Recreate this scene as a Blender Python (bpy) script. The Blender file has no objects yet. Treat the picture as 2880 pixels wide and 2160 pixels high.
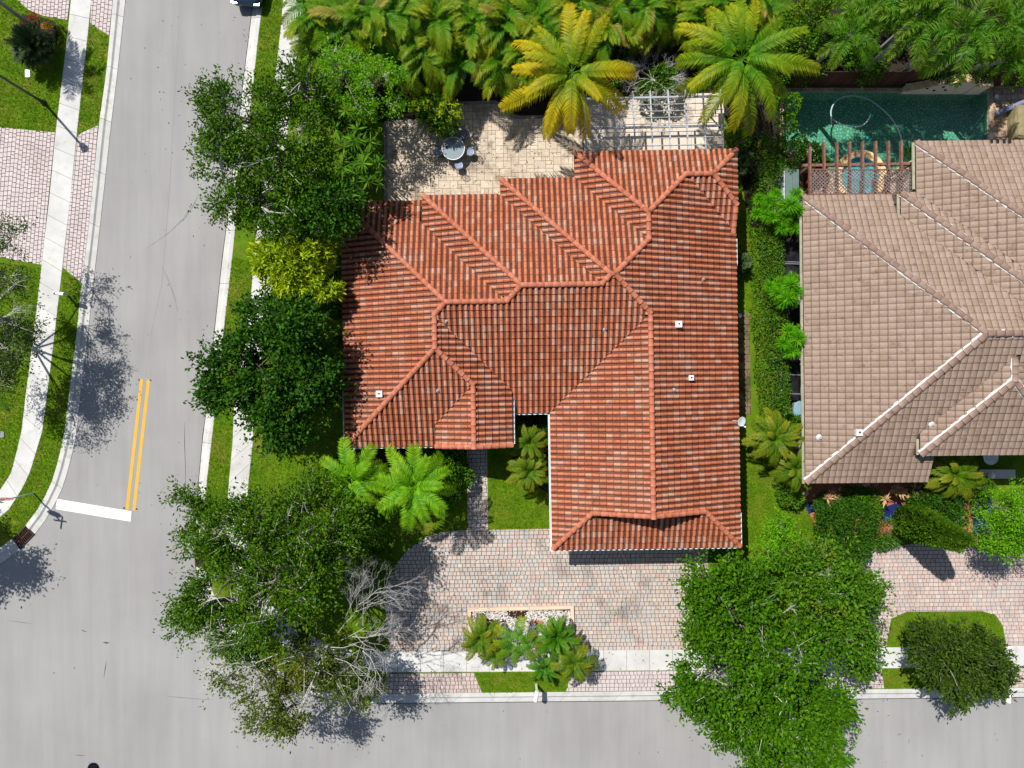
import bpy, math, random
import numpy as np
from mathutils import Vector, Matrix, Euler

# ------------------------------------------------------------------ camera, world, sun, exposure
S = bpy.context.scene
COL = S.collection
H = 40.0                                   # the drone hovers 40 m above the street
cam = bpy.data.objects.new('camera', bpy.data.cameras.new('camera'))
cam.location = (0, 0, H); cam.rotation_euler = (0, 0, 0)
cam.data.sensor_width = 36; cam.data.lens = 25; cam.data.clip_end = 2000
COL.objects.link(cam); S.camera = cam
SUN_DIR = Vector((0.46, -0.52, -1.0)).normalized()
W = bpy.data.worlds.new('World'); S.world = W; W.use_nodes = True
wn = W.node_tree
sky = wn.nodes.new('ShaderNodeTexSky'); sky.sky_type = 'NISHITA'; sky.sun_disc = False
sky.sun_elevation = math.asin(-SUN_DIR.z); sky.sun_rotation = math.atan2(-SUN_DIR.x, -SUN_DIR.y)
bg = wn.nodes['Background']; bg.inputs['Strength'].default_value = 0.075
wn.links.new(sky.outputs[0], bg.inputs[0])
sun = bpy.data.objects.new('sun', bpy.data.lights.new('sun', 'SUN'))
sun.data.energy = 4.6; sun.data.angle = math.radians(0.5); sun.data.color = (1.0, 0.97, 0.92)
sun.rotation_euler = SUN_DIR.to_track_quat('-Z', 'Y').to_euler(); sun.location = (-20, 25, 60)
COL.objects.link(sun)
S.view_settings.view_transform = 'Standard'; S.view_settings.look = 'None'
S.view_settings.gamma = 1; S.view_settings.use_curve_mapping = False
S.view_settings.exposure = 0.52
S.render.engine = 'CYCLES'
S.cycles.max_bounces = 6; S.cycles.diffuse_bounces = 3; S.cycles.transparent_max_bounces = 12
S.cycles.use_denoising = True
rnd = random.Random(7)
NP = np.random.default_rng(11)

def P(px, py, z=0.1):
    k = (H - z) / 2000.0
    return ((px - 1440) * k, -(py - 1080) * k)
def P3(px, py, z=0.1):
    x, y = P(px, py, z); return Vector((x, y, z))
def PP(pts, z=0.1): return [P(a, b, z) for a, b in pts]

# ------------------------------------------------------------------ objects
def finish(o, parent=None, kind=None):
    COL.objects.link(o)
    if parent is not None: o.parent = parent
    if kind: o['kind'] = kind
    return o
def thing(name, label, cat, loc=(0, 0, 0), rz=0.0, group=None):
    o = bpy.data.objects.new(name, None); COL.objects.link(o)
    o.empty_display_size = .3
    o.location = loc; o.rotation_euler = (0, 0, rz); o['label'] = label; o['category'] = cat
    if group: o['group'] = group
    return o
def tag(o, label, cat, group=None):
    o['label'] = label; o['category'] = cat
    if group: o['group'] = group
    return o
def inst(name, me, parent, M=None, kind=None):
    o = bpy.data.objects.new(name, me); COL.objects.link(o)
    if parent is not None: o.parent = parent
    if M is not None: o.matrix_local = M
    if kind: o['kind'] = kind
    return o

class MB:
    def __init__(s): s.v = []; s.f = []; s.t = []; s.pan = []
    def add(s, vs, fs, tint=None):
        n = len(s.v); s.v.extend(vs); s.f.extend([tuple(i + n for i in f) for f in fs])
        if tint is not None: s.t.extend([tint] * len(vs))
        return s
    def box(s, cx, cy, cz, sx, sy, sz, rz=0.0, rx=0.0, ry=0.0, taper=1.0):
        R = Euler((rx, ry, rz)).to_matrix(); vs = []
        for dz in (-.5, .5):
            k = taper if dz > 0 else 1
            for dx, dy in ((-.5, -.5), (.5, -.5), (.5, .5), (-.5, .5)):
                q = R @ Vector((dx * sx * k, dy * sy * k, dz * sz)); vs.append((cx + q.x, cy + q.y, cz + q.z))
        return s.add(vs, [(3, 2, 1, 0), (4, 5, 6, 7), (0, 1, 5, 4), (1, 2, 6, 5), (2, 3, 7, 6), (3, 0, 4, 7)])
    def bar(s, a, b, w, h=None):
        """square bar between two points"""
        a = Vector(a); b = Vector(b); h = h or w; d = (b - a).normalized()
        side = d.cross(Vector((0, 0, 1)))
        if side.length < 1e-4: side = Vector((1, 0, 0))
        side.normalize(); up = side.cross(d).normalized(); vs = []
        for p in (a, b):
            for i, j in ((-1, -1), (1, -1), (1, 1), (-1, 1)):
                q = p + side * (i * w / 2) + up * (j * h / 2); vs.append(tuple(q))
        return s.add(vs, [(0, 1, 2, 3), (7, 6, 5, 4), (0, 4, 5, 1), (1, 5, 6, 2), (2, 6, 7, 3), (3, 7, 4, 0)])
    def tube(s, pts, rad, n=6, cap=True):
        pts = [Vector(p) for p in pts]; m = len(pts)
        if not hasattr(rad, '__len__'): rad = [rad] * m
        vs = []; side = None
        for i, p in enumerate(pts):
            d = (pts[min(i + 1, m - 1)] - pts[max(i - 1, 0)])
            if d.length < 1e-6: d = Vector((0, 0, 1))
            d.normalize()
            if side is None:
                side = d.cross(Vector((0.13, 0.31, 1))); 
                if side.length < 1e-3: side = d.cross(Vector((1, 0, 0)))
            side = (side - d * side.dot(d)); side.normalize(); up = d.cross(side)
            for k in range(n):
                a = 2 * math.pi * k / n
                vs.append(tuple(p + (side * math.cos(a) + up * math.sin(a)) * rad[i]))
        fs = [(i * n + k, i * n + (k + 1) % n, (i + 1) * n + (k + 1) % n, (i + 1) * n + k) for i in range(m - 1) for k in range(n)]
        if cap: fs += [tuple(range(n - 1, -1, -1)), tuple((m - 1) * n + k for k in range(n))]
        return s.add(vs, fs)
    def lathe(s, prof, n=16, c=(0, 0, 0), ell=1.0):
        vs = [(c[0] + r * math.cos(2 * math.pi * k / n), c[1] + ell * r * math.sin(2 * math.pi * k / n), c[2] + z) for r, z in prof for k in range(n)]
        m = len(prof)
        fs = [(i * n + k, i * n + (k + 1) % n, (i + 1) * n + (k + 1) % n, (i + 1) * n + k) for i in range(m - 1) for k in range(n)]
        if prof[0][0] > 1e-4: fs.append(tuple(range(n - 1, -1, -1)))
        if prof[-1][0] > 1e-4: fs.append(tuple((m - 1) * n + k for k in range(n)))
        return s.add(vs, fs)
    def prism(s, pts, z0, z1, inset=0.0, bottom=False):
        """pts ccw; top pulled in by inset -> a soft edge"""
        n = len(pts); cx = sum(p[0] for p in pts) / n; cy = sum(p[1] for p in pts) / n; vs = []
        for p in pts: vs.append((p[0], p[1], z0))
        for p in pts:
            d = math.hypot(p[0] - cx, p[1] - cy) or 1; k = max(0.0, 1 - inset / d)
            vs.append((cx + (p[0] - cx) * k, cy + (p[1] - cy) * k, z1))
        fs = [(i, (i + 1) % n, n + (i + 1) % n, n + i) for i in range(n)] + [tuple(range(n, 2 * n))]
        if bottom: fs.append(tuple(range(n - 1, -1, -1)))
        return s.add(vs, fs)
    def sheet(s, pts, z): return s.add([(p[0], p[1], z) for p in pts], [tuple(range(len(pts)))])
    def mesh(s, name, mat, smooth=False):
        me = bpy.data.meshes.new(name); me.from_pydata(s.v, [], s.f)
        if mat: me.materials.append(mat)
        if s.t and len(s.t) == len(s.v):
            at = me.attributes.new('tint', 'FLOAT', 'POINT'); at.data.foreach_set('value', s.t)
        if s.pan and len(s.pan) == len(s.v):
            at = me.attributes.new('pan', 'FLOAT', 'POINT'); at.data.foreach_set('value', s.pan)
        if smooth: me.polygons.foreach_set('use_smooth', [True] * len(me.polygons))
        me.update(); return me
    def build(s, name, mat, parent=None, kind=None, smooth=False, loc=None):
        o = bpy.data.objects.new(name, s.mesh(name, mat, smooth))
        if loc is not None: o.location = loc
        return finish(o, parent, kind)

def ccw(pts):
    a = sum(pts[i][0] * pts[(i + 1) % len(pts)][1] - pts[(i + 1) % len(pts)][0] * pts[i][1] for i in range(len(pts)))
    return list(pts) if a > 0 else list(pts)[::-1]
def clip_half(poly, a, b, c):
    """keep a*x+b*y+c>=0 (works on 2-D or 3-D vertices)"""
    out = []; n = len(poly)
    for i in range(n):
        p = poly[i]; q = poly[(i + 1) % n]; dp = a * p[0] + b * p[1] + c; dq = a * q[0] + b * q[1] + c
        if dp >= 0: out.append(p)
        if (dp >= 0) != (dq >= 0):
            t = dp / (dp - dq); out.append(tuple(p[k] + (q[k] - p[k]) * t for k in range(len(p))))
    return out
def inside(x, y, poly):
    r = False; n = len(poly); j = n - 1
    for i in range(n):
        xi, yi = poly[i]; xj, yj = poly[j]
        if (yi > y) != (yj > y) and x < (xj - xi) * (y - yi) / (yj - yi) + xi: r = not r
        j = i
    return r
def area(p): return abs(sum(p[i][0] * p[(i + 1) % len(p)][1] - p[(i + 1) % len(p)][0] * p[i][1] for i in range(len(p)))) / 2
def lerp_poly(pts, t):
    """point at parameter t (0..1 by length) of a polyline, with tangent"""
    L = [0]
    for i in range(1, len(pts)): L.append(L[-1] + math.dist(pts[i], pts[i - 1]))
    d = t * L[-1]
    for i in range(1, len(pts)):
        if d <= L[i] + 1e-9:
            k = (d - L[i - 1]) / max(L[i] - L[i - 1], 1e-9)
            return tuple(pts[i - 1][j] + (pts[i][j] - pts[i - 1][j]) * k for j in range(2))
    return pts[-1]
def plen(pts): return sum(math.dist(pts[i], pts[i - 1]) for i in range(1, len(pts)))

# ------------------------------------------------------------------ materials
class NT:
    def __init__(s, name):
        s.m = bpy.data.materials.new(name); s.m.use_nodes = True; s.t = s.m.node_tree
        s.b = s.t.nodes['Principled BSDF']; s.out = s.t.nodes['Material Output']
    def n(s, t, **kw):
        x = s.t.nodes.new('ShaderNode' + t)
        for k, v in kw.items(): setattr(x, k, v)
        return x
    def l(s, a, b): s.t.links.new(a, b)
    def pos(s, scale=(1, 1, 1), rz=0.0, obj=False):
        g = s.n('TexCoord').outputs['Object'] if obj else s.n('NewGeometry').outputs['Position']
        mp = s.n('Mapping'); mp.inputs['Scale'].default_value = scale; mp.inputs['Rotation'].default_value = (0, 0, rz)
        s.l(g, mp.inputs[0]); return mp.outputs[0]
    def noise(s, vec, scale, detail=4, rough=.6, dist=0.0):
        x = s.n('TexNoise'); x.inputs['Scale'].default_value = scale; x.inputs['Detail'].default_value = detail
        x.inputs['Roughness'].default_value = rough; x.inputs['Distortion'].default_value = dist
        s.l(vec, x.inputs['Vector']); return x.outputs['Fac']
    def ramp(s, fac, stops, mode='LINEAR'):
        r = s.n('ValToRGB'); r.color_ramp.interpolation = mode; e = r.color_ramp.elements
        while len(e) < len(stops): e.new(.5)
        for i, (p, c) in enumerate(stops): e[i].position = p; e[i].color = (*c, 1)
        s.l(fac, r.inputs[0]); return r.outputs[0]
    def mix(s, fac, a, b, blend='MIX'):
        x = s.n('Mix', data_type='RGBA', blend_type=blend)
        for sock, v in ((x.inputs[0], fac), (x.inputs[6], a), (x.inputs[7], b)):
            if hasattr(v, 'is_linked'): s.l(v, sock)
            elif isinstance(v, tuple): sock.default_value = (*v, 1)
            else: sock.default_value = v
        return x.outputs[2]
    def math(s, op, a, b=0.0, clamp=False):
        x = s.n('Math', operation=op, use_clamp=clamp)
        for sock, v in ((x.inputs[0], a), (x.inputs[1], b)):
            if hasattr(v, 'is_linked'): s.l(v, sock)
            else: sock.default_value = v
        return x.outputs[0]
    def bump(s, h, strength=.3, dist=.02):
        x = s.n('Bump'); x.inputs['Strength'].default_value = strength; x.inputs['Distance'].default_value = dist
        s.l(h, x.inputs['Height']); s.l(x.outputs[0], s.b.inputs['Normal']); return x.outputs[0]
    def base(s, c, rough=.8, spec=.3, metal=0.0):
        if hasattr(c, 'is_linked'): s.l(c, s.b.inputs['Base Color'])
        else: s.b.inputs['Base Color'].default_value = (*c, 1)
        s.b.inputs['Roughness'].default_value = rough; s.b.inputs['Specular IOR Level'].default_value = spec
        s.b.inputs['Metallic'].default_value = metal
        return s.m
def plain(name, c, rough=.6, spec=.4, metal=0.0, var=.18, scale=3.0):
    n = NT(name); v = n.noise(n.pos(), scale, 5)
    lo = tuple(x * (1 - var) for x in c); hi = tuple(min(1, x * (1 + var)) for x in c)
    return n.base(n.ramp(v, [(.3, lo), (.7, hi)]), rough, spec, metal)
def stops(cols):
    k = len(cols) - 1; return [(i / k, c) for i, c in enumerate(cols)]
def island_mat(name, cols, rough=.8, grain=9.0, stain=None, bump=.25, spec=.25):
    """colour differs from piece to piece (mesh island and object), plus grain and stains"""
    n = NT(name); r = n.math('FRACT', n.math('ADD', n.n('NewGeometry').outputs['Random Per Island'], n.n('ObjectInfo').outputs['Random']))
    c = n.ramp(r, stops(cols)); p = n.pos()
    g = n.noise(p, grain, 5); c = n.mix(.55, c, n.ramp(g, [(.2, (.55, .55, .55)), (.75, (1.25, 1.25, 1.25))]), 'MULTIPLY')
    if stain:
        sc, col, lo, hi = stain
        f = n.ramp(n.noise(p, sc, 5, .65), [(lo, (0, 0, 0)), (hi, (1, 1, 1))])
        c = n.mix(f, c, n.mix(1.0, c, col, 'MULTIPLY'))
    n.bump(g, bump, .01); return n.base(c, rough, spec)
def leaf_mat(name, cols, rough=.42, transl=.28, spec=.45, patch=None, tcol=None):
    n = NT(name); r = n.n('NewGeometry').outputs['Random Per Island']; p = n.pos()
    f = n.math('ADD', n.math('MULTIPLY', r, .62), n.math('MULTIPLY', n.noise(p, .9, 3), .42))
    c = n.ramp(f, stops(cols))
    if patch:
        f2 = n.ramp(n.noise(p, patch[0], 3), [(patch[2], (0, 0, 0)), (patch[3], (1, 1, 1))]); c = n.mix(f2, c, n.mix(.85, c, patch[1]))
    n.base(c, rough, spec)
    tr = n.n('BsdfTranslucent'); n.l(n.mix(1.0, c, tcol or (1.5, 1.35, .5), 'MULTIPLY'), tr.inputs[0])
    mx = n.n('MixShader'); mx.inputs[0].default_value = transl
    n.l(n.b.outputs[0], mx.inputs[1]); n.l(tr.outputs[0], mx.inputs[2]); n.l(mx.outputs[0], n.out.inputs[0]); return n.m
def frond_mat(name, green, yellow, amt, lo=.35, hi=1.0, rough=.38, transl=.3, brown=None):
    """leaflets turn yellow towards the tip of the frond and more on some fronds than on others"""
    n = NT(name); at = n.n('Attribute', attribute_name='along'); o = n.n('ObjectInfo').outputs['Random']
    r = n.n('NewGeometry').outputs['Random Per Island']
    f = n.ramp(at.outputs['Fac'], [(lo, (0, 0, 0)), (hi, (1, 1, 1))])
    f = n.math('MULTIPLY', f, n.math('MULTIPLY', n.math('ADD', o, .35), amt), True)
    c = n.mix(f, n.ramp(r, stops(green)), n.ramp(r, stops(yellow)))
    if brown:
        fb = n.math('MULTIPLY', n.ramp(o, [(.93, (0, 0, 0)), (.95, (1, 1, 1))]), .8); c = n.mix(fb, c, brown)
    n.base(c, rough + .15, .12)
    tr = n.n('BsdfTranslucent'); n.l(n.mix(1.0, c, (1.5, 1.35, .5), 'MULTIPLY'), tr.inputs[0])
    mx = n.n('MixShader'); mx.inputs[0].default_value = transl
    n.l(n.b.outputs[0], mx.inputs[1]); n.l(tr.outputs[0], mx.inputs[2]); n.l(mx.outputs[0], n.out.inputs[0]); return n.m

def asphalt():
    n = NT('weathered_asphalt'); p = n.pos()
    big = n.noise(p, .16, 4, .55); streak = n.noise(n.pos((1.6, .11, 1), math.radians(-6)), 1.1, 4, .6)
    c = n.ramp(big, [(.3, (.235, .228, .222)), (.7, (.285, .278, .268))])
    c = n.mix(.35, c, n.ramp(streak, [(.3, (.78, .78, .79)), (.65, (1.1, 1.09, 1.07))]), 'MULTIPLY')
    fine = n.noise(p, 28, 5, .75); c = n.mix(.5, c, n.ramp(fine, [(.25, (.72, .72, .73)), (.75, (1.22, 1.22, 1.2))]), 'MULTIPLY')
    spots = n.ramp(n.noise(p, 1.7, 6, .7), [(.66, (1, 1, 1)), (.76, (.72, .72, .74))]); c = n.mix(1.0, c, spots, 'MULTIPLY')
    n.bump(n.noise(p, 60, 3), .35, .006); return n.base(c, .92, .2)
def concrete(name, lo, hi, stain=(.6, .58, .55), sc=.7):
    n = NT(name); p = n.pos(); o = n.n('ObjectInfo').outputs['Random']
    c = n.ramp(n.noise(p, sc, 6, .62), [(.3, lo), (.7, hi)])
    c = n.mix(.5, c, n.ramp(o, [(0, (.86, .86, .87)), (1, (1.1, 1.1, 1.09))]), 'MULTIPLY')
    f = n.ramp(n.noise(p, 1.3, 7, .7), [(.55, (0, 0, 0)), (.8, (1, 1, 1))]); c = n.mix(f, c, n.mix(1.0, c, stain, 'MULTIPLY'))
    fine = n.noise(p, 35, 4, .7); c = n.mix(.3, c, n.ramp(fine, [(.25, (.7, .7, .7)), (.75, (1.25, 1.25, 1.25))]), 'MULTIPLY')
    n.bump(fine, .2, .005); return n.base(c, .9, .2)
def grass_ground(name, a, b, dry):
    n = NT(name); p = n.pos()
    c = n.ramp(n.noise(p, 1.1, 6, .65), [(.28, a), (.7, b)])
    f = n.ramp(n.noise(p, .8, 5, .7), [(.5, (0, 0, 0)), (.74, (1, 1, 1))]); c = n.mix(f, c, dry)
    fine = n.noise(p, 16, 5, .8); c = n.mix(.8, c, n.ramp(fine, [(.25, (.45, .45, .45)), (.75, (1.5, 1.5, 1.5))]), 'MULTIPLY')
    n.bump(fine, .9, .05); return n.base(c, .9, .15)
def roof_mat(name, cols, streak, patch, rough=.75, dirt_shade=(.20, .17, .16)):
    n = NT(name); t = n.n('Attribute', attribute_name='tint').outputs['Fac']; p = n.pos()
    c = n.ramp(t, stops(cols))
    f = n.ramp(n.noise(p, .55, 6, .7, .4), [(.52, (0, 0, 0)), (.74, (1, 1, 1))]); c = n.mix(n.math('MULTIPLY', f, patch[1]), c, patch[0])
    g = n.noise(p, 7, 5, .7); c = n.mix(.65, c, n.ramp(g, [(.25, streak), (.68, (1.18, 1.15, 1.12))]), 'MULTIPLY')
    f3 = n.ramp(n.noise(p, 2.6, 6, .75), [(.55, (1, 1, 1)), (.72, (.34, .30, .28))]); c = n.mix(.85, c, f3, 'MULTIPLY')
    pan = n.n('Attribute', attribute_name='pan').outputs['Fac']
    c = n.mix(n.math('MULTIPLY', pan, n.math('ADD', .62, n.math('MULTIPLY', g, .5))), c, n.mix(1.0, c, dirt_shade, 'MULTIPLY'))  # pan mask darkens channels with dirt and paints lip shade at the tile laps
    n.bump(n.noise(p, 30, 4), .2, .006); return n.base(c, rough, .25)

M = {}
M['asphalt'] = asphalt()
M['kerb'] = concrete('kerb_concrete', (.40, .39, .365), (.52, .51, .48), (.5, .48, .46), 1.0)
M['slab'] = concrete('sidewalk_concrete', (.42, .41, .39), (.54, .53, .505), (.72, .7, .67))
M['joint'] = plain('joint_dirt', (.045, .042, .034), .95, .1)
M['soil'] = plain('garden_soil', (.028, .022, .015), .95, .1, var=.4, scale=5)
M['lawn'] = grass_ground('lawn_turf', (.052, .115, .002), (.105, .19, .003), (.17, .17, .02))
M['grass'] = leaf_mat('grass_blades', [(.042, .12, .002), (.09, .19, .003), (.16, .26, .006)], .7, .35, .06, patch=(.7, (.24, .22, .03), .5, .7))
M['earth'] = grass_ground('far_ground', (.03, .06, .012), (.06, .10, .02), (.10, .09, .04))
M['paver'] = island_mat('driveway_pavers', [(.42, .31, .26), (.45, .36, .31), (.36, .345, .32), (.48, .39, .32), (.38, .38, .36), (.44, .32, .27), (.50, .42, .36)], .85, 14, (.5, (.42, .44, .43), .52, .76))
M['paver_pink'] = island_mat('pink_pavers', [(0.45, 0.38, 0.36), (0.49, 0.42, 0.40), (0.46, 0.40, 0.38), (0.52, 0.45, 0.43), (0.44, 0.38, 0.37)], .85, 14, (.5, (.86, .80, .80), .5, .75))
M['paver_warm'] = island_mat('warm_pavers', [(.46, .35, .31), (.41, .33, .30), (.49, .39, .34), (.38, .355, .34), (.47, .33, .28), (.51, .43, .38)], .85, 14, (.6, (.8, .78, .78), .5, .75))
M['stamped'] = island_mat('stamped_patio_stone', [(.45, .365, .27), (.51, .42, .32), (.47, .385, .29), (.54, .455, .355), (.43, .355, .275)], .85, 8, (.8, (.48, .45, .43), .5, .68), .3)
M['patio_slab'] = concrete('patio_cream_slab', (.52, .44, .36), (.60, .52, .43), (.8, .76, .72))
M['tilepath'] = island_mat('mossy_path_stone', [(.16, .115, .055), (.20, .145, .075), (.12, .09, .05)], .9, 9, (1.4, (.4, .5, .3), .45, .6))
M['deck'] = island_mat('pool_deck_stone', [(.40, .27, .17), (.48, .36, .25), (.33, .21, .14), (.52, .40, .28)], .8, 6, (1.2, (.6, .55, .5), .5, .7))
M['coping'] = island_mat('coping_sandstone', [(.62, .45, .22), (.66, .50, .28), (.58, .40, .18)], .75, 6, (2.5, (.7, .6, .5), .5, .7))
M['white'] = plain('white_paint', (.78, .78, .76), .45, .4, var=.06)
def worn_paint(name, col, lo, hi):
    n = NT(name); p = n.pos(); f = n.ramp(n.noise(p, 9, 7, .8), [(lo, (0, 0, 0)), (hi, (1, 1, 1))])
    return n.base(n.mix(f, n.ramp(n.noise(p, 2, 4), [(.3, tuple(x * .86 for x in col)), (.7, col)]), (.25, .245, .24)), .8, .2)
M['roadwhite'] = worn_paint('road_paint_white', (.72, .72, .71), .60, .72)
M['roadyellow'] = worn_paint('road_paint_yellow', (.62, .34, .04), .58, .72)
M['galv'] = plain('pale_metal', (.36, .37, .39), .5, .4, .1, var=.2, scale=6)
M['steel'] = plain('grey_steel', (.22, .23, .24), .45, .5, .4, var=.2)
M['iron'] = plain('dark_iron', (.035, .045, .065), .4, .6, .3, var=.2)
M['black'] = plain('black_plastic', (.012, .012, .014), .38, .6, var=.3, scale=8)
M['rust'] = plain('rusty_grate', (.07, .035, .028), .8, .3, .3, var=.35, scale=25)
M['dark'] = plain('dark_hole', (.006, .006, .006), .95, .05)
M['stucco'] = plain('cream_stucco', (.58, .50, .38), .9, .15, var=.08, scale=8)
M['stucco2'] = plain('pale_stucco', (.60, .56, .46), .9, .15, var=.08, scale=8)
M['timber'] = plain('brown_timber', (.17, .085, .06), .8, .2, var=.45, scale=7)
M['lattice'] = plain('weathered_lattice', (.15, .105, .095), .85, .2, var=.4, scale=5)
M['redfence'] = island_mat('red_fence_board', [(.075, .022, .016), (.10, .032, .022), (.06, .02, .016), (.12, .045, .03)], .85, 9, None, .2)
M['redmulch'] = plain('red_mulch', (.33, .11, .06), .95, .1, var=.45, scale=14)
M['bluemulch'] = plain('blue_glass_mulch', (.012, .018, .10), .35, .6, var=.6, scale=16)
M['darkmulch'] = plain('brown_mulch', (.035, .014, .010), .95, .1, var=.5, scale=20)
M['pebble'] = island_mat('white_pebble', [(.60, .58, .54), (.74, .72, .68), (.50, .46, .40), (.78, .76, .73), (.20, .14, .11)], .7, 20, None, .1)
M['border'] = concrete('planter_border_stone', (.55, .40, .29), (.64, .48, .36), (.8, .75, .7))
M['rock'] = plain('grey_rock', (.26, .23, .21), .9, .2, var=.4, scale=6)
M['tarp'] = plain('black_tarpaulin', (.013, .013, .015), .33, .55, var=.4, scale=3)
M['bluebin'] = plain('pale_blue_plastic', (.16, .27, .33), .5, .4, var=.1)
M['greybin'] = plain('grey_plastic', (.20, .23, .24), .5, .4, var=.12)
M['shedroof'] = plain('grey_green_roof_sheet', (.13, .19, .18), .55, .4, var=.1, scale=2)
M['canvas'] = plain('olive_cover_canvas', (.23, .19, .10), .85, .2, var=.22, scale=3)
M['umbrella'] = plain('blue_grey_umbrella_cloth', (.15, .17, .25), .85, .15, var=.2, scale=5)
M['hose'] = plain('pale_pool_hose', (.34, .46, .46), .4, .5, var=.1)
M['teal'] = plain('teal_plastic', (.02, .30, .32), .35, .5, var=.1)
M['stopred'] = plain('stop_sign_red', (.42, .02, .03), .4, .5, var=.08)
M['signgreen'] = plain('street_sign_green', (.0, .16, .09), .4, .5, var=.08)
M['carpaint'] = plain('dark_blue_car_paint', (.035, .06, .10), .18, .7, .5, var=.05)
M['chrome'] = plain('bright_metal', (.62, .64, .65), .15, .7, .9, var=.03)
M['carglass'] = plain('tinted_car_glass', (.008, .010, .014), .06, .8, var=.05)
M['tyre'] = plain('tyre_rubber', (.015, .015, .015), .9, .2)
M['redlamp'] = plain('red_lamp_glass', (.35, .01, .01), .15, .6, var=.05)
M['bark'] = plain('grey_bark', (.20, .17, .14), .9, .15, var=.35, scale=8)
M['palebark'] = plain('pale_bare_twig', (.40, .38, .35), .85, .2, var=.25, scale=8)
M['palmtrunk'] = plain('palm_trunk', (.24, .23, .20), .85, .2, var=.25, scale=6)
M['window'] = plain('window_glass', (.02, .03, .035), .08, .7, var=.1)
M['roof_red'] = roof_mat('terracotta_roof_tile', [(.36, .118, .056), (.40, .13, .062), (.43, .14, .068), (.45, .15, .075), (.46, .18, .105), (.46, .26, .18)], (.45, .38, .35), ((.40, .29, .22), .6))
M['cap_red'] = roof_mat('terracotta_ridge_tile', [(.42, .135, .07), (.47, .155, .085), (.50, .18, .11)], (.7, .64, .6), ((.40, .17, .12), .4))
M['roof_brown'] = roof_mat('brown_roof_tile', [(.225, .160, .118), (.255, .185, .14), (.275, .203, .157), (.24, .175, .136)], (.78, .75, .72), ((.25, .19, .165), .5), dirt_shade=(.40, .34, .30))
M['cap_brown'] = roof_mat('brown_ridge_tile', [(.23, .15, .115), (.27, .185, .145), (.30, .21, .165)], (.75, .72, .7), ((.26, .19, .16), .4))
M['mortar'] = plain('white_roof_mortar', (.50, .50, .49), .9, .15, var=.15, scale=12)
M['underlay'] = plain('roof_underlay', (.075, .032, .02), .95, .1, var=.3)
M['underlay2'] = plain('brown_roof_underlay', (.07, .05, .04), .95, .1, var=.3)
# ------------------------------------------------------------------ the setting: ground, street, kerbs, sidewalks, paving
Z0 = 0.10
MB().sheet([(-400, -400), (400, -400), (400, 400), (-400, 400)], -2.0).build('ground', M['earth'], None, 'structure')
K_L_G = [(362, -400), (318, 0), (300, 200), (279, 347), (264, 495), (249, 642), (230, 794), (216, 937), (198, 1080), (181, 1223), (163, 1300), (144, 1362), (112, 1425), (72, 1478), (35, 1516), (0, 1541), (-60, 1578), (-160, 1610), (-400, 1625), (-900, 1628)]
K_L_R = [(394, -400), (350, 0), (328, 200), (310, 347), (294, 495), (278, 642), (260, 794), (245, 937), (227, 1080), (212, 1223), (194, 1305), (172, 1375), (137, 1447), (95, 1503), (55, 1545), (14, 1576), (-50, 1612), (-150, 1645), (-400, 1660), (-900, 1662)]
K_R_R = [(755, -400), (711, 0), (699, 100), (679, 260), (640, 607), (625, 720), (603, 924), (580, 1154), (570, 1219), (556, 1371), (545, 1545), (549, 1594), (556, 1630), (578, 1690), (622, 1770), (700, 1858), (795, 1928), (900, 1965), (1015, 1979), (1200, 1978), (1800, 1972), (2400, 1967), (2880, 1962), (3700, 1955)]
K_R_G = [(786, -400), (740, 0), (727, 100), (710, 260), (665, 607), (654, 720), (630, 924), (605, 1154), (598, 1219), (580, 1371), (572, 1548), (576, 1594), (583, 1624), (604, 1680), (646, 1752), (719, 1836), (808, 1903), (906, 1938), (1017, 1952), (1200, 1950), (1800, 1944), (2400, 1939), (2880, 1934), (3700, 1927)]
road = K_L_R + [(-900, 2700), (3700, 2700)] + K_R_R[::-1]
MB().sheet(ccw(PP(road, 0)), 0.0).build('street', M['asphalt'], None, 'structure')

# blocks either side of the street (turf); the east one is left open where the pool is sunk
lw = MB()
lw.sheet(ccw(PP(K_L_G + [(-900, -400)], Z0)), Z0)
POOL = [(2203, 258), (2780, 258), (2780, 425), (2203, 425)]
lw.sheet(ccw(PP(K_R_G + [(3700, 425), (2580, 425), (2580, 480), (2318, 480), (2318, 425), (2203, 425), (2203, 258), (2203, -400)], Z0)), Z0)
lw.sheet(ccw(PP([(2203, -400), (3700, -400), (3700, 258), (2203, 258)], Z0)), Z0)
lw.sheet(ccw(PP([(2780, 258), (3700, 258), (3700, 425), (2780, 425)], Z0)), Z0)
lw.build('lawn', M['lawn'], None, 'structure')
MB().sheet(ccw(PP([(845, -60), (2900, -60), (2900, 200), (2203, 200), (2200, 340), (2040, 340), (2030, 240), (1640, 255), (1635, 345), (1080, 345), (1000, 330), (870, 160)], Z0)), Z0 + .004).build('garden_soil', M['soil'], None, 'structure')
MB().sheet(ccw(PP([(2172, 640), (2262, 640), (2270, 1340), (2190, 1330), (2165, 1180)], Z0)), Z0 + .004).build('garden_soil', M['soil'], None, 'structure')
bed = MB()
bed.sheet(ccw(PP([(1085, 1395), (1215, 1425), (1300, 1392), (1312, 1330), (1312, 1240), (960, 1240), (940, 1300), (985, 1360)], Z0)), Z0 + .004)
bed.sheet(ccw(PP([(1440, 1150), (1560, 1150), (1560, 1400), (1500, 1360), (1440, 1290)], Z0)), Z0 + .004)
bed.build('flower_bed', M['soil'], None, 'structure')

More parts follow.
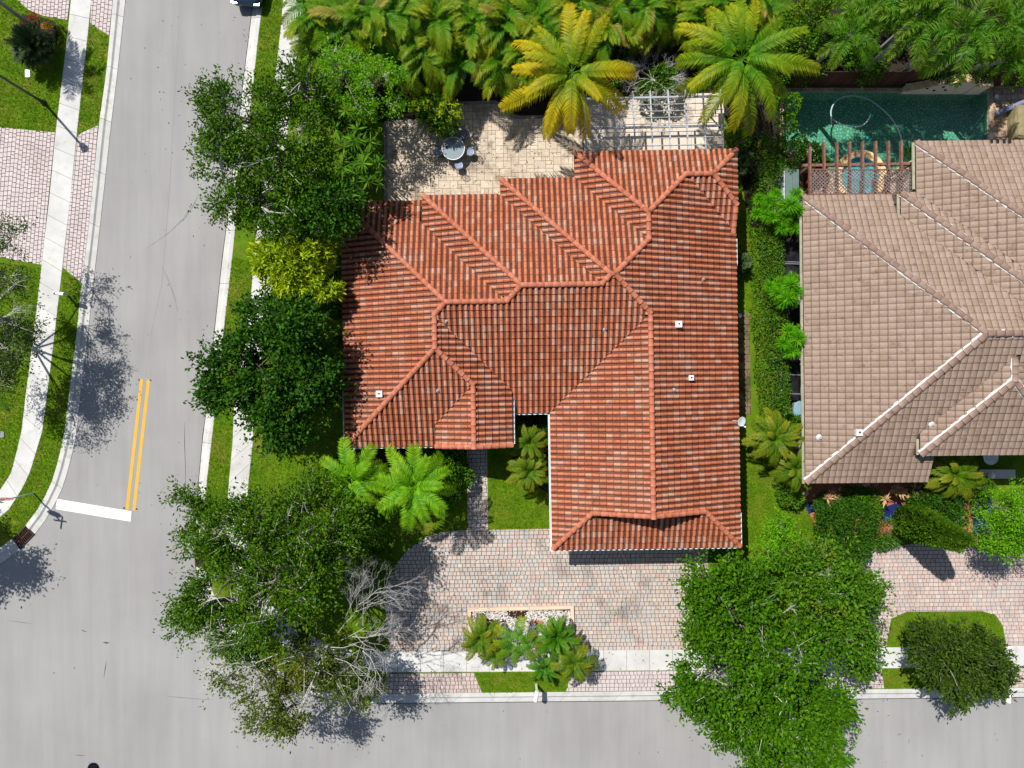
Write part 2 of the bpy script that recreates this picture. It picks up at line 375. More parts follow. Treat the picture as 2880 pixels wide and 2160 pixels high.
def strip(name, A, B, step, prof, mat, joint, label=None, z=Z0, part='slab', gap=.018, inset=.006):
    """pieces laid end to end between two edge lines; prof: [(fraction across, height)]"""
    a = PP(A, z); b = PP(B, z)
    base = MB(); base.sheet(ccw(a + b[::-1]), z - .03 if part == 'slab' else min(h for _, h in prof) - .025)
    root = base.build(name, joint, None, 'structure')
    n = max(1, round(plen(a) / step)); g = gap / plen(a) * .5
    for i in range(n):
        t0 = i / n + g; t1 = (i + 1) / n - g
        ks = [t0, (t0 * 2 + t1) / 3, (t0 + 2 * t1) / 3, t1]
        mb = MB(); m = len(prof); vs = []
        for t in ks:
            p = lerp_poly(a, t); q = lerp_poly(b, t)
            vs.append((p[0], p[1], z - .08))
            for f, h in prof: vs.append((p[0] + (q[0] - p[0]) * f, p[1] + (q[1] - p[1]) * f, h))
            vs.append((q[0], q[1], z - .08 if part == 'slab' else -.03))
        w = m + 2; fs = []
        for r in range(3):
            for c in range(w - 1): fs.append((r * w + c, r * w + c + 1, (r + 1) * w + c + 1, (r + 1) * w + c))
        fs.append(tuple(range(w - 1, -1, -1))); fs.append(tuple(3 * w + c for c in range(w)))
        mb.add(vs, fs); mb.build(part, mat, root)
    return root
kprof = [(0.0, .115), (.05, .122), (.40, .120), (.52, .055), (.56, .040), (1.0, .022)]
strip('kerb', K_L_G[:14], K_L_R[:14], 2.95, kprof, M['kerb'], M['joint'], part='kerb_stone')
strip('kerb', K_L_G[14:], K_L_R[14:], 2.95, kprof, M['kerb'], M['joint'], part='kerb_stone')
strip('kerb', K_R_G[:11], K_R_R[:11], 2.95, kprof, M['kerb'], M['joint'], part='kerb_stone')
strip('kerb', K_R_G[11:], K_R_R[11:], 2.95, kprof, M['kerb'], M['joint'], part='kerb_stone')
sp = [(0.0, Z0 + .018), (.02, Z0 + .026), (.98, Z0 + .026), (1.0, Z0 + .018)]
SW_L_A = [(240, -400), (200, 0), (191, 93), (167, 291), (156, 382), (139, 564), (120, 716), (117, 752), (93, 959), (74, 1102), (61, 1215), (33, 1328), (6, 1371), (-35, 1425), (-120, 1490), (-300, 1530), (-800, 1535)]
SW_L_B = [(300, -400), (257, 0), (248, 93), (226, 291), (216, 382), (198, 564), (180, 716), (176, 752), (152, 959), (134, 1102), (119, 1215), (85, 1328), (65, 1371), (26, 1432), (-70, 1515), (-280, 1580), (-800, 1590)]
strip('sidewalk', SW_L_A, SW_L_B, 1.27, sp, M['slab'], M['joint'])
SW_R_A = [(830, -300), (797, 0), (788, 100), (769, 260), (722, 640), (705, 850), (678, 1020), (658, 1150), (655, 1240), (643, 1370), (636, 1470), (640, 1560), (664, 1650), (716, 1740), (800, 1818), (900, 1868), (980, 1886)]
SW_R_B = [(884, -300), (851, 0), (842, 100), (823, 260), (776, 640), (760, 850), (733, 1020), (715, 1150), (712, 1240), (698, 1370), (692, 1470), (696, 1550), (716, 1622), (762, 1698), (835, 1764), (920, 1812), (990, 1829)]
strip('sidewalk', SW_R_A, SW_R_B, 1.27, sp, M['slab'], M['joint'])
SW_B_A = [(990, 1891), (1400, 1889), (1900, 1885), (2400, 1880), (2880, 1875), (3500, 1870)]
SW_B_B = [(990, 1834), (1400, 1832), (1900, 1827), (2400, 1822), (2880, 1816), (3500, 1810)]
strip('sidewalk', SW_B_A, SW_B_B, 1.30, sp, M['slab'], M['joint'])

def brick_cells(poly, bw, bl, ang, jitter=0.0, gap=.02, ashlar=False):
    """rectangles of a bond (bw = row height, bl = brick length) clipped to poly -> [(full?, pts)]"""
    ca, sa = math.cos(ang), math.sin(ang)
    loc = [(x * ca + y * sa, -x * sa + y * ca) for x, y in poly]
    x0 = min(p[0] for p in loc); x1 = max(p[0] for p in loc); y0 = min(p[1] for p in loc); y1 = max(p[1] for p in loc)
    rects = []
    if ashlar:
        nx = int((x1 - x0) / bw) + 2; ny = int((y1 - y0) / bw) + 2; used = [[False] * nx for _ in range(ny)]
        for j in range(ny):
            for i in range(nx):
                if used[j][i]: continue
                opts = [(2, 2), (2, 1), (1, 2), (1, 1), (2, 2), (3, 2), (2, 1)]; rnd.shuffle(opts)
                for w, h in opts + [(1, 1)]:
                    if i + w <= nx and j + h <= ny and not any(used[j + b][i + a] for a in range(w) for b in range(h)):
                        for a in range(w):
                            for b in range(h): used[j + b][i + a] = True
                        rects.append((x0 + i * bw, y0 + j * bw, w * bw, h * bw)); break
    else:
        r = 0; y = y0
        while y < y1:
            x = x0 - bl * (.5 if r % 2 else 0) - rnd.random() * bl * .2
            while x < x1:
                L = bl * rnd.choice((1, 1, 1, .72)) if jitter else bl
                rects.append((x, y, L, bw)); x += L
            y += bw; r += 1
    out = []; g = gap / 2; A0 = None
    for (x, y, w, h) in rects:
        X0, Y0, X1, Y1 = x + g, y + g, x + w - g, y + h - g
        q = clip_half(loc, 1, 0, -X0)
        if len(q) > 2: q = clip_half(q, -1, 0, X1)
        if len(q) > 2: q = clip_half(q, 0, 1, -Y0)
        if len(q) > 2: q = clip_half(q, 0, -1, Y1)
        if len(q) < 3: continue
        a = area(q); full = (X1 - X0) * (Y1 - Y0)
        if a < full * .12: continue
        if a > full * .985: q = [(X0, Y0), (X1, Y0), (X1, Y1), (X0, Y1)]; fl = True
        else: q = ccw(q); fl = False
        out.append((fl, (x + w / 2, y + h / 2, X1 - X0, Y1 - Y0), [(a_ * ca - b_ * sa, a_ * sa + b_ * ca) for a_, b_ in q]))
    return out
def paving(name, poly_px, bw, bl, deg, mat, near, z=Z0, hgt=.03, jitter=1, nmax=300, part='paver', gap=.02, ashlar=False, joint=None, hide=(), bed_lift=.006, kind='structure', parent=None, inset=.008):
    poly = ccw(PP(poly_px, z)); base = MB().sheet(poly, z + bed_lift)
    root = base.build(name, joint or M['joint'], parent, kind)
    cells = brick_cells(poly, bw, bl, math.radians(deg), jitter, gap, ashlar)
    nx, ny = P(*near, z); hidden = [ccw(PP(h, z)) for h in hide]; keep = []; rest = MB(); lib = {}
    for fl, (cx, cy, w, h), q in cells:
        mx = sum(p[0] for p in q) / len(q); my = sum(p[1] for p in q) / len(q)
        vis = not any(inside(mx, my, hp) for hp in hidden)
        keep.append((0 if (fl and vis) else 1, -w * h if ashlar else 0, math.hypot(mx - nx, my - ny), fl, w, h, q, mx, my))
    keep.sort(key=lambda k: k[:3]); n = 0
    for pri, _, _, fl, w, h, q, mx, my in keep:
        dz = rnd.uniform(-.003, .003)
        if fl and pri == 0 and n < nmax:
            key = (round(w, 3), round(h, 3))
            if key not in lib:
                lib[key] = MB().prism([(-w / 2, -h / 2), (w / 2, -h / 2), (w / 2, h / 2), (-w / 2, h / 2)], 0, hgt, inset).mesh(part, mat)
            o = inst(part, lib[key], root); o.location = (mx, my, z + bed_lift - .003 + dz)
            o.rotation_euler = (rnd.uniform(-.008, .008), rnd.uniform(-.008, .008), math.radians(deg) + rnd.uniform(-.008, .008)); n += 1
        elif len(q) >= 3:
            rest.prism(q, z + bed_lift - .003, z + bed_lift + hgt - .003 + dz, inset)
    if rest.v: rest.build(part, mat, root, 'stuff')
    return root
HOUSE_PX = [(1600, 1100), (2050, 1100), (2050, 1500), (1600, 1500)]
D1 = [(1096, 1834), (1086, 1760), (1084, 1650), (1100, 1602), (1148, 1545), (1200, 1508), (1250, 1494), (1315, 1491), (1373, 1490), (1548, 1487), (1600, 1478), (2000, 1478), (1992, 1545), (1990, 1700), (1990, 1826), (1600, 1830), (1340, 1832)]
paving('driveway', D1, .225, .27, .6, M['paver'], (1330, 1620), hide=[HOUSE_PX, [(1310, 1700), (1615, 1695), (1615, 1835), (1310, 1835)]])
paving('entry_walk', [(1315, 1494), (1313, 1240), (1370, 1240), (1373, 1493)], .215, .27, .6, M['paver'], (1345, 1400))
paving('driveway_apron', [(1090, 1894), (1333, 1892), (1356, 1948), (1072, 1950), (1076, 1920)], .225, .25, .6, M['paver_warm'], (1200, 1920), nmax=160)
paving('driveway_apron', [(1608, 1890), (2478, 1881), (2486, 1936), (1592, 1944)], .225, .25, .6, M['paver_pink'], (1750, 1915), nmax=220)
paving('driveway', [(2420, 1560), (2440, 1545), (2560, 1530), (2650, 1527), (2680, 1500), (2692, 1440), (2712, 1400), (2712, 1535), (2760, 1545), (2900, 1535), (3200, 1535), (3200, 1812), (2830, 1816), (2820, 1760), (2800, 1730), (2760, 1718), (2550, 1720), (2505, 1740), (2492, 1820), (2420, 1820)], .225, .28, .6, M['paver_warm'], (2640, 1640))
paving('driveway_apron', [(2770, 1878), (3200, 1873), (3200, 1928), (2790, 1934)], .225, .28, .6, M['paver_warm'], (2860, 1905), nmax=120)
paving('driveway', [(-250, 350), (0, 358), (80, 366), (156, 373), (118, 745), (60, 735), (0, 722), (-250, 700)], .215, .27, 85, M['paver_pink'], (70, 520))
paving('driveway_apron', [(218, 386), (230, 374), (252, 364), (277, 353), (264, 495), (249, 642), (231, 798), (178, 752), (198, 566)], .215, .27, 85, M['paver_pink'], (225, 560))
paving('driveway', [(190, 57), (120, 45), (80, 28), (50, 0), (30, -60), (204, -60)], .215, .27, 85, M['paver_pink'], (130, 20))
paving('driveway_apron', [(255, 68), (307, 100), (318, 0), (322, -60), (262, -60), (257, 0)], .215, .27, 85, M['paver_pink'], (285, 40))
paving('patio', [(1084, 345), (1170, 341), (1290, 291), (1395, 287), (1412, 302), (1440, 326), (1462, 331), (1640, 327), (1640, 560), (1084, 640)], .215, .215, .6, M['stamped'], (1350, 430), ashlar=True, gap=.013, part='patio_stone', inset=.006, joint=plain('patio_joint', (.19, .14, .095), .95, .1))
pb = MB()
edge = [(1080, 640), (1080, 341), (1170, 336), (1288, 287), (1396, 283), (1414, 297), (1442, 321), (1463, 326), (1640, 322)]
ins = [(1090, 640), (1090, 351), (1174, 346), (1291, 297), (1393, 293), (1406, 304), (1436, 330), (1460, 336), (1640, 332)]
strip('patio_border', edge, ins, .5, [(0, .142), (.06, .15), (.94, .15), (1, .142)], plain('patio_border_stone', (.21, .18, .165), .9, .2, var=.3, scale=4), M['joint'], part='border_stone')
paving('covered_patio', [(1642, 268), (2036, 262), (2036, 470), (1642, 470)], 1.0, 2.6, .6, M['patio_slab'], (1800, 350), jitter=0, hgt=.03, part='slab', gap=.01)
paving('side_path', [(2076, 880), (2108, 880), (2112, 1165), (2080, 1165)], .42, .34, .6, M['tilepath'], (2094, 1000), jitter=0, nmax=100, part='path_stone')
paving('pool_deck', [(2190, 425), (2318, 425), (2318, 480), (2580, 480), (2580, 425), (2600, 425), (2600, 620), (2250, 620), (2250, 475), (2190, 475)], .34, .52, 4, M['deck'], (2400, 460), nmax=120, part='deck_stone', hide=[[(2285, 475), (2575, 475), (2575, 620), (2285, 620)]])
paving('pool_deck', [(2781, 240), (3000, 240), (3000, 425), (2781, 425)], .34, .52, 4, M['deck'], (2810, 330), nmax=80, part='deck_stone')

# mulch beds of the neighbour's front garden
def bedsheet(name, px, mat, z=Z0 + .008): return MB().sheet(ccw(PP(px, Z0)), z).build(name, mat, None, 'structure')
bedsheet('red_mulch_bed', [(2250, 1350), (2620, 1345), (2690, 1400), (2695, 1450), (2560, 1500), (2420, 1520), (2300, 1500), (2275, 1440), (2254, 1400)], M['redmulch'])
bedsheet('blue_glass_bed', [(2262, 1415), (2310, 1408), (2400, 1405), (2470, 1430), (2530, 1412), (2560, 1440), (2500, 1470), (2440, 1445), (2370, 1430), (2310, 1430), (2274, 1446)], M['bluemulch'], Z0 + .013)
bedsheet('narrow_red_bed', [(2712, 1385), (2732, 1385), (2735, 1500), (2770, 1535), (2713, 1535)], M['redmulch'])
bedsheet('blue_glass_patch', [(2732, 1400), (2790, 1400), (2790, 1500), (2737, 1500)], M['bluemulch'], Z0 + .013)
bedsheet('corner_planting_bed', [(60, 40), (100, 45), (150, 58), (168, 80), (165, 110), (150, 150), (120, 175), (80, 175), (45, 150), (40, 110), (55, 70)], M['soil'])
bedsheet('garden_soil', [(1640, 250), (2200, 250), (2200, 430), (2190, 640), (2110, 640), (2070, 430), (2040, 330), (1640, 330)], M['soil'], Z0 + .002)

# road markings: sheets a few millimetres above the asphalt
o = MB().sheet(ccw(PP([(160, 1403), (370, 1438), (367, 1467), (157, 1432)], 0)), .005).build('stop_line', M['roadwhite'], None, 'structure')
o = MB()
for a, b in (((394, 1066), (353, 1433)), ((413.5, 1068), (372, 1436))):
    o.sheet(ccw(PP([(a[0], a[1]), (a[0] + 9, a[1]), (b[0] + 9, b[1]), (b[0], b[1])], 0)), .005)
o.build('yellow_centre_line', M['roadyellow'], None, 'structure')
tar = plain('tar_seal', (.075, .075, .078), .9, .2, var=.35, scale=8)
o = MB()
def mark(pts, w, z=.004):
    q = PP(pts, 0); L = []; R = []
    for i, p in enumerate(q):
        a = Vector(q[max(i - 1, 0)]); b = Vector(q[min(i + 1, len(q) - 1)]); d = (b - a).normalized(); s = Vector((-d.y, d.x)) * (w * rnd.uniform(.4, 1) / 2)
        if i in (0, len(q) - 1): s *= .2
        L.append((p[0] + s.x, p[1] + s.y)); R.append((p[0] - s.x, p[1] - s.y))
    for i in range(len(q) - 1): o.sheet(ccw([L[i], L[i + 1], R[i + 1], R[i]]), z)
mark([(299, 1858), (296, 1880), (292, 1905)], .08)
mark([(20, 1745), (60, 1750), (95, 1755)], .03); mark([(470, 1958), (500, 1961), (560, 1966), (600, 1968)], .03)
mark([(205, 2123), (225, 2124), (243, 2126)], .05); mark([(520, 1188), (519, 1240), (522, 1330), (520, 1400)], .04)
mark([(290, 1806), (298, 1808), (308, 1808)], .12); mark([(228, 1771), (236, 1775), (245, 1776)], .1)
mark([(229, 2040), (231, 2046)], .05); mark([(274, 1693), (276, 1697)], .06)
for _ in range(60):
    px = rnd.uniform(330, 620); py = rnd.uniform(0, 1500) if rnd.random() < .6 else rnd.uniform(1700, 2150)
    if py > 1600: px = rnd.uniform(0, 2800)
    mark([(px, py), (px + rnd.uniform(-2, 2), py + rnd.uniform(-3, 3)), (px + rnd.uniform(-3, 3), py + 4)], rnd.uniform(.03, .07))
o.build('tar_marks', tar, None, 'stuff')
o = MB(); mark([(505, 30), (490, 300), (475, 560), (455, 800), (425, 940), (411, 1060)], .025, .003)
mark([(560, 545), (545, 575), (520, 612), (480, 650), (440, 680), (410, 700)], .10, .003); mark([(455, 750), (475, 790), (492, 840), (500, 880)], .09, .003)
o.build('tyre_marks', plain('faint_tyre_mark', (.20, .195, .195), .9, .2, var=.15, scale=4), None, 'stuff')

def grass(name, polys, per_m2, hgt=.07, mat=None, excl=()):
    pos = []
    ex = [ccw(PP(e, Z0)) for e in excl]
    for poly in polys:
        q = ccw(PP(poly, Z0)); xs = [p[0] for p in q]; ys = [p[1] for p in q]
        n = int((max(xs) - min(xs)) * (max(ys) - min(ys)) * per_m2)
        X = NP.uniform(min(xs), max(xs), n); Y = NP.uniform(min(ys), max(ys), n)
        for x, y in zip(X, Y):
            if inside(x, y, q) and not any(inside(x, y, e) for e in ex): pos.append((x, y))
    p = np.array(pos); n = len(p); k = 2
    p = np.repeat(p, k, 0); n *= k
    a = NP.uniform(0, 2 * np.pi, n); h = hgt * NP.uniform(.6, 1.5, n); w = NP.uniform(.008, .016, n); lean = NP.uniform(.4, 1.5, n)
    c, s_ = np.cos(a), np.sin(a); off = NP.normal(0, .02, (n, 2)); V = np.zeros((n, 3, 3))
    bx = p[:, 0] + off[:, 0]; by = p[:, 1] + off[:, 1]
    V[:, 0] = np.stack([bx - s_ * w, by + c * w, np.full(n, Z0)], 1); V[:, 1] = np.stack([bx + s_ * w, by - c * w, np.full(n, Z0)], 1)
    V[:, 2] = np.stack([bx + c * h * lean, by + s_ * h * lean, Z0 + h], 1)
    return cloud(name, V, mat or M['grass'], None, 'stuff')
def cloud(name, V, mat, parent, kind=None):
    """V: (n,k,3) -> n separate k-gons in one mesh"""
    n, k, _ = V.shape; me = bpy.data.meshes.new(name)
    me.vertices.add(n * k); me.vertices.foreach_set('co', V.astype(np.float32).ravel())
    me.loops.add(n * k); me.loops.foreach_set('vertex_index', np.arange(n * k, dtype=np.int32))
    me.polygons.add(n); me.polygons.foreach_set('loop_start', np.arange(0, n * k, k, dtype=np.int32))
    me.polygons.foreach_set('loop_total', np.full(n, k, dtype=np.int32))
    me.materials.append(mat); me.update(); me.validate()
    return finish(bpy.data.objects.new(name, me), parent, kind)
GR = [[(-20, -20), (20, -20), (70, 20), (120, 48), (190, 60), (167, 291), (156, 372), (80, 364), (-20, 356)], [(250, 72), (307, 104), (279, 347), (255, 360), (218, 382), (226, 291)],
      [(178, 756), (229, 798), (216, 937), (198, 1080), (181, 1223), (144, 1362), (112, 1425), (72, 1478), (35, 1516), (0, 1500), (26, 1432), (65, 1371), (85, 1328), (119, 1215), (134, 1102), (152, 959)],
      [(-20, 735), (117, 755), (93, 959), (74, 1102), (61, 1215), (33, 1328), (6, 1371), (-20, 1400)],
      [(742, 0), (797, 0), (788, 100), (769, 260), (722, 640), (665, 640), (710, 260)], [(654, 720), (714, 740), (705, 850), (678, 1020), (658, 1150), (643, 1370), (636, 1470), (640, 1560), (700, 1720), (646, 1740), (573, 1560), (580, 1371), (598, 1219), (605, 1154), (630, 924)],
      [(712, 1180), (960, 1200), (985, 1360), (1085, 1395), (1215, 1430), (1312, 1400), (1312, 1490), (1250, 1490), (1195, 1504), (1143, 1540), (1094, 1600), (1080, 1650), (1080, 1760), (1088, 1826), (990, 1826), (840, 1764), (720, 1622), (692, 1470), (698, 1370)],
      [(1376, 1255), (1440, 1290), (1500, 1360), (1550, 1400), (1550, 1485), (1376, 1488)], [(1333, 1893), (1604, 1890), (1588, 1944), (1358, 1948)],
      [(2000, 1480), (2090, 1240), (2160, 1245), (2250, 1380), (2290, 1480), (2420, 1520), (2640, 1525), (2440, 1542), (2400, 1600), (2200, 1750), (1996, 1700), (1994, 1545)],
      [(2505, 1745), (2550, 1722), (2760, 1722), (2798, 1735), (2818, 1765), (2826, 1814), (2496, 1818)], [(2480, 1882), (2768, 1880), (2786, 1934), (2488, 1937)],
      [(2070, 620), (2112, 560), (2118, 880), (2078, 880)], [(760, 720), (960, 700), (960, 1200), (720, 1200), (722, 1060)]]
grass('lawn_grass', GR[:6] + GR[7:12], 230)
grass('lawn_grass', [GR[6], GR[12], GR[13]], 120, .08)
# ------------------------------------------------------------------ houses: hip roofs laid tile by tile
PITCH = 5 / 12
class Roof:
    """planes: id -> (du, dv, off, z0): inward distance d = du*u+dv*v-off, height z0+PITCH*d
       wings: (ids, bounds): the wing is the minimum of its planes; the roof is the maximum of its wings"""
    def __init__(s, planes, wings, rakes):
        s.pl = planes; s.wings = wings; s.rakes = rakes
    def d(s, i, u, v): p = s.pl[i]; return p[0] * u + p[1] * v - p[2]
    def z(s, i, u, v): return s.pl[i][3] + PITCH * s.d(i, u, v)
    def env(s, u, v):
        best = None
        for ids, bounds in s.wings:
            ok = True
            for a, b, c in bounds:
                if a * u + b * v + c < 0: ok = False; break
            if not ok: continue
            zz = None
            for i in ids:
                dd = s.d(i, u, v)
                if dd < -1e-6: ok = False; break
                z = s.pl[i][3] + PITCH * dd
                if zz is None or z < zz[0]: zz = (z, i)
            if ok and (best is None or zz[0] > best[0] + 1e-9): best = zz
        return best
    def meet(s, a, b, c):
        """(u, v, z) where three planes meet"""
        A = []; B = []
        for i in (a, b, c):
            p = s.pl[i]; A.append([PITCH * p[0], PITCH * p[1], -1]); B.append(PITCH * p[2] - p[3])
        return tuple(float(x) for x in np.linalg.solve(np.array(A), np.array(B)))
    def on(s, i, u, v): return (u, v, s.z(i, u, v))

def halfplane(p, q, sign):
    """z_p - z_q as a*u+b*v+c, times sign"""
    return tuple(sign * x for x in (PITCH * (p[0] - q[0]), PITCH * (p[1] - q[1]), (p[3] - q[3]) - PITCH * (p[2] - q[2])))

def lay_tiles(R, root, off, box, w, c, prof, lip, mat, nvar, near, nmax=300, name='roof_tile', lift=.012):
    rest = MB(); full = []; u0, u1, v0, v1 = box
    for pid, pl in R.pl.items():
        du, dv, o_, z0 = pl
        tu, tv = -dv, du                                   # along the eave
        cs = [(a, b) for a in (u0, u1) for b in (v0, v1)]
        ts = [a * tu + b * tv for a, b in cs]; ds = [a * du + b * dv - o_ for a, b in cs]
        i0, i1 = math.floor(min(ts) / w), math.ceil(max(ts) / w); j1 = math.ceil(max(ds) / c)
        for i in range(i0, i1):
            for j in range(0, j1):
                t = i * w; d = j * c
                um = (t + w / 2) * tu + (d + c / 2 + o_) * du; vm = (t + w / 2) * tv + (d + c / 2 + o_) * dv
                if not (u0 - .3 < um < u1 + .3 and v0 - .3 < vm < v1 + .3): continue
                rect = [((t + a) * tu + (d + b + o_) * du, (t + a) * tv + (d + b + o_) * dv) for a, b in ((0, 0), (w, 0), (w, c), (0, c))]
                hp = []
                for ids, cond, hs in R.rakes:
                    if pid in ids and cond(um, vm): hp += hs
                for h in hp: rect = clip_half(rect, *h)
                if len(rect) < 3 or area(rect) < .0005: continue
                mx = sum(p[0] for p in rect) / len(rect); my = sum(p[1] for p in rect) / len(rect)
                smp = [(p[0] + (mx - p[0]) * .03, p[1] + (my - p[1]) * .03) for p in rect] + [(mx, my)]
                act = False; cut = {}
                for p in smp:
                    e = R.env(*p)
                    if e is None: continue
                    zp = R.z(pid, *p)
                    if e[1] == pid or abs(e[0] - zp) < 1e-6: act = True; continue
                    if abs(e[0] - zp) > .45: continue
                    cut[e[1]] = -1 if zp > e[0] else 1
                if not act: continue
                hp += [halfplane(pl, R.pl[q], sg) for q, sg in cut.items()]
                tv_ = (rnd.random() ** 1.0)
                if not hp:
                    full.append((pid, t, d, um, vm, R.z(pid, um, vm)))
                else:
                    for pn, poly in tile_polys(w, c, prof, lip):
                        q = [((t + x) * tu + (d + y + o_) * du, (t + x) * tv + (d + y + o_) * dv, z0 + PITCH * (d + y) + h + lift) for x, y, h in poly]
                        for h in hp:
                            q = clip_half(q, *h)
                            if len(q) < 3: break
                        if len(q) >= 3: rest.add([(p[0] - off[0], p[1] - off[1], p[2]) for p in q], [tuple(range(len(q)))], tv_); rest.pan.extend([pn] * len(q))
    a = root['turn']; ca, sa = math.cos(a), math.sin(a)
    def far(f):
        x = f[3] * ca - f[4] * sa; y = f[3] * sa + f[4] * ca; return math.hypot(x - near[0], y - near[1])
    full.sort(key=far)
    lib = []
    for k in range(nvar):
        mb = MB()
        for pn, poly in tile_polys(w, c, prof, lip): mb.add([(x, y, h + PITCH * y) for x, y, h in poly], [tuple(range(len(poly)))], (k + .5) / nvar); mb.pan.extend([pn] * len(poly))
        lib.append(mb.mesh(name, mat))
    for n, (pid, t, d, um, vm, z) in enumerate(full):
        du, dv, o_, z0 = R.pl[pid]; tu, tv = -dv, du
        ou = t * tu + (d + o_) * du - off[0]; ov = t * tv + (d + o_) * dv - off[1]; oz = z0 + PITCH * d + lift
        jz = rnd.uniform(-.004, .004); jr = rnd.uniform(-.012, .012)
        if n < nmax:
            m = Matrix(((tu, du, 0, ou), (tv, dv, 0, ov), (0, 0, 1, oz + jz), (0, 0, 0, 1))) @ Matrix.Rotation(jr, 4, 'Z')
            inst(name, lib[rnd.randrange(nvar)], root, m)
        else:
            tn = rnd.random(); base = len(rest.v); cj, sj = math.cos(jr), math.sin(jr)
            for pn, poly in tile_polys(w, c, prof, lip):
                vs = []
                for x, y, h in poly:
                    X = x * cj - y * sj; Y = x * sj + y * cj
                    vs.append((ou + X * tu + Y * du, ov + X * tv + Y * dv, oz + h + PITCH * y + jz))
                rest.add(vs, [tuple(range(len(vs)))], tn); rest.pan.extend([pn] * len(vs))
    rest.build(name, mat, root, 'stuff')
    return len(full)
_tp = {}
def tile_polys(w, c, prof, lip):
    key = (w, c, lip, len(prof))
    if key in _tp: return _tp[key]
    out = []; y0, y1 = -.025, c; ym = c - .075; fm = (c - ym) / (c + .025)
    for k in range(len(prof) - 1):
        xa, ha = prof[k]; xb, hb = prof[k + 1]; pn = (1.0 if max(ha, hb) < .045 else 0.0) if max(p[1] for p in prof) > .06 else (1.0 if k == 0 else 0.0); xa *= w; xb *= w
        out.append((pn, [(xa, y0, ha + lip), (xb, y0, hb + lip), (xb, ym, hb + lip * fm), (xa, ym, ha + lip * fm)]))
        out.append((max(pn, .62), [(xa, ym, ha + lip * fm), (xb, ym, hb + lip * fm), (xb, y1, hb), (xa, y1, ha)]))  # dark upper strip paints the shadow line below the next tile's lip
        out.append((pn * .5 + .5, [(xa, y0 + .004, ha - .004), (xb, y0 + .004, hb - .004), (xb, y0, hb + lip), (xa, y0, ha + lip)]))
    _tp[key] = out; return out

def cap_line(root, off, a, b, lib, step, lift, name='ridge_tile'):
    a = Vector(a); b = Vector(b)
    if b.z < a.z: a, b = b, a
    d = b - a; L = d.length; d.normalize(); n = max(1, round(L / step)); st = L / n
    side = Vector((0, 0, 1)).cross(d)
    if side.length < 1e-4: return
    side.normalize(); up = d.cross(side)
    for k in range(n):
        p = a + d * (st * k) + Vector((-off[0], -off[1], lift))
        sc = st / step
        m = Matrix(((d.x * sc, side.x, up.x, p.x), (d.y * sc, side.y, up.y, p.y), (d.z * sc, side.z, up.z, p.z), (0, 0, 0, 1))) @ Matrix.Rotation(rnd.uniform(-.02, .02), 4, 'Z')
        inst(name, lib[rnd.randrange(len(lib))], root, m)
def cap_lib(mat, step, r, n=6, flat=.8, nvar=4, name='ridge_tile'):
    lib = []
    for k in range(nvar):
        mb = MB(); vs = []
        secs = ((-.03, r * 1.08, .018), (step * .86, r * .95, .0), (step, r * .95, .0))
        secs = ((-.04, r * 1.1, .03), (step - .075, r * .96, .004), (step + .02, r * .92, -.004))
        for x, rr, dz in secs:
            for q in range(n + 1):
                t = math.pi * q / n; vs.append((x, -rr * math.cos(t), rr * flat * math.sin(t) + dz))
        for q in range(n + 1):
            t = math.pi * q / n; rr = r * .9; vs.append((-.035, -rr * math.cos(t), rr * flat * math.sin(t) - .005))
        fs = [(j + q, j + q + 1, n + 1 + j + q + 1, n + 1 + j + q)[::-1] for j in (0, n + 1) for q in range(n)] + [(3 * (n + 1) + q, 3 * (n + 1) + q + 1, q + 1, q) for q in range(n)]
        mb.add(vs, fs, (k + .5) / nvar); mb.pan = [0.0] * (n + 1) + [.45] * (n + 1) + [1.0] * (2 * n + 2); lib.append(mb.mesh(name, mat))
    return lib
def roof_deck(R, root, off, box, mat, cuts_u, cuts_v, step=.5, drop=.02, name='roof'):
    def axis(lo, hi, cuts):
        s = set(round(x, 4) for x in cuts if lo - 1e-6 <= x <= hi + 1e-6) | {lo, hi}; a = lo
        while a < hi: s.add(round(a, 4)); a += step
        s = sorted(s); out = [s[0]]
        for x in s[1:]:
            if x - out[-1] > .02 or x in cuts: out.append(x)
        return out
    U = axis(box[0], box[1], cuts_u); V = axis(box[2], box[3], cuts_v); mb = MB(); cell = {}
    for i in range(len(U) - 1):
        for j in range(len(V) - 1):
            ua, ub, va, vb = U[i], U[i + 1], V[j], V[j + 1]; e = 1e-3
            q = [R.env(ua + e, va + e), R.env(ub - e, va + e), R.env(ub - e, vb - e), R.env(ua + e, vb - e)]
            if any(x is None for x in q): continue
            cell[i, j] = [x[0] - drop for x in q]
    for (i, j), z in cell.items():
        ua, ub, va, vb = U[i] - off[0], U[i + 1] - off[0], V[j] - off[1], V[j + 1] - off[1]
        mb.add([(ua, va, z[0]), (ub, va, z[1]), (ub, vb, z[2]), (ua, vb, z[3])], [(0, 1, 2, 3)])
        for (di, dj), (p0, p1), (k0, k1), (o0, o1) in (((0, -1), ((ua, va), (ub, va)), (0, 1), (3, 2)), ((1, 0), ((ub, va), (ub, vb)), (1, 2), (0, 3)), ((0, 1), ((ub, vb), (ua, vb)), (2, 3), (1, 0)), ((-1, 0), ((ua, vb), (ua, va)), (3, 0), (2, 1))):
            nb = cell.get((i + di, j + dj))
            b0, b1 = (z[k0] - .2, z[k1] - .2) if nb is None else (nb[o0], nb[o1])
            if nb is not None and b0 > z[k0] - .03 and b1 > z[k1] - .03: continue
            mb.add([(*p0, z[k0]), (*p1, z[k1]), (*p1, b1), (*p0, b0)], [(3, 2, 1, 0)])
    return mb.build(name, mat, root)
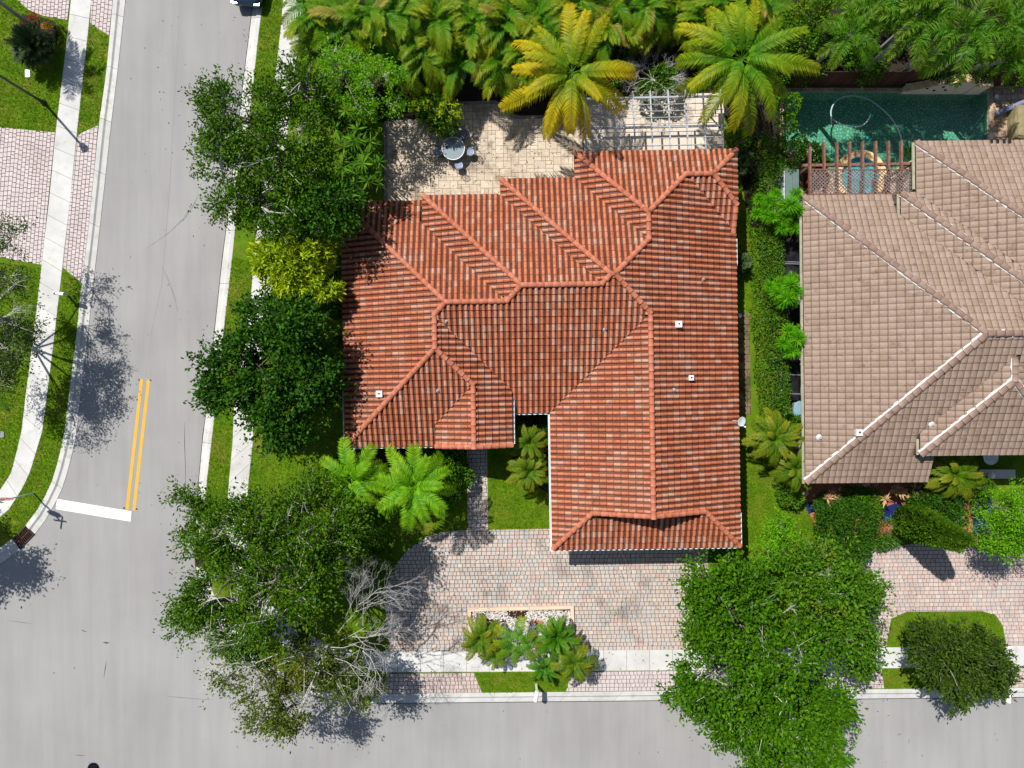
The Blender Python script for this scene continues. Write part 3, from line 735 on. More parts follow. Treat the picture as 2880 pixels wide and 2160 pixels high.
def walls(root, off, foot, R, mat, z0=.05):
    mb = MB(); n = len(foot)
    cu = sum(p[0] for p in foot) / n; cv = sum(p[1] for p in foot) / n
    for i in range(n):
        a, b = foot[i], foot[(i + 1) % n]; L = math.dist(a, b); k = max(1, int(L / .6))
        for q in range(k):
            p = tuple(a[m] + (b[m] - a[m]) * q / k for m in (0, 1)); r = tuple(a[m] + (b[m] - a[m]) * (q + 1) / k for m in (0, 1))
            nx, ny = (b[1] - a[1]) / L, -(b[0] - a[0]) / L
            def top(x):
                e = R.env(x[0] + nx * .1, x[1] + ny * .1) or R.env(x[0] - nx * .1, x[1] - ny * .1); f = R.env(x[0] - nx * .1, x[1] - ny * .1)
                zz = [g[0] for g in (e, f) if g]; return (min(zz) if zz else 2.8) - .06
            mb.add([(p[0] - off[0], p[1] - off[1], z0), (r[0] - off[0], r[1] - off[1], z0), (r[0] - off[0], r[1] - off[1], top(r)), (p[0] - off[0], p[1] - off[1], top(p))], [(0, 1, 2, 3)])
    return mb.build('wall', mat, root)
def opening(root, off, a, b, t, wd, z0, z1, name='window', garage=False, glass='window'):
    """a window or door set on the wall a->b (outside on the right hand of a->b)"""
    L = math.dist(a, b); d = ((b[0] - a[0]) / L, (b[1] - a[1]) / L); nx, ny = d[1], -d[0]
    c = (a[0] + d[0] * L * t - off[0], a[1] + d[1] * L * t - off[1]); ang = math.atan2(d[1], d[0]); f = .09
    fr = MB(); zc = (z0 + z1) / 2
    for s_ in (-1, 1): fr.box(c[0] + d[0] * s_ * (wd / 2 - f / 2) + nx * .03, c[1] + d[1] * s_ * (wd / 2 - f / 2) + ny * .03, zc, f, .12, z1 - z0, ang)
    for zz in (z0 + f / 2, z1 - f / 2): fr.box(c[0] + nx * .03, c[1] + ny * .03, zz, wd - 2 * f, .12, f, ang)
    o = fr.build(name, M['white'], root)
    pn = MB()
    if garage:
        for k in range(4):
            h = (z1 - z0 - 2 * f) / 4; pn.box(c[0] + nx * .02, c[1] + ny * .02, z0 + f + h * (k + .5), wd - 2 * f, .05, h - .02, ang)
        pn.build('door_panel', M['white'], o)
    else:
        pn.box(c[0] + nx * .012, c[1] + ny * .012, zc, wd - 2 * f, .02, z1 - z0 - 2 * f, ang); pn.build('pane', M[glass] if glass == 'window' else M['timber'], o)
    return o
def gutter(root, off, segs, mat=None):
    for (a, b, z) in segs:
        d = Vector((b[0] - a[0], b[1] - a[1])).normalized(); n_ = Vector((-d.y, d.x)); mb = MB(); w_, h_ = .09, .11
        vs = []
        prof = [(-w_ / 2, h_), (-w_ / 2, 0), (w_ / 2, 0), (w_ / 2, h_), (w_ / 2 - .028, h_), (w_ / 2 - .028, .02), (-w_ / 2 + .028, .02), (-w_ / 2 + .028, h_)]
        for p in (a, b):
            for x, zz in prof: vs.append((p[0] + n_.x * x - off[0], p[1] + n_.y * x - off[1], z - .1 + zz))
        k = len(prof); fs = [(i, (i + 1) % k, k + (i + 1) % k, k + i) for i in range(k)] + [tuple(range(k - 1, -1, -1)), tuple(range(k, 2 * k))]
        mb.add(vs, fs); mb.build('gutter', mat or M['white'], root)
def on_roof(R, a, px, py):
    z = 3.5; ca, sa = math.cos(-a), math.sin(-a)
    for _ in range(12):
        x, y = P(px, py, z); u, v = x * ca - y * sa, x * sa + y * ca; e = R.env(u, v)
        if e: z = e[0]
    return u, v, z
def vent_box(root, off, p, s=.34, mat='white'):
    mb = MB(); u, v, z = p[0] - off[0], p[1] - off[1], p[2]
    mb.box(u, v, z + .09, s * .8, s * .8, .26); o = mb.build('roof_vent', M[mat], root)
    c = MB(); c.box(u, v, z + .265, s, s, .07, taper=.9); c.build('cap', M[mat], o)
    h = MB(); h.lathe([(.045, 0), (.05, .02), (0.001, .02)], 8, (u, v + .02, z + .301)); h.build('hole', M['dark'], o)
def vent_pipe(root, off, p, r=.045, h=.3, skirt=.15, mat='galv'):
    u, v, z = p[0] - off[0], p[1] - off[1], p[2]
    mb = MB(); mb.lathe([(skirt, .05), (skirt * .55, .13), (r * 1.3, .17), (r, .18), (r, h), (r * .7, h), (r * .7, h - .1), (.001, h - .1)], 10, (u, v, z)); mb.build('vent_pipe', M[mat], root)

# ---- the terracotta house
TURN = math.radians(.9)
RP = {'W': (1, 0, -8.74, 2.9), 'WE': (-1, 0, .04, 3.42), 'WS': (0, 1, -3.15, 2.9), 'WN': (0, -1, -9.61, 2.9), 'CS': (0, 1, -1.5, 2.9),
      '3N': (0, -1, -9.74, 3.45), '3W': (1, 0, -4.43, 3.45), '2N': (0, -1, -10.51, 3.5), '2W': (1, 0, -.42, 3.5), '1N': (0, -1, -11.84, 3.5), '1W': (1, 0, 3.38, 3.5),
      'E': (-1, 0, -11.76, 2.9), 'EW': (1, 0, 1.97, 2.9), 'ES': (0, 1, -8.65, 2.9), 'NEe': (-1, 0, -11.7, 3.5), 'NEs': (0, 1, 7.62, 2.9), 'GW': (1, 0, -3.95, 3.39)}
RW = [(['W', 'WE', 'WS', 'WN'], []), (['W', 'WN', 'CS', 'E'], []), (['3W', '3N', 'CS', 'E'], []), (['2W', '2N', 'CS', 'E'], []), (['1W', '1N', 'CS', 'E'], []), (['1N', 'NEe', 'NEs', '1W'], []),
      (['E', 'EW'], [(0, 1, 6.7), (0, -1, 7.0)]), (['E', 'EW', 'ES'], [(0, -1, -6.5)]), (['GW', 'WE'], [(0, 1, 3.2), (0, -1, .5)])]
RK = [(('E', 'EW'), lambda u, v: 4.0 < u < 9.73 and v < -5, [(0, 1, 6.7)]), (('GW', 'WE'), lambda u, v: v < -2.5, [(0, 1, 3.2)]), (('NEs',), lambda u, v: u > 10.5, [(-1, 0, 11.7)]), (('WS',), lambda u, v: u > -3.9 and v < -2.85, [(-1, 0, -3.5)])]
RR = Roof(RP, RW, RK)
off = (1.5, 1.6); ca, sa = math.cos(TURN), math.sin(TURN)
house = thing('red_tile_house', 'large house under a sprawling terracotta barrel tile hip roof on the corner plot', 'house', (off[0] * ca - off[1] * sa, off[0] * sa + off[1] * ca, 0), TURN)
BOX = (-8.74, 11.76, -8.65, 11.84)
deck = roof_deck(RR, house, off, BOX, M['underlay'], [p[2] * p[0] for p in RP.values() if p[0]] + [-3.95], [p[2] * p[1] for p in RP.values() if p[1]] + [-6.7, -6.5, -3.2], .3)
deck['turn'] = TURN
PROF_RED = [(0, .018), (.28, 0.0), (.34, .040), (.45, .088), (.63, .108), (.81, .088), (.93, .042), (1.0, .016)]
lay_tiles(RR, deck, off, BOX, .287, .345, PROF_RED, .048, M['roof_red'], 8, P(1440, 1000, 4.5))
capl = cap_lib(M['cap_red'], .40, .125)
m = RR.meet
peakW = m('W', 'WE', 'WS'); w2 = m('W', 'WE', 'CS'); w3 = m('W', 'CS', 'WN'); c4 = m('WN', 'CS', '3W'); c5 = m('3W', 'CS', '3N'); c6 = m('3N', 'CS', '2W'); c7 = m('2W', 'CS', '2N'); c8 = m('2N', 'CS', 'E')
e1 = m('CS', 'E', 'EW'); n1 = m('2N', 'E', '1W'); n2 = m('1W', 'E', '1N'); n3 = m('1N', 'E', 'NEs'); n4 = m('1N', 'NEs', 'NEe'); g1 = m('GW', 'WE', 'WS')
on = RR.on
LINES = [(on('W', -8.7, -3.11), peakW), (peakW, w2), (w2, w3), (on('W', -8.7, 9.57), w3), (w3, c4), (c4, c5), (on('3W', -4.4, 9.71), c5), (c5, c6), (c6, c7), (on('2W', -.4, 10.48), c7), (c7, c8), (c8, e1), (c8, n1), (n1, n2), (on('1W', 3.4, 11.8), n2), (n2, n3), (n3, n4), (on('1N', 11.66, 11.8), n4),
         (on('NEs', 11.66, 9.02), n4), (on('NEs', 11.63, 7.7), on('NEs', 11.63, 9.02)), (on('E', 6.865, -6.72), e1), (on('ES', 2.0, -8.6), m('ES', 'EW', 'E')), (on('ES', 11.7, -8.6), None), (g1, peakW), (on('GW', g1[0], -3.2), g1),
         (on('GW', -3.93, -3.14), on('GW', g1[0], -3.14)), (on('WE', -.06, -3.14), on('WE', g1[0], -3.14)), (on('EW', 4.1, -6.64), on('EW', 6.8, -6.64)), (on('E', 9.65, -6.64), on('E', 6.95, -6.64))]
LINES[21] = (on('ES', 2.02, -8.6), on('ES', 4.07, -6.55)); LINES[22] = (on('ES', 11.71, -8.6), on('ES', 9.66, -6.55))
for a_, b_ in LINES: cap_line(deck, off, a_, b_, capl, .40, .075)
foot = [(-8.2, -2.6), (-.6, -2.6), (-.6, -.95), (2.5, -.95), (2.5, -8.1), (11.2, -8.1), (11.2, 11.3), (3.9, 11.3), (3.9, 9.95), (.1, 9.95), (.1, 9.2), (-3.9, 9.2), (-3.9, 9.05), (-8.2, 9.05)]
walls(house, off, foot, RR, M['stucco'])
opening(house, off, foot[4], foot[5], .36, 4.9, .12, 2.45, 'garage_door', True); opening(house, off, foot[4], foot[5], .80, 2.6, .12, 2.45, 'garage_door', True)
for (i, t, wd, z0_, z1_) in ((0, .2, 1.5, .9, 2.2), (0, .5, 1.5, .9, 2.2), (13, .25, 1.2, .9, 2.2), (13, .5, 1.6, .9, 2.2), (13, .8, 1.2, .9, 2.2), (5, .2, 1.0, .9, 2.2), (5, .5, 1.4, .9, 2.2), (5, .8, 1.0, .9, 2.2), (3, .5, 1.2, .9, 2.2), (6, .5, 3.4, .15, 2.4), (8, .5, 2.4, .15, 2.4), (10, .5, 2.4, .15, 2.4)):
    opening(house, off, foot[i], foot[i + 1] if i < 13 else foot[0], t, wd, z0_, z1_)
opening(house, off, foot[0], foot[1], .83, 1.2, .12, 2.5, 'front_door', glass='timber')
gutter(house, off, [((1.9, -1.5), (1.9, -8.70), 2.86), ((1.84, -8.72), (11.86, -8.72), 2.86), ((11.83, -8.66), (11.83, -6.9), 2.86), ((.06, -3.1), (.06, -.3), 3.32), ((-8.81, -3.2), (-8.81, -.1), 2.86), ((-8.87, -3.22), (-3.3, -3.22), 2.83), ((.05, -1.57), (1.84, -1.57), 2.86), ((11.83, 7.4), (11.83, 6.0), 2.86)])
for px, py in ((1906, 913), (1069, 1108)): vent_box(house, off, on_roof(RR, TURN, px, py))
vent_box(house, off, on_roof(RR, TURN, 1941, 1063), .26)
for px, py in ((1701, 926), (1000, 1121), (1233, 1099), (1895, 1098), (1977, 786), (1256, 905)): vent_pipe(house, off, on_roof(RR, TURN, px, py), .04, .26, .12)

# ---- the brown house next door
BT = math.radians(.6)
BP = {'W': (1, 0, 15.22, 3.0), 'N': (0, -1, -9.62, 3.0), 'S': (0, 1, -5.3, 3.0), 'E': (-1, 0, -34, 3.0), '2W': (1, 0, 20.05, 3.5), '2N': (0, -1, -9.60, 3.5), '3W': (1, 0, 20.85, 3.5), '3N': (0, -1, -12.22, 3.5),
      'gW': (1, 0, 20.57, 4.1), 'gS': (0, 1, -3.82, 4.1), 'gE': (-1, 0, -28.0, 4.1)}
BW = [(['W', 'N', 'S', 'E'], [(0, 1, 3.4)]), (['W', 'N', 'S', 'E'], [(-1, 0, 21.55)]), (['2W', '2N', 'S', 'E'], [(0, 1, 3.4)]), (['3W', '3N', 'S', 'E'], [(0, 1, 3.4)]), (['gW', 'gS', 'gE'], [(0, -1, 2.2)])]
BR = Roof(BP, BW, [(('S',), lambda u, v: v < -3.2 and u > 20.5, [(-1, 0, 21.55)])])
boff = (24.0, 3.0); cb, sb = math.cos(BT), math.sin(BT)
bh = thing('brown_tile_house', 'neighbouring house under a brown flat profile tile roof with white mortared hips', 'house', (boff[0] * cb - boff[1] * sb, boff[0] * sb + boff[1] * cb, 0), BT)
BBOX = (15.22, 34, -5.3, 12.22); VB = (15.22, 29.5, -5.3, 12.22)
bdeck = roof_deck(BR, bh, boff, BBOX, M['underlay2'], [p[2] * p[0] for p in BP.values() if p[0]] + [21.55], [p[2] * p[1] for p in BP.values() if p[1]] + [-3.4], .4)
bdeck['turn'] = BT
PROF_BR = [(0, .010), (.11, -.004), (.2, .012), (.42, .030), (.62, .036), (.80, .030), (.94, .016), (1.0, .008)]
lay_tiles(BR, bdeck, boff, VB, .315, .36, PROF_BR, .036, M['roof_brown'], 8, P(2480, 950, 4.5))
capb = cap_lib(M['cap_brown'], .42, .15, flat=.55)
b = BR.meet; bo = BR.on
pk = b('W', 'N', 'S'); p2 = b('2W', '2N', 'S'); p3 = b('3W', '3N', 'S'); gp = b('gW', 'gS', 'gE'); gk = b('gW', 'gE', 'S')
BL = [(bo('W', 15.26, -5.26), pk), (bo('W', 15.26, 9.58), pk), (pk, (pk[0] + 4.1, pk[1], pk[2])), (bo('2W', 20.09, 9.56), p2), (bo('3W', 20.89, 12.18), p3), (bo('gW', 20.6, -3.78), gp), (bo('gE', 27.96, -3.78), gp), (gp, gk)]
mort = MB()
for a_, b_ in BL:
    cap_line(bdeck, boff, a_, b_, capb, .42, .04)
    A_, B_ = Vector(a_), Vector(b_); d_ = (B_ - A_); L_ = d_.length; d_.normalize(); sd = Vector((-d_.y, d_.x, 0)).normalized(); n_ = int(L_ / .16)
    for s_ in (-1, 1):
        pr = None
        for k in range(n_ + 1):
            p = A_ + d_ * (L_ * k / n_) - Vector((boff[0], boff[1], 0)); wv = .155 + rnd.uniform(.0, .06) + (.05 if s_ * (d_.x + .01) > 0 and (b_ is pk and a_[1] < 0 or b_ is gp) else 0)
            q0 = p + sd * s_ * .10; q1 = p + sd * s_ * wv; q = ((q0.x, q0.y, p.z + .07), (q1.x, q1.y, p.z + .035 - (wv - .1) * .29))
            if pr and (s_ * d_.y * 1 > 0 or rnd.random() < .25 or wv > .23): mort.add([pr[0], q[0], q[1], pr[1]], [(0, 1, 2, 3) if s_ < 0 else (3, 2, 1, 0)])
            pr = q
mort.build('mortar', M['mortar'], bdeck, 'stuff')
bf = [(16.05, -4.75), (21.0, -4.75), (21.0, -2.6), (33.4, -2.6), (33.4, 11.7), (21.4, 11.7), (21.4, 9.1), (16.05, 9.1)]
walls(bh, boff, bf, BR, M['stucco2'])
for (i, t, wd, z0_, z1_) in ((0, .5, 1.8, .9, 2.2), (7, .3, 1.2, .9, 2.2), (7, .7, 1.2, .9, 2.2), (2, .52, 1.6, .15, 2.6), (2, .25, 1.5, .9, 2.4), (4, .5, 3.0, .15, 2.4), (6, .5, 2.0, .9, 2.2)):
    opening(bh, boff, bf[i], bf[(i + 1) % 8], t, wd, z0_, z1_)
gutter(bh, boff, [((15.14, -5.36), (15.14, 9.66), 2.94), ((20.77, 12.2), (20.77, 9.8), 3.44), ((19.97, 9.56), (19.97, 8.3), 3.44), ((20.49, -3.8), (20.49, -3.0), 4.04)], plain('cream_gutter', (.42, .39, .28), .5, .3, var=.2))
dp = MB(); dp.tube([(19.97 - boff[0], 8.3 - boff[1], 3.35), (19.97 - boff[0], 8.12 - boff[1], 3.3)], .05, 6); dp.build('downpipe', M['white'], bh)
vent_box(bh, boff, on_roof(BR, BT, 2410, 1216), .36, 'mortar')
for px, py in ((2303, 1230), (2619, 1193)): vent_pipe(bh, boff, on_roof(BR, BT, px, py), .06, .2, .17, 'mortar')
for px in (2787, 2804, 2822, 2838):
    x, y = P(px, 399, 3.55); cu = x * cb + y * sb; cv = -x * sb + y * cb
    mb = MB(); mb.box(cu - boff[0], cv - boff[1], 3.6, .12, .22, .07); mb.build('bracket', M['black'], bh)
# ------------------------------------------------------------------ vegetation
G = {}
G['oak'] = leaf_mat('oak_leaves', [(.014, .044, .001), (.032, .088, .002), (.062, .145, .003), (.11, .22, .005)], .6, .22, .1)
G['oak_olive'] = leaf_mat('olive_oak_leaves', [(.030, .055, .007), (.055, .09, .009), (.085, .13, .006), (.14, .18, .010)], .6, .25, .1, patch=(.35, (.15, .14, .012), .55, .75))
G['dark'] = leaf_mat('dark_glossy_leaves', [(.010, .042, .003), (.020, .072, .004), (.036, .11, .005), (.06, .16, .008)], .6, .2, .1)
G['bright'] = leaf_mat('bright_green_leaves', [(.022, .075, .005), (.045, .13, .007), (.08, .20, .006), (.14, .27, .010)], .6, .3, .1, patch=(.5, (.17, .20, .012), .55, .75))
G['lime'] = leaf_mat('lime_leaves', [(.06, .20, .006), (.10, .28, .008), (.15, .36, .008), (.22, .44, .014)], .6, .35, .1)
G['green'] = leaf_mat('mid_green_leaves', [(.014, .055, .001), (.034, .11, .002), (.066, .175, .003), (.12, .26, .006)], .6, .28, .1)
G['yellow'] = leaf_mat('yellow_green_leaves', [(.07, .16, .004), (.16, .28, .006), (.28, .40, .009), (.40, .47, .014), (.40, .34, .02)], .6, .3, .1, tcol=(1.3, 1.2, .5))
G['orange'] = leaf_mat('orange_leaves', [(.28, .13, .012), (.45, .22, .015), (.55, .32, .05), (.5, .13, .015)], .4, .3, tcol=(1.3, 1.1, .5))
G['red'] = leaf_mat('red_leaves', [(.10, .012, .012), (.22, .03, .018), (.32, .06, .03), (.14, .02, .02)], .4, .25, tcol=(1.4, .8, .6))
G['cream'] = leaf_mat('cream_pink_leaves', [(.40, .26, .13), (.52, .38, .18), (.34, .12, .07), (.46, .36, .2)], .45, .25, tcol=(1.2, 1.0, .7))
G['pale'] = leaf_mat('dusty_green_leaves', [(.026, .06, .010), (.05, .10, .016), (.09, .15, .026)], .6, .22, .1)
G['olive'] = leaf_mat('olive_small_leaves', [(.016, .040, .007), (.030, .062, .009), (.05, .095, .006), (.08, .125, .010)], .6, .2, .1)
G['hedge'] = leaf_mat('hedge_leaves', [(.018, .060, .005), (.035, .10, .007), (.07, .17, .006), (.16, .23, .010)], .6, .25, .1, patch=(.8, (.26, .24, .02), .56, .72))
G['needle'] = leaf_mat('fresh_pine_needles', [(.06, .24, .003), (.11, .36, .005), (.17, .46, .010)], .6, .3, .12)
G['cypress'] = leaf_mat('cypress_sprays', [(.03, .085, .003), (.06, .14, .005), (.11, .20, .008)], .6, .2, .15)
G['fern'] = leaf_mat('fern_leaves', [(.03, .10, .006), (.05, .15, .008), (.09, .22, .012)], .45, .3)
G['dead'] = leaf_mat('dry_leaves', [(.20, .10, .03), (.30, .16, .05), (.16, .08, .03)], .7, .2)
F = {}
F['coconut'] = frond_mat('coconut_fronds', [(.05, .14, .004), (.085, .20, .005), (.14, .26, .006)], [(.32, .29, .005), (.46, .36, .007), (.52, .34, .010)], 1.35, .10, .9)
F['coconut2'] = frond_mat('green_coconut_fronds', [(.035, .14, .004), (.07, .20, .005), (.12, .26, .007)], [(.26, .27, .006), (.42, .35, .010)], 1.1, .2, .95)
F['areca'] = frond_mat('areca_fronds', [(.026, .115, .003), (.055, .18, .004), (.105, .26, .007)], [(.22, .24, .006), (.38, .30, .010)], .7, .3, 1.0, brown=(.30, .24, .05))
F['foxtail'] = frond_mat('foxtail_fronds', [(.03, .115, .005), (.06, .175, .007), (.11, .25, .012)], [(.12, .16, .012), (.20, .2, .015)], .5, .3, 1.0)
F['fox_bright'] = frond_mat('bright_foxtail_fronds', [(.06, .20, .003), (.11, .30, .005), (.18, .39, .008)], [(.18, .30, .010), (.26, .32, .012)], .5, .3, 1.0)
F['date'] = frond_mat('date_palm_fronds', [(.03, .10, .003), (.065, .15, .004), (.12, .21, .007)], [(.22, .2, .012), (.34, .26, .02)], .6, .2, 1.0)
F['sago'] = frond_mat('sago_fronds', [(.02, .10, .003), (.04, .15, .004), (.08, .22, .006)], [(.12, .19, .012), (.2, .22, .015)], .4, .3, 1.0)
F['dark'] = frond_mat('dark_spiky_leaves', [(.016, .04, .008), (.032, .065, .014), (.07, .11, .035)], [(.12, .12, .05), (.2, .2, .1)], .3, .5, 1.0, .3, .15)

def unit(a): return a / np.maximum(np.linalg.norm(a, axis=-1, keepdims=True), 1e-9)
def leaf_quads(pos, axis, L, Wd, up=.7, cup=0.0):
    """diamond leaves: pos (n,3), axis (n,3), lengths, widths -> (n,4,3)"""
    n = len(pos); nr = unit(NP.normal(0, 1, (n, 3)) * .75 + np.array([0, 0, up]))
    a = unit(axis); b = unit(np.cross(a, nr)); L = np.asarray(L).reshape(-1, 1); Wd = np.asarray(Wd).reshape(-1, 1)
    mid = pos + a * L * .45
    return np.stack([pos, mid + b * Wd * .5, pos + a * L, mid - b * Wd * .5], 1)
def sphere_dirs(n, zmin=-.4):
    z = NP.uniform(zmin, 1, n); t = NP.uniform(0, 2 * np.pi, n); r = np.sqrt(np.maximum(0, 1 - z * z)); return np.stack([r * np.cos(t), r * np.sin(t), z], 1)

def tree(name, label, lobes, leaf_, ntw_, lpt, mat, cat='tree', base=None, trunk=.14, tw=(.5, 1.0), spread=.13, bark='bark', limb_n=7, twig_show=.2, group=None, up=.42, zmin=-.35, shell=(.55, 1.0), hang=.0, twigmat=None, stem_label=None, bare=None):
    """lobes: (px, py, z centre, radius in px, vertical radius m, weight)"""
    leaf = (leaf_[0] * 1.28, leaf_[1] * 1.4) if cat == 'tree' and ntw_ > 350 else (leaf_[0] * 1.1, leaf_[1] * 1.2); ntw = int(ntw_ * (1.05 if cat == 'tree' else 1.1)); Ls = []
    for px, py, z, r, rz, wt in lobes:
        x, y = P(px, py, z); rm = (.86 if ntw_ > 350 and cat == 'tree' else 1) * r * (H - z) / 2000; Ls.append((np.array([x, y, z]), max(rm * .6, rm - .38 * (tw[0] + tw[1]) / 2), rz, wt))
    if base is None: bx, by = Ls[0][0][0], Ls[0][0][1]
    else: bx, by = P(*base, Z0)
    root = thing(name, label, cat, (bx, by, Z0), 0, group); o3 = np.array([bx, by, Z0])
    top = np.array([bx, by, max(.4, Ls[0][0][2] - Ls[0][2] * .7)])
    tk = MB(); mid = (top + o3) / 2 + np.array([rnd.uniform(-.1, .1), rnd.uniform(-.1, .1), 0])
    tk.tube([o3 * 0, mid - o3, top - o3], [trunk * 1.15, trunk * .95, trunk * .8], 8)
    wsum = sum(l[3] for l in Ls); S_, D_, T_ = [], [], []; tg = MB()
    for c, r, rz, wt in Ls:
        n = int(ntw * wt / wsum); jn = c + np.array([0, 0, -rz * .35])
        m_ = (top + jn) / 2 + np.array([0, 0, .12 * np.linalg.norm(jn - top)])
        if np.linalg.norm(jn - top) > .3: tk.tube([top - o3 - np.array([0, 0, .05]), m_ - o3, jn - o3], [trunk * .62, trunk * .45, trunk * .3], 6)
        lim = []
        for d in sphere_dirs(limb_n, -.15):
            e = c + d * np.array([r, r, rz]) * rnd.uniform(.62, .88); m2 = (jn + e) / 2 + NP.normal(0, .08, 3) + np.array([0, 0, .1 * r])
            tk.tube([jn - o3, m2 - o3, e - o3], [trunk * .3, trunk * .19, trunk * .07], 5, False); lim.append(e)
        if cat == 'tree' and ntw_ > 250:      # twigs gather in tufts with gaps between them
            nt = max(6, n // 19); td = sphere_dirs(nt, zmin); tq = NP.uniform(shell[0], shell[1] + .12, (nt, 1)) ** .7; wk = NP.uniform(.1, 1.8, nt); ix = NP.choice(nt, n, p=wk / wk.sum()); sg = min(.45, .34 / max(r, .3))
            d = unit(td[ix] + NP.normal(0, sg, (n, 3))); q = np.clip(tq[ix] + NP.normal(0, .10, (n, 1)), .15, 1.2)
        else: d = sphere_dirs(n, zmin); q = NP.uniform(shell[0], shell[1], (n, 1)) ** .7
        # lumpy silhouette
        k = NP.normal(0, 1, (9, 3)); k = unit(k); lump = 1 + .16 * np.sin((d @ k.T) * 5 + NP.uniform(0, 6, 9)).sum(1, keepdims=True) / 3
        st = c + d * q * lump * np.array([r, r, rz]); dr = unit(d * np.array([1, 1, .55]) + NP.normal(0, .42, (n, 3)) + np.array([0, 0, .12 - hang]))
        S_.append(st); D_.append(dr); T_.append(NP.uniform(tw[0], tw[1], n) * np.where(NP.uniform(0, 1, n) < .06, 1.7, 1.0))
        lim = np.array(lim)
        for i in range(0, n):
            if rnd.random() < twig_show:
                a = st[i] - dr[i] * .25; tg.tube([a - o3, st[i] + dr[i] * T_[-1][i] * .5 - o3, st[i] + dr[i] * T_[-1][i] - o3], [.016, .012, .005], 3, False)
            if rnd.random() < twig_show * .5:
                e = lim[np.argmin(((lim - st[i]) ** 2).sum(1))]; tg.tube([e - o3, (e + st[i]) / 2 - o3 + NP.normal(0, .06, 3), st[i] - o3], [.022, .018, .014], 3, False)
    tk.build('trunk', M[bark], root)
    if tg.v: tg.build('twigs', M[twigmat or bark], root, 'stuff')
    S_ = np.concatenate(S_); D_ = np.concatenate(D_); T_ = np.concatenate(T_); n = len(S_)
    t = NP.uniform(.05, 1.05, (n, lpt)); pos = S_[:, None] + D_[:, None] * (t * T_[:, None])[..., None] + NP.normal(0, spread, (n, lpt, 3)) * np.array([1, 1, .7])
    ax = unit(D_[:, None] * .8 + NP.normal(0, .75, (n, lpt, 3)) + np.array([0, 0, -hang])); pos = pos.reshape(-1, 3); ax = ax.reshape(-1, 3)
    sc = NP.uniform(.7, 1.3, len(pos)); V = leaf_quads(pos - o3, ax, leaf[0] * sc, leaf[1] * sc, up)
    cloud('crown', V, G[mat], root)
    return root, o3
def bare_branches(root, o3, starts, mat='palebark', name='bare_branch'):
    """leafless forks: starts = (px, py, z, heading deg, length m, spread)"""
    def fork(tg, p, d, L, r, depth):
        q = p + d * L; m_ = (p + q) / 2 + NP.normal(0, .04 * L + .01, 3); tg.tube([p - o3, m_ - o3, q - o3], [r, r * .8, r * .55], 3, False)
        if depth == 0: return
        for _ in range(rnd.choice((2, 3, 3))): fork(tg, p + (q - p) * rnd.uniform(.45, 1), unit(d + NP.normal(0, .5, 3) * np.array([1, 1, .5])), L * rnd.uniform(.55, .85), r * .6, depth - 1)
    for px, py, z, hd, L, dep in starts:
        x, y = P(px, py, z); a = math.radians(hd); tg = MB(); fork(tg, np.array([x, y, z]), unit(np.array([math.cos(a), math.sin(a), .15])), L, .024, dep + 1 if dep > 3 else dep); tg.build(name, M[mat], root)
def bush(name, label, lobes, leaf, n, mat, cat='shrub', group=None, up=.8, zmin=-.2, shell=(.7, 1.0), stem='bark', flat=1.0):
    """rounded leafy mass: lobes (px, py, z, r px, rz m)"""
    Ls = []
    for px, py, z, r, rz in lobes:
        x, y = P(px, py, z); Ls.append((np.array([x, y, z]), r * (H - z) / 2000, rz))
    o3 = np.array([Ls[0][0][0], Ls[0][0][1], Z0]); root = thing(name, label, cat, tuple(o3), 0, group)
    n = int(n * 1.5); leaf = (leaf[0] * 1.1, leaf[1] * 1.35); tot = sum(l[1] ** 2 for l in Ls); PV = []; AX = []; st = MB()
    for c, r, rz in Ls:
        k_ = max(20, int(n * r * r / tot)); d = sphere_dirs(k_, zmin); q = NP.uniform(shell[0], shell[1], (k_, 1)) ** .8
        k = unit(NP.normal(0, 1, (7, 3))); lump = 1 + .12 * np.sin((d @ k.T) * 6 + NP.uniform(0, 6, 7)).sum(1, keepdims=True) / 2.6
        PV.append(c + d * q * lump * np.array([r, r, rz])); AX.append(unit(d + NP.normal(0, .7, (k_, 3))))
        for _ in range(4):
            e = c + sphere_dirs(1, .1)[0] * np.array([r, r, rz]) * .7; st.tube([np.array([c[0] - o3[0], c[1] - o3[1], 0]), (e + c) / 2 - o3, e - o3], [.03, .022, .008], 4, False)
    st.build('stem', M[stem], root)
    p = np.concatenate(PV); a = np.concatenate(AX); sc = NP.uniform(.65, 1.35, len(p))
    cloud('foliage', leaf_quads(p - o3, a, leaf[0] * sc, leaf[1] * sc, up), G[mat], root); return root, o3
def rosettes(name, label, spots, nleaf, L, Wd, mat, cat='shrub', group=None, tilt=(.15, .9), base=None):
    """whorls of long leaves: spots (px, py, z)"""
    pts = [np.array([*P(a, b, z), z]) for a, b, z in spots]; c = sum(pts) / len(pts)
    o3 = np.array([c[0], c[1], Z0]) if base is None else np.array([*P(*base), Z0]); root = thing(name, label, cat, tuple(o3), 0, group); PV, AX, LL = [], [], []; st = MB()
    for p in pts:
        k = nleaf; t = NP.uniform(0, 2 * np.pi, k); e = NP.uniform(tilt[0], tilt[1], k)
        PV.append(np.repeat(p[None], k, 0) + NP.normal(0, .02, (k, 3))); AX.append(np.stack([np.cos(t), np.sin(t), e], 1)); LL.append(NP.uniform(.7, 1.2, k))
        st.tube([np.array([(p[0] - o3[0]) * .5, (p[1] - o3[1]) * .5, 0]), (p - o3) * np.array([.9, .9, .6]), p - o3], [.03, .022, .015], 4, False)
    st.build('stem', M['bark'], root)
    LL = np.concatenate(LL); cloud('foliage', leaf_quads(np.concatenate(PV) - o3, np.concatenate(AX), L * LL, Wd * LL, 1.2), G[mat], root); return root

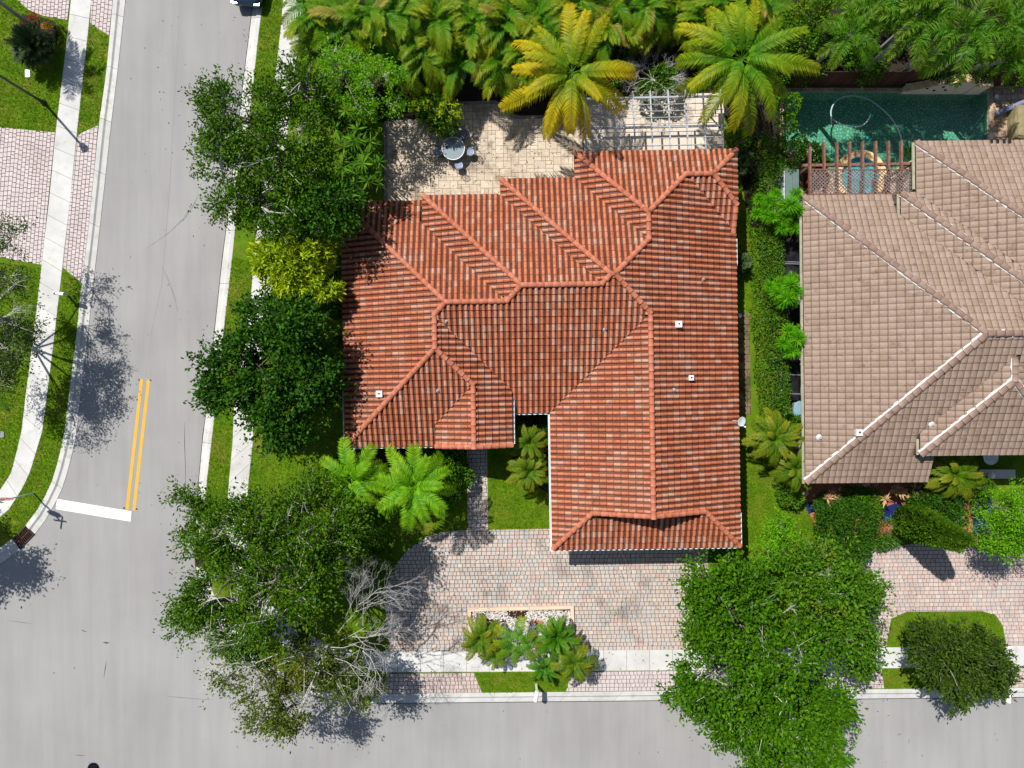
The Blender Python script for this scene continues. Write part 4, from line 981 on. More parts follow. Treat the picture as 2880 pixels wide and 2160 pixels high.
# ---- palm fronds
def frond_mesh(name, L, pairs, ll, wd, droop, style, mat, fwd=.75, rise=.12):
    """a feather leaf along +X with its tip drooping; attribute 'along' runs from stalk to tip"""
    mb = MB(); al = []; pts = []; N_ = 9; ang = rise; p = Vector((0, 0, 0)); tng = []
    for i in range(N_ + 1):
        pts.append(p.copy()); tng.append(Vector((math.cos(ang), 0, math.sin(ang)))); p = p + tng[-1] * (L / N_); ang -= droop / N_ * (.5 + 1.1 * i / N_)
    def at(t):
        f = t * N_; i = min(int(f), N_ - 1); k = f - i; return pts[i].lerp(pts[i + 1], k), tng[i].lerp(tng[i + 1], k).normalized()
    rr = .014 if L > 1.2 else .009
    n0 = len(mb.v); mb.tube(pts, [rr * 1.6 * (1 - .85 * i / N_) for i in range(N_ + 1)], 4, False)
    for i in range(N_ + 1): al += [i / N_] * 4
    Y = Vector((0, 1, 0))
    for k in range(pairs):
        t = .13 + .87 * (k + .5) / pairs; b, d = at(t); up = Y.cross(d) * -1
        env = (math.sin(math.pi * min(1, max(0, (t - .06) / .98)) ** .8)) ** .6
        l0 = ll * (.25 + .75 * env) * rnd.uniform(.88, 1.1)
        sides = (-1, 1) if style != 'plume' else (-1, 1, -1, 1)
        for q, sgn in enumerate(sides):
            if style == 'plume': a_up = rnd.uniform(-.4, 1.3)
            elif style == 'vee': a_up = rnd.uniform(.25, .5)
            else: a_up = rnd.uniform(-.05, .18)
            f = fwd * (.75 + .6 * t) + rnd.uniform(-.08, .08)
            dirn = (d * f + Y * sgn * math.cos(a_up) + up * math.sin(a_up)).normalized()
            sag = {'flat': .42, 'vee': .34, 'plume': .25, 'stiff': .08, 'hang': .85}.get(style, .3) * rnd.uniform(.7, 1.3)
            mid = b + dirn * l0 * .55 + Vector((0, 0, -sag * l0 * .16)); tip = b + dirn * l0 * (1 - .12 * sag) + Vector((0, 0, -sag * l0 * .75))
            s = d.cross(dirn).cross(dirn).normalized() * (wd / 2)
            if abs(s.z) > wd * .48: s = d * (wd / 2)
            n = len(mb.v); mb.v += [tuple(b - s * .5), tuple(b + s * .5), tuple(mid + s), tuple(mid - s), tuple(tip)]
            mb.f += [(n, n + 1, n + 2, n + 3), (n + 3, n + 2, n + 4)]; al += [t * .75, t * .75, t * .92, t * .92, min(1, t + .15)]
    me = bpy.data.meshes.new(name); me.from_pydata(mb.v, [], mb.f); me.materials.append(mat)
    a_ = me.attributes.new('along', 'FLOAT', 'POINT'); a_.data.foreach_set('value', al); me.update(); return me
FR = {
 'coconut': [frond_mesh('frond', 3.7, 44, .66, .062, dr, 'hang', F['coconut'], .6) for dr in (1.0, 1.35, 1.7, 1.2)],
 'coconut2': [frond_mesh('frond', 3.8, 44, .66, .062, dr, 'hang', F['coconut2'], .6) for dr in (1.1, 1.5, 1.9, 1.3)],
 'areca': [frond_mesh('frond', 2.5, 30, .62, .058, dr, 'vee', F['areca'], .75) for dr in (.9, 1.3, 1.7, 2.1)],
 'foxtail': [frond_mesh('frond', 2.7, 38, .60, .05, dr, 'plume', F['foxtail'], .5) for dr in (1.0, 1.4, 1.8)],
 'fox_bright': [frond_mesh('frond', 2.3, 30, .52, .058, dr, 'flat', F['fox_bright'], .5) for dr in (.9, 1.3, 1.7)],
 'date': [frond_mesh('frond', 1.3, 22, .30, .044, dr, 'flat', F['date'], .7) for dr in (1.2, 1.6, 2.0)],
 'sago': [frond_mesh('frond', 1.2, 24, .24, .046, dr, 'stiff', F['sago'], .6) for dr in (.8, 1.2, 1.5)],
 'dark': [frond_mesh('frond', .9, 10, .42, .05, dr, 'stiff', F['dark'], 1.5) for dr in (.4, .8, 1.2)],
 'pygmy_areca': [frond_mesh('frond', 1.7, 22, .5, .06, dr, 'flat', F['areca'], .6) for dr in (1.2, 1.6)],
}
def palm(name, label, px, py, z, nf, style, scale=1.0, elev=(1.25, -.25), cat='palm tree', group=None, trunk=.11, base=None, stems=1, jitter=.12, twist=None, azs=None):
    """crown of fronds at height z; base given in pixels when the trunk leans"""
    x, y = P(px, py, z); bx, by = (x, y) if base is None else P(*base)
    root = thing(name, label, cat, (bx, by, Z0), 0, group); c = Vector((x - bx, y - by, z - Z0)); tk = MB(); a0 = rnd.uniform(0, 6.28)
    if stems == 1:
        pts = [Vector((0, 0, 0)), c * .5 + Vector((c.x * -.15, c.y * -.15, 0)), c]; tk.tube(pts, [trunk * 1.35, trunk, trunk * .85], 8); heads = [c]
        tk.build('trunk', M['palmtrunk'], root)
    else:
        heads = []
        for k in range(stems):
            a = a0 + k * 2.4; r = .55 * math.sqrt((k + .3) / stems) * scale; h = c + Vector((math.cos(a) * r, math.sin(a) * r, -rnd.uniform(0, .9)))
            tk.tube([Vector((math.cos(a) * r * .4, math.sin(a) * r * .4, 0)), h * .5, h], [.05, .04, .035], 6); heads.append(h)
        tk.build('trunk', M['palmtrunk'], root)
    fm = FR[style]; per = max(3, nf // len(heads))
    for h in heads:
        for k in range(per):
            az = a0 + k * 2.39996 + rnd.uniform(-.15, .15) if azs is None else math.radians(azs[k]); t = (k + .5) / per
            el = elev[0] + (elev[1] - elev[0]) * t ** .8 + rnd.uniform(-.12, .12)
            sc = scale * rnd.uniform(.82, 1.1) * (.75 + .25 * min(1, t * 2.2))
            m = Matrix.Translation(h) @ Matrix.Rotation(az, 4, 'Z') @ Matrix.Rotation(-el, 4, 'Y') @ Matrix.Rotation(rnd.uniform(-.35, .35), 4, 'X') @ Matrix.Scale(sc, 4)
            inst('frond', fm[rnd.randrange(len(fm))], root, m)
    return root

# ---- the trees along the street
t1, o1 = tree('street_tree', 'loose crowned street tree overhanging the road beside the red roof and patio', [(700, 330, 5.0, 125, 1.9, 1), (680, 480, 5.0, 120, 1.9, 1), (810, 400, 5.4, 120, 2.0, 1.1), (770, 560, 5.2, 130, 1.8, 1.1), (860, 270, 5.0, 95, 1.6, .7), (860, 530, 5.2, 95, 1.6, .9), (625, 400, 4.4, 60, 1.1, .35), (620, 290, 4.6, 55, 1.0, .35), (640, 570, 4.4, 55, .9, .3), (850, 230, 4.4, 45, .8, .2), (735, 640, 4.6, 60, 1.0, .35)], (.125, .06), 1800, 20, 'oak', base=(800, 440), trunk=.2, twig_show=.16, spread=.11, shell=(.35, 1.0), twigmat='palebark')
bare_branches(t1, o1, [(770, 350, 6.4, 150, 1.3, 3), (720, 300, 6.2, 130, .9, 2), (780, 440, 7, 200, .9, 2)])
t2, o2 = tree('street_tree', 'dense dark green tree between the verge and the west wall of the red house', [(820, 940, 4.4, 115, 1.8, 1.1), (865, 1060, 4.4, 92, 1.8, .9), (780, 1080, 4.6, 135, 1.8, 1.2), (650, 1040, 4.6, 72, 1.3, .4), (620, 1110, 4.4, 42, .9, .2), (780, 1190, 4.6, 85, 1.4, .5), (830, 890, 4.0, 70, 1.2, .5), (700, 985, 4.6, 60, 1.0, .3), (735, 870, 4.0, 45, .8, .2)], (.15, .085), 1550, 20, 'dark', base=(850, 1030), trunk=.22, twig_show=.05, spread=.12, shell=(.4, 1.0))
t3, o3 = tree('street_tree', 'dark tree crown leaning over the northwest corner of the red roof', [(930, 600, 5.4, 75, 1.4, .8), (975, 620, 4.8, 36, .9, .3), (890, 640, 5.0, 55, 1.0, .45), (965, 560, 5.0, 45, 1.0, .3)], (.15, .075), 430, 20, 'dark', base=(930, 590), trunk=.12, twig_show=.05, spread=.12)
t4, o4 = tree('street_tree', 'huge spreading corner tree with grey bare boughs over the road junction', [(720, 1500, 5.8, 150, 2.2, 1.2), (880, 1480, 6.0, 130, 2.2, 1), (640, 1640, 5.4, 115, 2.0, .9), (800, 1640, 6.4, 150, 2.3, 1.2), (925, 1590, 5.4, 85, 1.7, .6), (560, 1700, 4.6, 70, 1.2, .35), (600, 1480, 4.8, 75, 1.3, .45), (530, 1400, 4.4, 40, .8, .14), (985, 1490, 4.6, 56, 1.1, .35), (690, 1770, 5.0, 90, 1.5, .5), (520, 1760, 4.2, 36, .7, .1), (545, 1520, 4.2, 34, .7, .12), (880, 1380, 4.6, 60, 1.1, .3)], (.125, .06), 2500, 19, 'oak', base=(830, 1600), trunk=.26, twig_show=.14, spread=.11, shell=(.35, 1.0), twigmat='palebark')
xt = tree('street_tree', 'thin olive crowned tree with sprays hanging over the kerb south of the junction tree', [(880, 1830, 5.0, 95, 1.5, .8), (760, 1900, 4.8, 85, 1.3, .6), (820, 1990, 4.4, 75, 1.2, .5), (950, 1900, 4.6, 70, 1.2, .4), (740, 2010, 4.0, 50, .9, .25), (1010, 1940, 3.6, 50, .9, .25), (650, 1900, 4.2, 45, .7, .15), (830, 1760, 5.4, 60, 1.0, .3)], (.12, .055), 760, 17, 'oak_olive', base=(860, 1850), trunk=.13, twig_show=.22, spread=.10, shell=(.3, 1.0), twigmat='palebark')
bare_branches(*xt, [(1010, 1700, 6, 40, 1.3, 4), (970, 1740, 6.2, 65, 1.3, 4), (990, 1790, 6.2, 5, 1.2, 4), (950, 1780, 6.3, 50, 1.2, 4), (1020, 1760, 6, 85, 1.2, 4), (930, 1820, 6.2, 10, 1.3, 4), (760, 1800, 6.4, 175, 1.5, 4), (1000, 1760, 5.8, 60, 1.4, 4), (960, 1800, 6, 30, 1.4, 4), (1000, 1720, 5.6, 20, 1.2, 4), (940, 1850, 6, -20, 1.2, 4), (980, 1690, 5.6, 75, 1.1, 4), (1040, 1790, 5.5, 10, .9, 4), (1020, 1830, 5.5, -50, 1.0, 4), (720, 1820, 6.2, 160, 1.4, 3), (780, 1840, 6.2, 200, 1.3, 3), (690, 1870, 5.6, 185, 1.1, 3), (840, 1790, 6.6, 140, 1.2, 3), (900, 1860, 6, 250, 1.1, 3)])
t5 = tree('street_tree', 'wispy pale twigged tree at the picture edge west of the road', [(0, 790, 4.2, 85, 1.3, .8), (-20, 900, 4.4, 120, 1.5, 1.2), (30, 1000, 4.2, 75, 1.2, .8), (-20, 1080, 4.0, 70, 1.1, .6), (20, 670, 4.2, 50, .9, .35), (80, 930, 3.8, 36, .7, .25), (-100, 1000, 4.6, 120, 1.5, 1)], (.11, .045), 760, 20, 'pale', base=(25, 900), trunk=.10, twig_show=.22, spread=.12, shell=(.3, 1.0), twigmat='palebark')
bare_branches(*t5, [(0, 840, 4.9, 40, .9, 3), (10, 980, 4.9, 70, .9, 3), (-10, 900, 5.2, 20, .9, 3)])
tree('street_tree', 'tree outside the frame whose shadow falls on the junction', [(-330, 1490, 4.8, 120, 1.6, 1), (-230, 1500, 4.6, 80, 1.2, .5)], (.14, .07), 360, 20, 'oak', base=(-280, 1490), trunk=.09, twig_show=.1)
t7 = tree('street_tree', 'big dark green tree spreading from the driveway over the front road', [(2060, 1720, 5.4, 130, 2.0, 1), (1985, 1765, 4.8, 62, 1.2, .35), (2020, 1880, 5.4, 130, 2.0, 1.1), (2170, 1850, 6.4, 140, 2.3, 1.2), (2200, 1990, 5.6, 130, 2.0, 1.1), (2080, 2010, 5.0, 95, 1.5, .7), (2270, 2080, 4.6, 95, 1.4, .7), (2150, 2120, 4.2, 70, 1.1, .4), (1975, 1640, 4.4, 60, 1.1, .35), (2100, 1640, 5.2, 80, 1.4, .5), (1930, 1960, 4.2, 50, .9, .25), (2310, 2160, 3.8, 50, .8, .25), (2310, 1960, 4.8, 85, 1.4, .6), (2120, 2190, 3.8, 50, .8, .25)], (.145, .08), 2700, 20, 'green', base=(2140, 1830), trunk=.22, twig_show=.09, spread=.12, shell=(.4, 1.0), twigmat='palebark')
t8 = tree('street_tree', 'yellowish green tree between the two driveways with pale forked twigs', [(2300, 1645, 5.2, 112, 1.8, 1.1), (2370, 1690, 4.8, 85, 1.5, .8), (2275, 1590, 4.6, 70, 1.3, .5), (2330, 1760, 4.8, 100, 1.6, .9), (2410, 1785, 4.2, 55, 1.0, .35), (2425, 1655, 4.2, 48, .9, .25), (2400, 1850, 3.6, 42, .8, .22), (2465, 1690, 3.8, 26, .5, .1)], (.14, .07), 1150, 20, 'bright', base=(2330, 1690), trunk=.18, twig_show=.1, spread=.12, shell=(.4, 1.0), twigmat='palebark')
bare_branches(*t8, [(2325, 1640, 7, 80, .5, 2), (2310, 1740, 6.8, 100, .6, 2), (2200, 1725, 6.6, 45, .5, 2), (2440, 1720, 5.2, 20, .6, 2)])
tree('street_tree', 'compact oval dark olive tree on the verge by the neighbouring driveway', [(2650, 1840, 4.0, 84, 1.4, 1), (2735, 1862, 4.0, 84, 1.4, 1), (2695, 1905, 3.6, 84, 1.3, .9), (2628, 1800, 3.6, 52, 1.0, .4), (2790, 1900, 3.2, 46, .9, .3), (2700, 1800, 3.8, 56, 1.1, .5)], (.17, .06), 760, 26, 'olive', base=(2630, 1830), trunk=.14, twig_show=.03, spread=.11, tw=(.3, .6), shell=(.6, 1.0))
tree('feathery_tree', 'light green feathery tree beside the neighbouring entry path', [(2810, 1430, 4.0, 66, 1.3, 1), (2855, 1490, 3.8, 64, 1.2, .9), (2785, 1490, 3.4, 46, 1.0, .6), (2855, 1385, 3.4, 40, .9, .4), (2820, 1535, 3.0, 38, .8, .4), (2900, 1440, 3.6, 55, 1.0, .5)], (.12, .035), 620, 26, 'lime', base=(2760, 1440), trunk=.1, twig_show=.05, spread=.13, tw=(.4, .7))
tree('yellow_leaved_tree', 'yellow and green rosette leaved tree hugging the west eave of the red house', [(785, 745, 4.6, 75, 1.1, 1), (855, 745, 4.7, 75, 1.1, 1), (905, 790, 4.4, 52, .9, .5), (810, 705, 4.4, 48, .8, .4), (900, 710, 4.4, 48, .8, .4), (830, 800, 4.5, 55, .8, .5)], (.26, .065), 620, 20, 'yellow', base=(830, 760), trunk=.1, twig_show=.02, tw=(.04, .14), spread=.045, up=1.2, hang=-.1)
tree('lacy_tree', 'fresh lime green lacy tree beside the palms at the patio corner', [(960, 200, 4.2, 55, .9, .7), (1050, 240, 4.4, 60, .9, .7), (1000, 290, 4.0, 55, .8, .5), (960, 160, 3.8, 40, .7, .3), (1100, 290, 3.6, 34, .6, .25), (1010, 180, 4.2, 40, .7, .3)], (.11, .06), 300, 22, 'lime', base=(1000, 270), trunk=.09, twig_show=.25, spread=.1, tw=(.35, .7), twigmat='palebark', shell=(.3, 1))
rosettes('umbrella_tree', 'umbrella tree with whorled drooping leaves at the west end of the patio', [(rnd.gauss(988, 38), rnd.gauss(440, 48), rnd.uniform(5.0, 6.2)) for _ in range(60)], 18, .52, .10, 'bright', 'tree', tilt=(-.5, .5), base=(985, 440))
bush('shrub', 'rounded bright green shrub behind the whorled tree west of the patio', [(990, 330, 1.6, 62, 1.1), (1020, 360, 1.5, 40, 1.0), (945, 320, 1.6, 45, 1.0)], (.10, .06), 3800, 'green')
tree('croton_bush', 'bushy green croton with mustard yellow tips standing over the patio edge', [(1215, 300, 1.7, 48, .9, 1), (1262, 318, 1.6, 42, .8, .8), (1182, 292, 1.5, 32, .6, .5), (1235, 340, 1.4, 38, .7, .6), (1225, 268, 1.6, 30, .6, .4)], (.14, .05), 200, 18, 'yellow', 'shrub', base=(1230, 310), trunk=.06, twig_show=.1, tw=(.05, .16), spread=.05, up=1.1)
bush('shrub', 'dark leafy understory of the yellow tipped bush on the patio', [(1220, 310, 1.5, 52, 1.0), (1250, 345, 1.4, 40, .8)], (.15, .06), 1500, 'dark')
bt = thing('bare_bush', 'leafless grey bush tangled behind the white trellis', 'shrub', (*P(1835, 225), Z0))
bare_branches(bt, np.array([*P(1835, 225), Z0]), [(1835, 225, 1.6, a, .8, 4) for a in range(0, 360, 36)])
bush('shrub', 'leafy green shrub under the leafless grey bush', [(1860, 235, 1.2, 48, .8), (1815, 260, 1.1, 30, .7)], (.11, .06), 1800, 'green')

# ---- palms
palm('coconut_palm', 'golden yellow coconut palm at the patio edge beside the trellis', 1608, 205, 6.0, 20, 'coconut', 1.0, (.9, -.3), trunk=.15, base=(1600, 290))
palm('coconut_palm', 'green and gold coconut palm between the trellis and the pool', 2085, 165, 6.2, 22, 'coconut2', 1.0, (.95, -.3), trunk=.15, base=(2045, 280))
row1 = [(905, 118), (1010, 120), (1105, 150), (1190, 130), (1290, 150), (1385, 160), (1470, 140), (1770, 85), (1860, 70), (1940, 85), (1710, 110), (1995, 95), (1535, 130)]
row2 = [(880, 25), (960, 40), (1060, 45), (1150, 40), (1240, 35), (1330, 45), (1420, 40), (1510, 45), (1730, 40), (1820, 30), (1920, 40), (1990, 60), (1640, 20), (1560, 110), (2150, 20), (2060, 10)]
ORD = ['first', 'second', 'third', 'fourth', 'fifth', 'sixth', 'seventh', 'eighth', 'ninth', 'tenth', 'eleventh', 'twelfth', 'thirteenth', 'fourteenth', 'fifteenth', 'sixteenth']
for nm, row, z_ in (('front', row1, 3.1), ('rear', row2, 4.0)):
    for k, (px, py) in enumerate(sorted(row)):
        palm('areca_palm', 'bushy areca palm clump, %s from the road in the %s row of the palm screen' % (ORD[k], nm), px + rnd.uniform(-8, 8), py + rnd.uniform(-8, 8) - (22 if px > 1600 else 0), z_ + rnd.uniform(-.5, .5) - (.9 if px > 1600 else 0), 31, 'areca', .86 if px < 1600 else .78, (1.3, .0), 'palm clump', 'areca palms screening the back boundary', stems=5)
for px, py, z_, s_, lb in ((2393, 100, 6.2, .70, 'foxtail palm with a leaning grey trunk over the red fence near the hedge'), (2585, 60, 6.2, .92, 'foxtail palm above the middle of the red fence, nearest the pool'), (2715, 95, 6.6, .9, 'foxtail palm with the broadest plumes, over the fountain wall'), (2640, -10, 6.4, .9, 'foxtail palm rising behind the two plumes over the pool fence'), (2835, 70, 6.2, .85, 'foxtail palm at the far corner past the fountain wall'), (2850, 165, 5.0, .5, 'small foxtail palm in the corner behind the stone deck'), (2480, 5, 5.8, .75, 'foxtail palm beside the bright green creeper mound')):
    palm('foxtail_palm', lb, px, py, z_, 13, 'foxtail', s_, (1.1, -.3), group='foxtail palms along the pool fence', trunk=.12, base=(1440 + (px - 1440) * (H - z_) / H, min(222, 1080 + (py - 1080) * (H - z_) / H)))
palm('foxtail_palm', 'bright green feathery palm by the corner eave of the red house', 988, 1345, 4.0, 16, 'fox_bright', .95, (1.1, -.25), trunk=.09)
palm('foxtail_palm', 'bright green feathery palm in front of the red house, nearer the entry walk', 1165, 1368, 4.4, 19, 'fox_bright', 1.05, (1.1, -.25), trunk=.09)
palm('pygmy_palm', 'pygmy date palm in the entry court, the one closer to the roof valley', 1487, 1245, 2.4, 26, 'date', .92, (1.2, -.3), trunk=.07)
palm('pygmy_palm', 'pygmy date palm in the entry court, on the lawn side', 1488, 1325, 2.2, 30, 'date', 1.05, (1.2, -.3), trunk=.07)
palm('pygmy_palm', 'yellowing pygmy date palm by the satellite dish and hedge end', 2180, 1232, 2.6, 30, 'date', 1.25, (1.2, -.35), trunk=.08)
palm('pygmy_palm', 'green pygmy date palm against the west gutter of the brown house', 2238, 1318, 2.3, 26, 'date', 1.1, (1.2, -.3), trunk=.07)
palm('pygmy_palm', 'wide pygmy date palm in front of the brown entry gable', 2688, 1335, 2.6, 30, 'date', 1.3, (1.1, -.3), trunk=.08)
palm('sago_palm', 'dark sago palm at the west end of the pebble planter', 1350, 1795, 1.3, 21, 'date', 1.02, (1.2, -.15), trunk=.09)
palm('sago_palm', 'lush green sago palm at the east end of the pebble planter', 1563, 1792, 1.7, 30, 'sago', 1.08, (1.3, -.25), trunk=.1)
palm('young_palm', 'young palm with broad yellow green fronds in the middle of the pebble planter', 1455, 1808, 1.8, 9, 'pygmy_areca', .92, (.9, -.1), trunk=.07)
palm('sago_palm', 'small dark sago palm drooping over the front sidewalk', 1392, 1848, 1.2, 15, 'date', .78, (1.1, -.2), trunk=.07)
palm('sago_palm', 'spiky sago palm over the verge at the planter corner', 1615, 1865, 1.7, 22, 'date', 1.12, (1.2, -.3), trunk=.08)
palm('sago_palm', 'low sago palm between the two large ones at the sidewalk edge', 1528, 1880, 1.1, 18, 'sago', .85, (1.1, -.2), trunk=.07)
palm('palm_tree', 'slender grey trunked palm at the picture corner with its crown out of frame', -135, -95, 5.2, 17, 'foxtail', .8, (1.2, -.3), trunk=.09, base=(75, 62))
palm('spiky_plant', 'dark spiky strap leaved plant in the corner bed', 95, 132, .9, 46, 'dark', 1.3, (1.4, .1), 'plant', trunk=.05)
palm('spiky_plant', 'spiky grass like plant between the red roof corner and the hedge', 2088, 462, .9, 34, 'dark', .8, (1.4, .2), 'plant', trunk=.04)
palm('spiky_plant', 'silvery spiky plant on the narrow strip beside the red eave', 2086, 740, .8, 26, 'dark', .6, (1.4, .2), 'plant', trunk=.04)

# ---- shrubs, hedge, conifers
def hedge(name, label, pts, w, h, n, leaf, mat):
    A = [P3(px, py, Z0) for px, py in pts]; root = thing(name, label, 'hedge', tuple((A[0] + A[-1]) / 2)); o = np.array(root.location)
    L = [0]; 
    for i in range(1, len(A)): L.append(L[-1] + (A[i] - A[i - 1]).length)
    t = NP.uniform(0, L[-1], n); i = np.clip(np.searchsorted(L, t) - 1, 0, len(A) - 2); k = (t - np.array(L)[i]) / np.diff(L)[i]
    a = np.array([tuple(v) for v in A]); base = a[i] + (a[i + 1] - a[i]) * k[:, None]; d = unit(a[i + 1] - a[i]); s = np.stack([-d[:, 1], d[:, 0], d[:, 2] * 0], 1)
    u = NP.uniform(-1, 1, n); face = NP.uniform(0, 1, n); top = face < .62
    lat = np.where(top, u, np.sign(u)) * w / 2 * (1 + .12 * np.sin(t * 2.1)); zz = np.where(top, h * (1 + .06 * np.sin(t * 3.3 + u)), NP.uniform(.1, 1, n) * h)
    p = base + s * lat[:, None] + np.stack([0 * zz, 0 * zz, zz], 1) + NP.normal(0, .05, (n, 3)); ax = unit(NP.normal(0, 1, (n, 3)) + s * (lat / w)[:, None]); sc = NP.uniform(.7, 1.3, n)
    cloud('foliage', leaf_quads(p - o, ax, leaf[0] * sc, leaf[1] * sc, 1.0), G[mat], root)
    st = MB()
    for q in range(int(L[-1] / .5)):
        f = min(len(A) - 2, int(np.searchsorted(L, q * .5)) - 1 if q else 0); f = max(f, 0); b = A[f].lerp(A[f + 1], (q * .5 - L[f]) / (L[f + 1] - L[f])); b = b - Vector(o)
        st.tube([b, b + Vector((rnd.uniform(-.2, .2), rnd.uniform(-.2, .2), h * .5)), b + Vector((rnd.uniform(-.3, .3), rnd.uniform(-.3, .3), h * .93))], [.03, .022, .01], 4, False)
    st.build('stem', M['bark'], root); return root
hedge('hedge', 'long clipped hedge running between the red house and the brown house', [(2145, 410), (2138, 520), (2130, 640), (2136, 760), (2142, 900), (2150, 1040), (2160, 1160)], 1.15, 1.9, 15000, (.125, .06), 'hedge')
bush('climber', 'loose green climber spilling beside the pool corner', [(2215, 300, 1.8, 34, .9), (2210, 350, 1.6, 30, .8), (2230, 430, 1.6, 34, .8), (2200, 480, 1.4, 32, .8), (2245, 400, 1.2, 22, .5)], (.10, .05), 2600, 'bright')
bush('shrub', 'green shrub on the strip beside the east eave of the red roof', [(2078, 395, 1.2, 30, .8), (2060, 380, 1.2, 24, .6)], (.11, .06), 900, 'bright')
bush('shrub', 'dark glossy shrub under the first pergola rafters by the pool', [(2278, 440, 1.3, 34, .8), (2300, 455, 1.1, 26, .6)], (.15, .07), 800, 'dark')
bush('shrub', 'low green plant below the last pergola rafter', [(2555, 440, .8, 20, .5)], (.14, .05), 220, 'green')
bush('creeper_mound', 'bright fresh green creeper mound between two palms behind the fence', [(2270, 60, 3.2, 55, 1.2), (2250, 120, 3.0, 50, 1.1), (2290, 10, 3.2, 45, 1.1), (2215, 80, 2.8, 40, 1.0)], (.12, .08), 3600, 'bright')
bush('shrub', 'dusty grey green shrub hanging in front of the red fence', [(2300, 190, 1.6, 30, .7), (2330, 175, 1.4, 20, .5)], (.13, .06), 500, 'pale')
bush('shrub', 'dark shrub in shade behind the fence near the fountain', [(2640, 190, 1.8, 45, .9), (2760, 190, 1.8, 45, .9)], (.12, .06), 1200, 'dark')
def pine(name, label, tufts, base):
    pts = [np.array([*P(a, b, z), z]) for a, b, z, r in tufts]; o3 = np.array([*P(*base), Z0]); root = thing(name, label, 'pine', tuple(o3)); V = []; tk = MB()
    tk.tube([(0, 0, 0), (0, 0, max(p[2] for p in pts) - .6)], [.07, .05], 6)
    for p, (_, _, z, r) in zip(pts, tufts):
        rad = r * (H - z) / 2000; k = 260; d = sphere_dirs(k, -.25); L = rad * NP.uniform(.85, 1.25, k); c = p - o3 - np.array([0, 0, rad * .2]); w = NP.uniform(.011, .017, k)[:, None]
        side = unit(np.cross(d, NP.normal(0, 1, (k, 3)))); tip = c + d * L[:, None] + np.array([0, 0, -.04]); midp = c + d * L[:, None] * .55 + np.array([0, 0, .02])
        V.append(np.stack([c + d * .02, midp + side * w, tip, midp - side * w], 1)); q = np.array([0, 0, p[2] - .55 - Z0]); tk.tube([q, (q + c) / 2 + np.array([0, 0, -.05]), c], [.045, .03, .02], 5, False)
    tk.build('trunk', M['bark'], root); cloud('needles', np.concatenate(V), G['needle'], root)
pine('tufted_pine', 'largest lime green tufted pine, overlapping the grey shed roof', [(2165, 565, 3.0, 24), (2205, 580, 3.2, 26), (2225, 575, 3.5, 30), (2238, 545, 3.2, 24), (2135, 560, 2.8, 20), (2185, 545, 2.8, 20), (2160, 605, 2.8, 24), (2128, 600, 2.6, 18), (2175, 610, 3.0, 22), (2200, 640, 2.7, 24), (2238, 640, 2.6, 22), (2245, 590, 3.0, 22), (2215, 610, 2.9, 20), (2150, 585, 2.7, 20)], (2185, 600))
pine('tufted_pine', 'lime green tufted pine above the black tarpaulin, the middle of three', [(2200, 795, 3.0, 24), (2225, 800, 3.3, 28), (2240, 820, 3.2, 24), (2165, 805, 2.8, 20), (2185, 825, 3.0, 24), (2215, 835, 3.3, 26), (2200, 850, 2.8, 22), (2232, 845, 2.8, 20), (2230, 780, 2.7, 20)], (2195, 815))
pine('tufted_pine', 'lime green tufted pine nearest the blue lidded bin', [(2220, 930, 3.0, 24), (2245, 950, 3.3, 28), (2205, 965, 3.0, 22), (2232, 985, 2.9, 24), (2265, 965, 2.9, 20), (2255, 925, 2.8, 18), (2215, 990, 2.7, 20), (2278, 968, 2.6, 14), (2250, 990, 2.7, 18)], (2225, 955))
def cypress(name, label, base, h, r, tipshift, n):
    bx, by = P(*base); root = thing(name, label, 'conifer', (bx, by, Z0)); t = NP.uniform(.02, 1, n) ** .8; a = NP.uniform(0, 2 * np.pi, n); prof = np.minimum(1, t * 5) * (1 - t) ** .75 + .02
    rr = r * prof * (1 + .2 * np.sin(a * 5 + t * 9)) * NP.uniform(.75, 1.05, n); p = np.stack([rr * np.cos(a) + tipshift[0] * t, rr * np.sin(a) + tipshift[1] * t, t * h], 1)
    ax = np.stack([np.cos(a) * .9, np.sin(a) * .9, np.full(n, .8)], 1) + NP.normal(0, .2, (n, 3)); sc = NP.uniform(.7, 1.3, n)
    cloud('foliage', leaf_quads(p, ax, .24 * sc, .09 * sc, .7), G['cypress'], root); tk = MB(); tk.tube([(0, 0, 0), (tipshift[0] * .5, tipshift[1] * .5, h * .5), (tipshift[0], tipshift[1], h * .8)], [.07, .03, .006], 6); tk.build('trunk', M['bark'], root)
cypress('cypress', 'slender conical cypress casting a pointed shadow on the neighbouring driveway', (2525, 1448), 6.2, .95, (.1, -.1), 9000)
cypress('cypress', 'shorter second spire of cypress tucked beside the tall one', (2520, 1470), 5.6, .6, (.05, -.12), 4200)
bush('round_shrub', 'large round clipped dark green shrub between the lawn and the neighbouring driveway', [(2372, 1490, 1.5, 84, 1.3), (2345, 1450, 1.3, 50, 1.0), (2400, 1520, 1.3, 50, 1.0)], (.13, .05), 5200, 'dark')
bush('round_shrub', 'dark green shrub beside the neighbouring entry path', [(2630, 1420, 1.4, 62, 1.1), (2665, 1445, 1.3, 48, 1.0), (2590, 1400, 1.3, 40, .9)], (.14, .05), 3600, 'dark')
bush('round_shrub', 'small mounded shrub with a green top on the red mulch', [(2398, 1400, .8, 34, .6), (2420, 1408, .8, 30, .6)], (.10, .045), 1300, 'green')
bush('round_shrub', 'small mounded yellow green shrub next to the green mound', [(2450, 1412, .8, 36, .6), (2455, 1435, .7, 26, .5)], (.10, .045), 1300, 'bright')
bush('fern_clump', 'dark feathery fern clump on the blue glass mulch', [(2325, 1425, .8, 34, .6)], (.16, .035), 1100, 'dark')
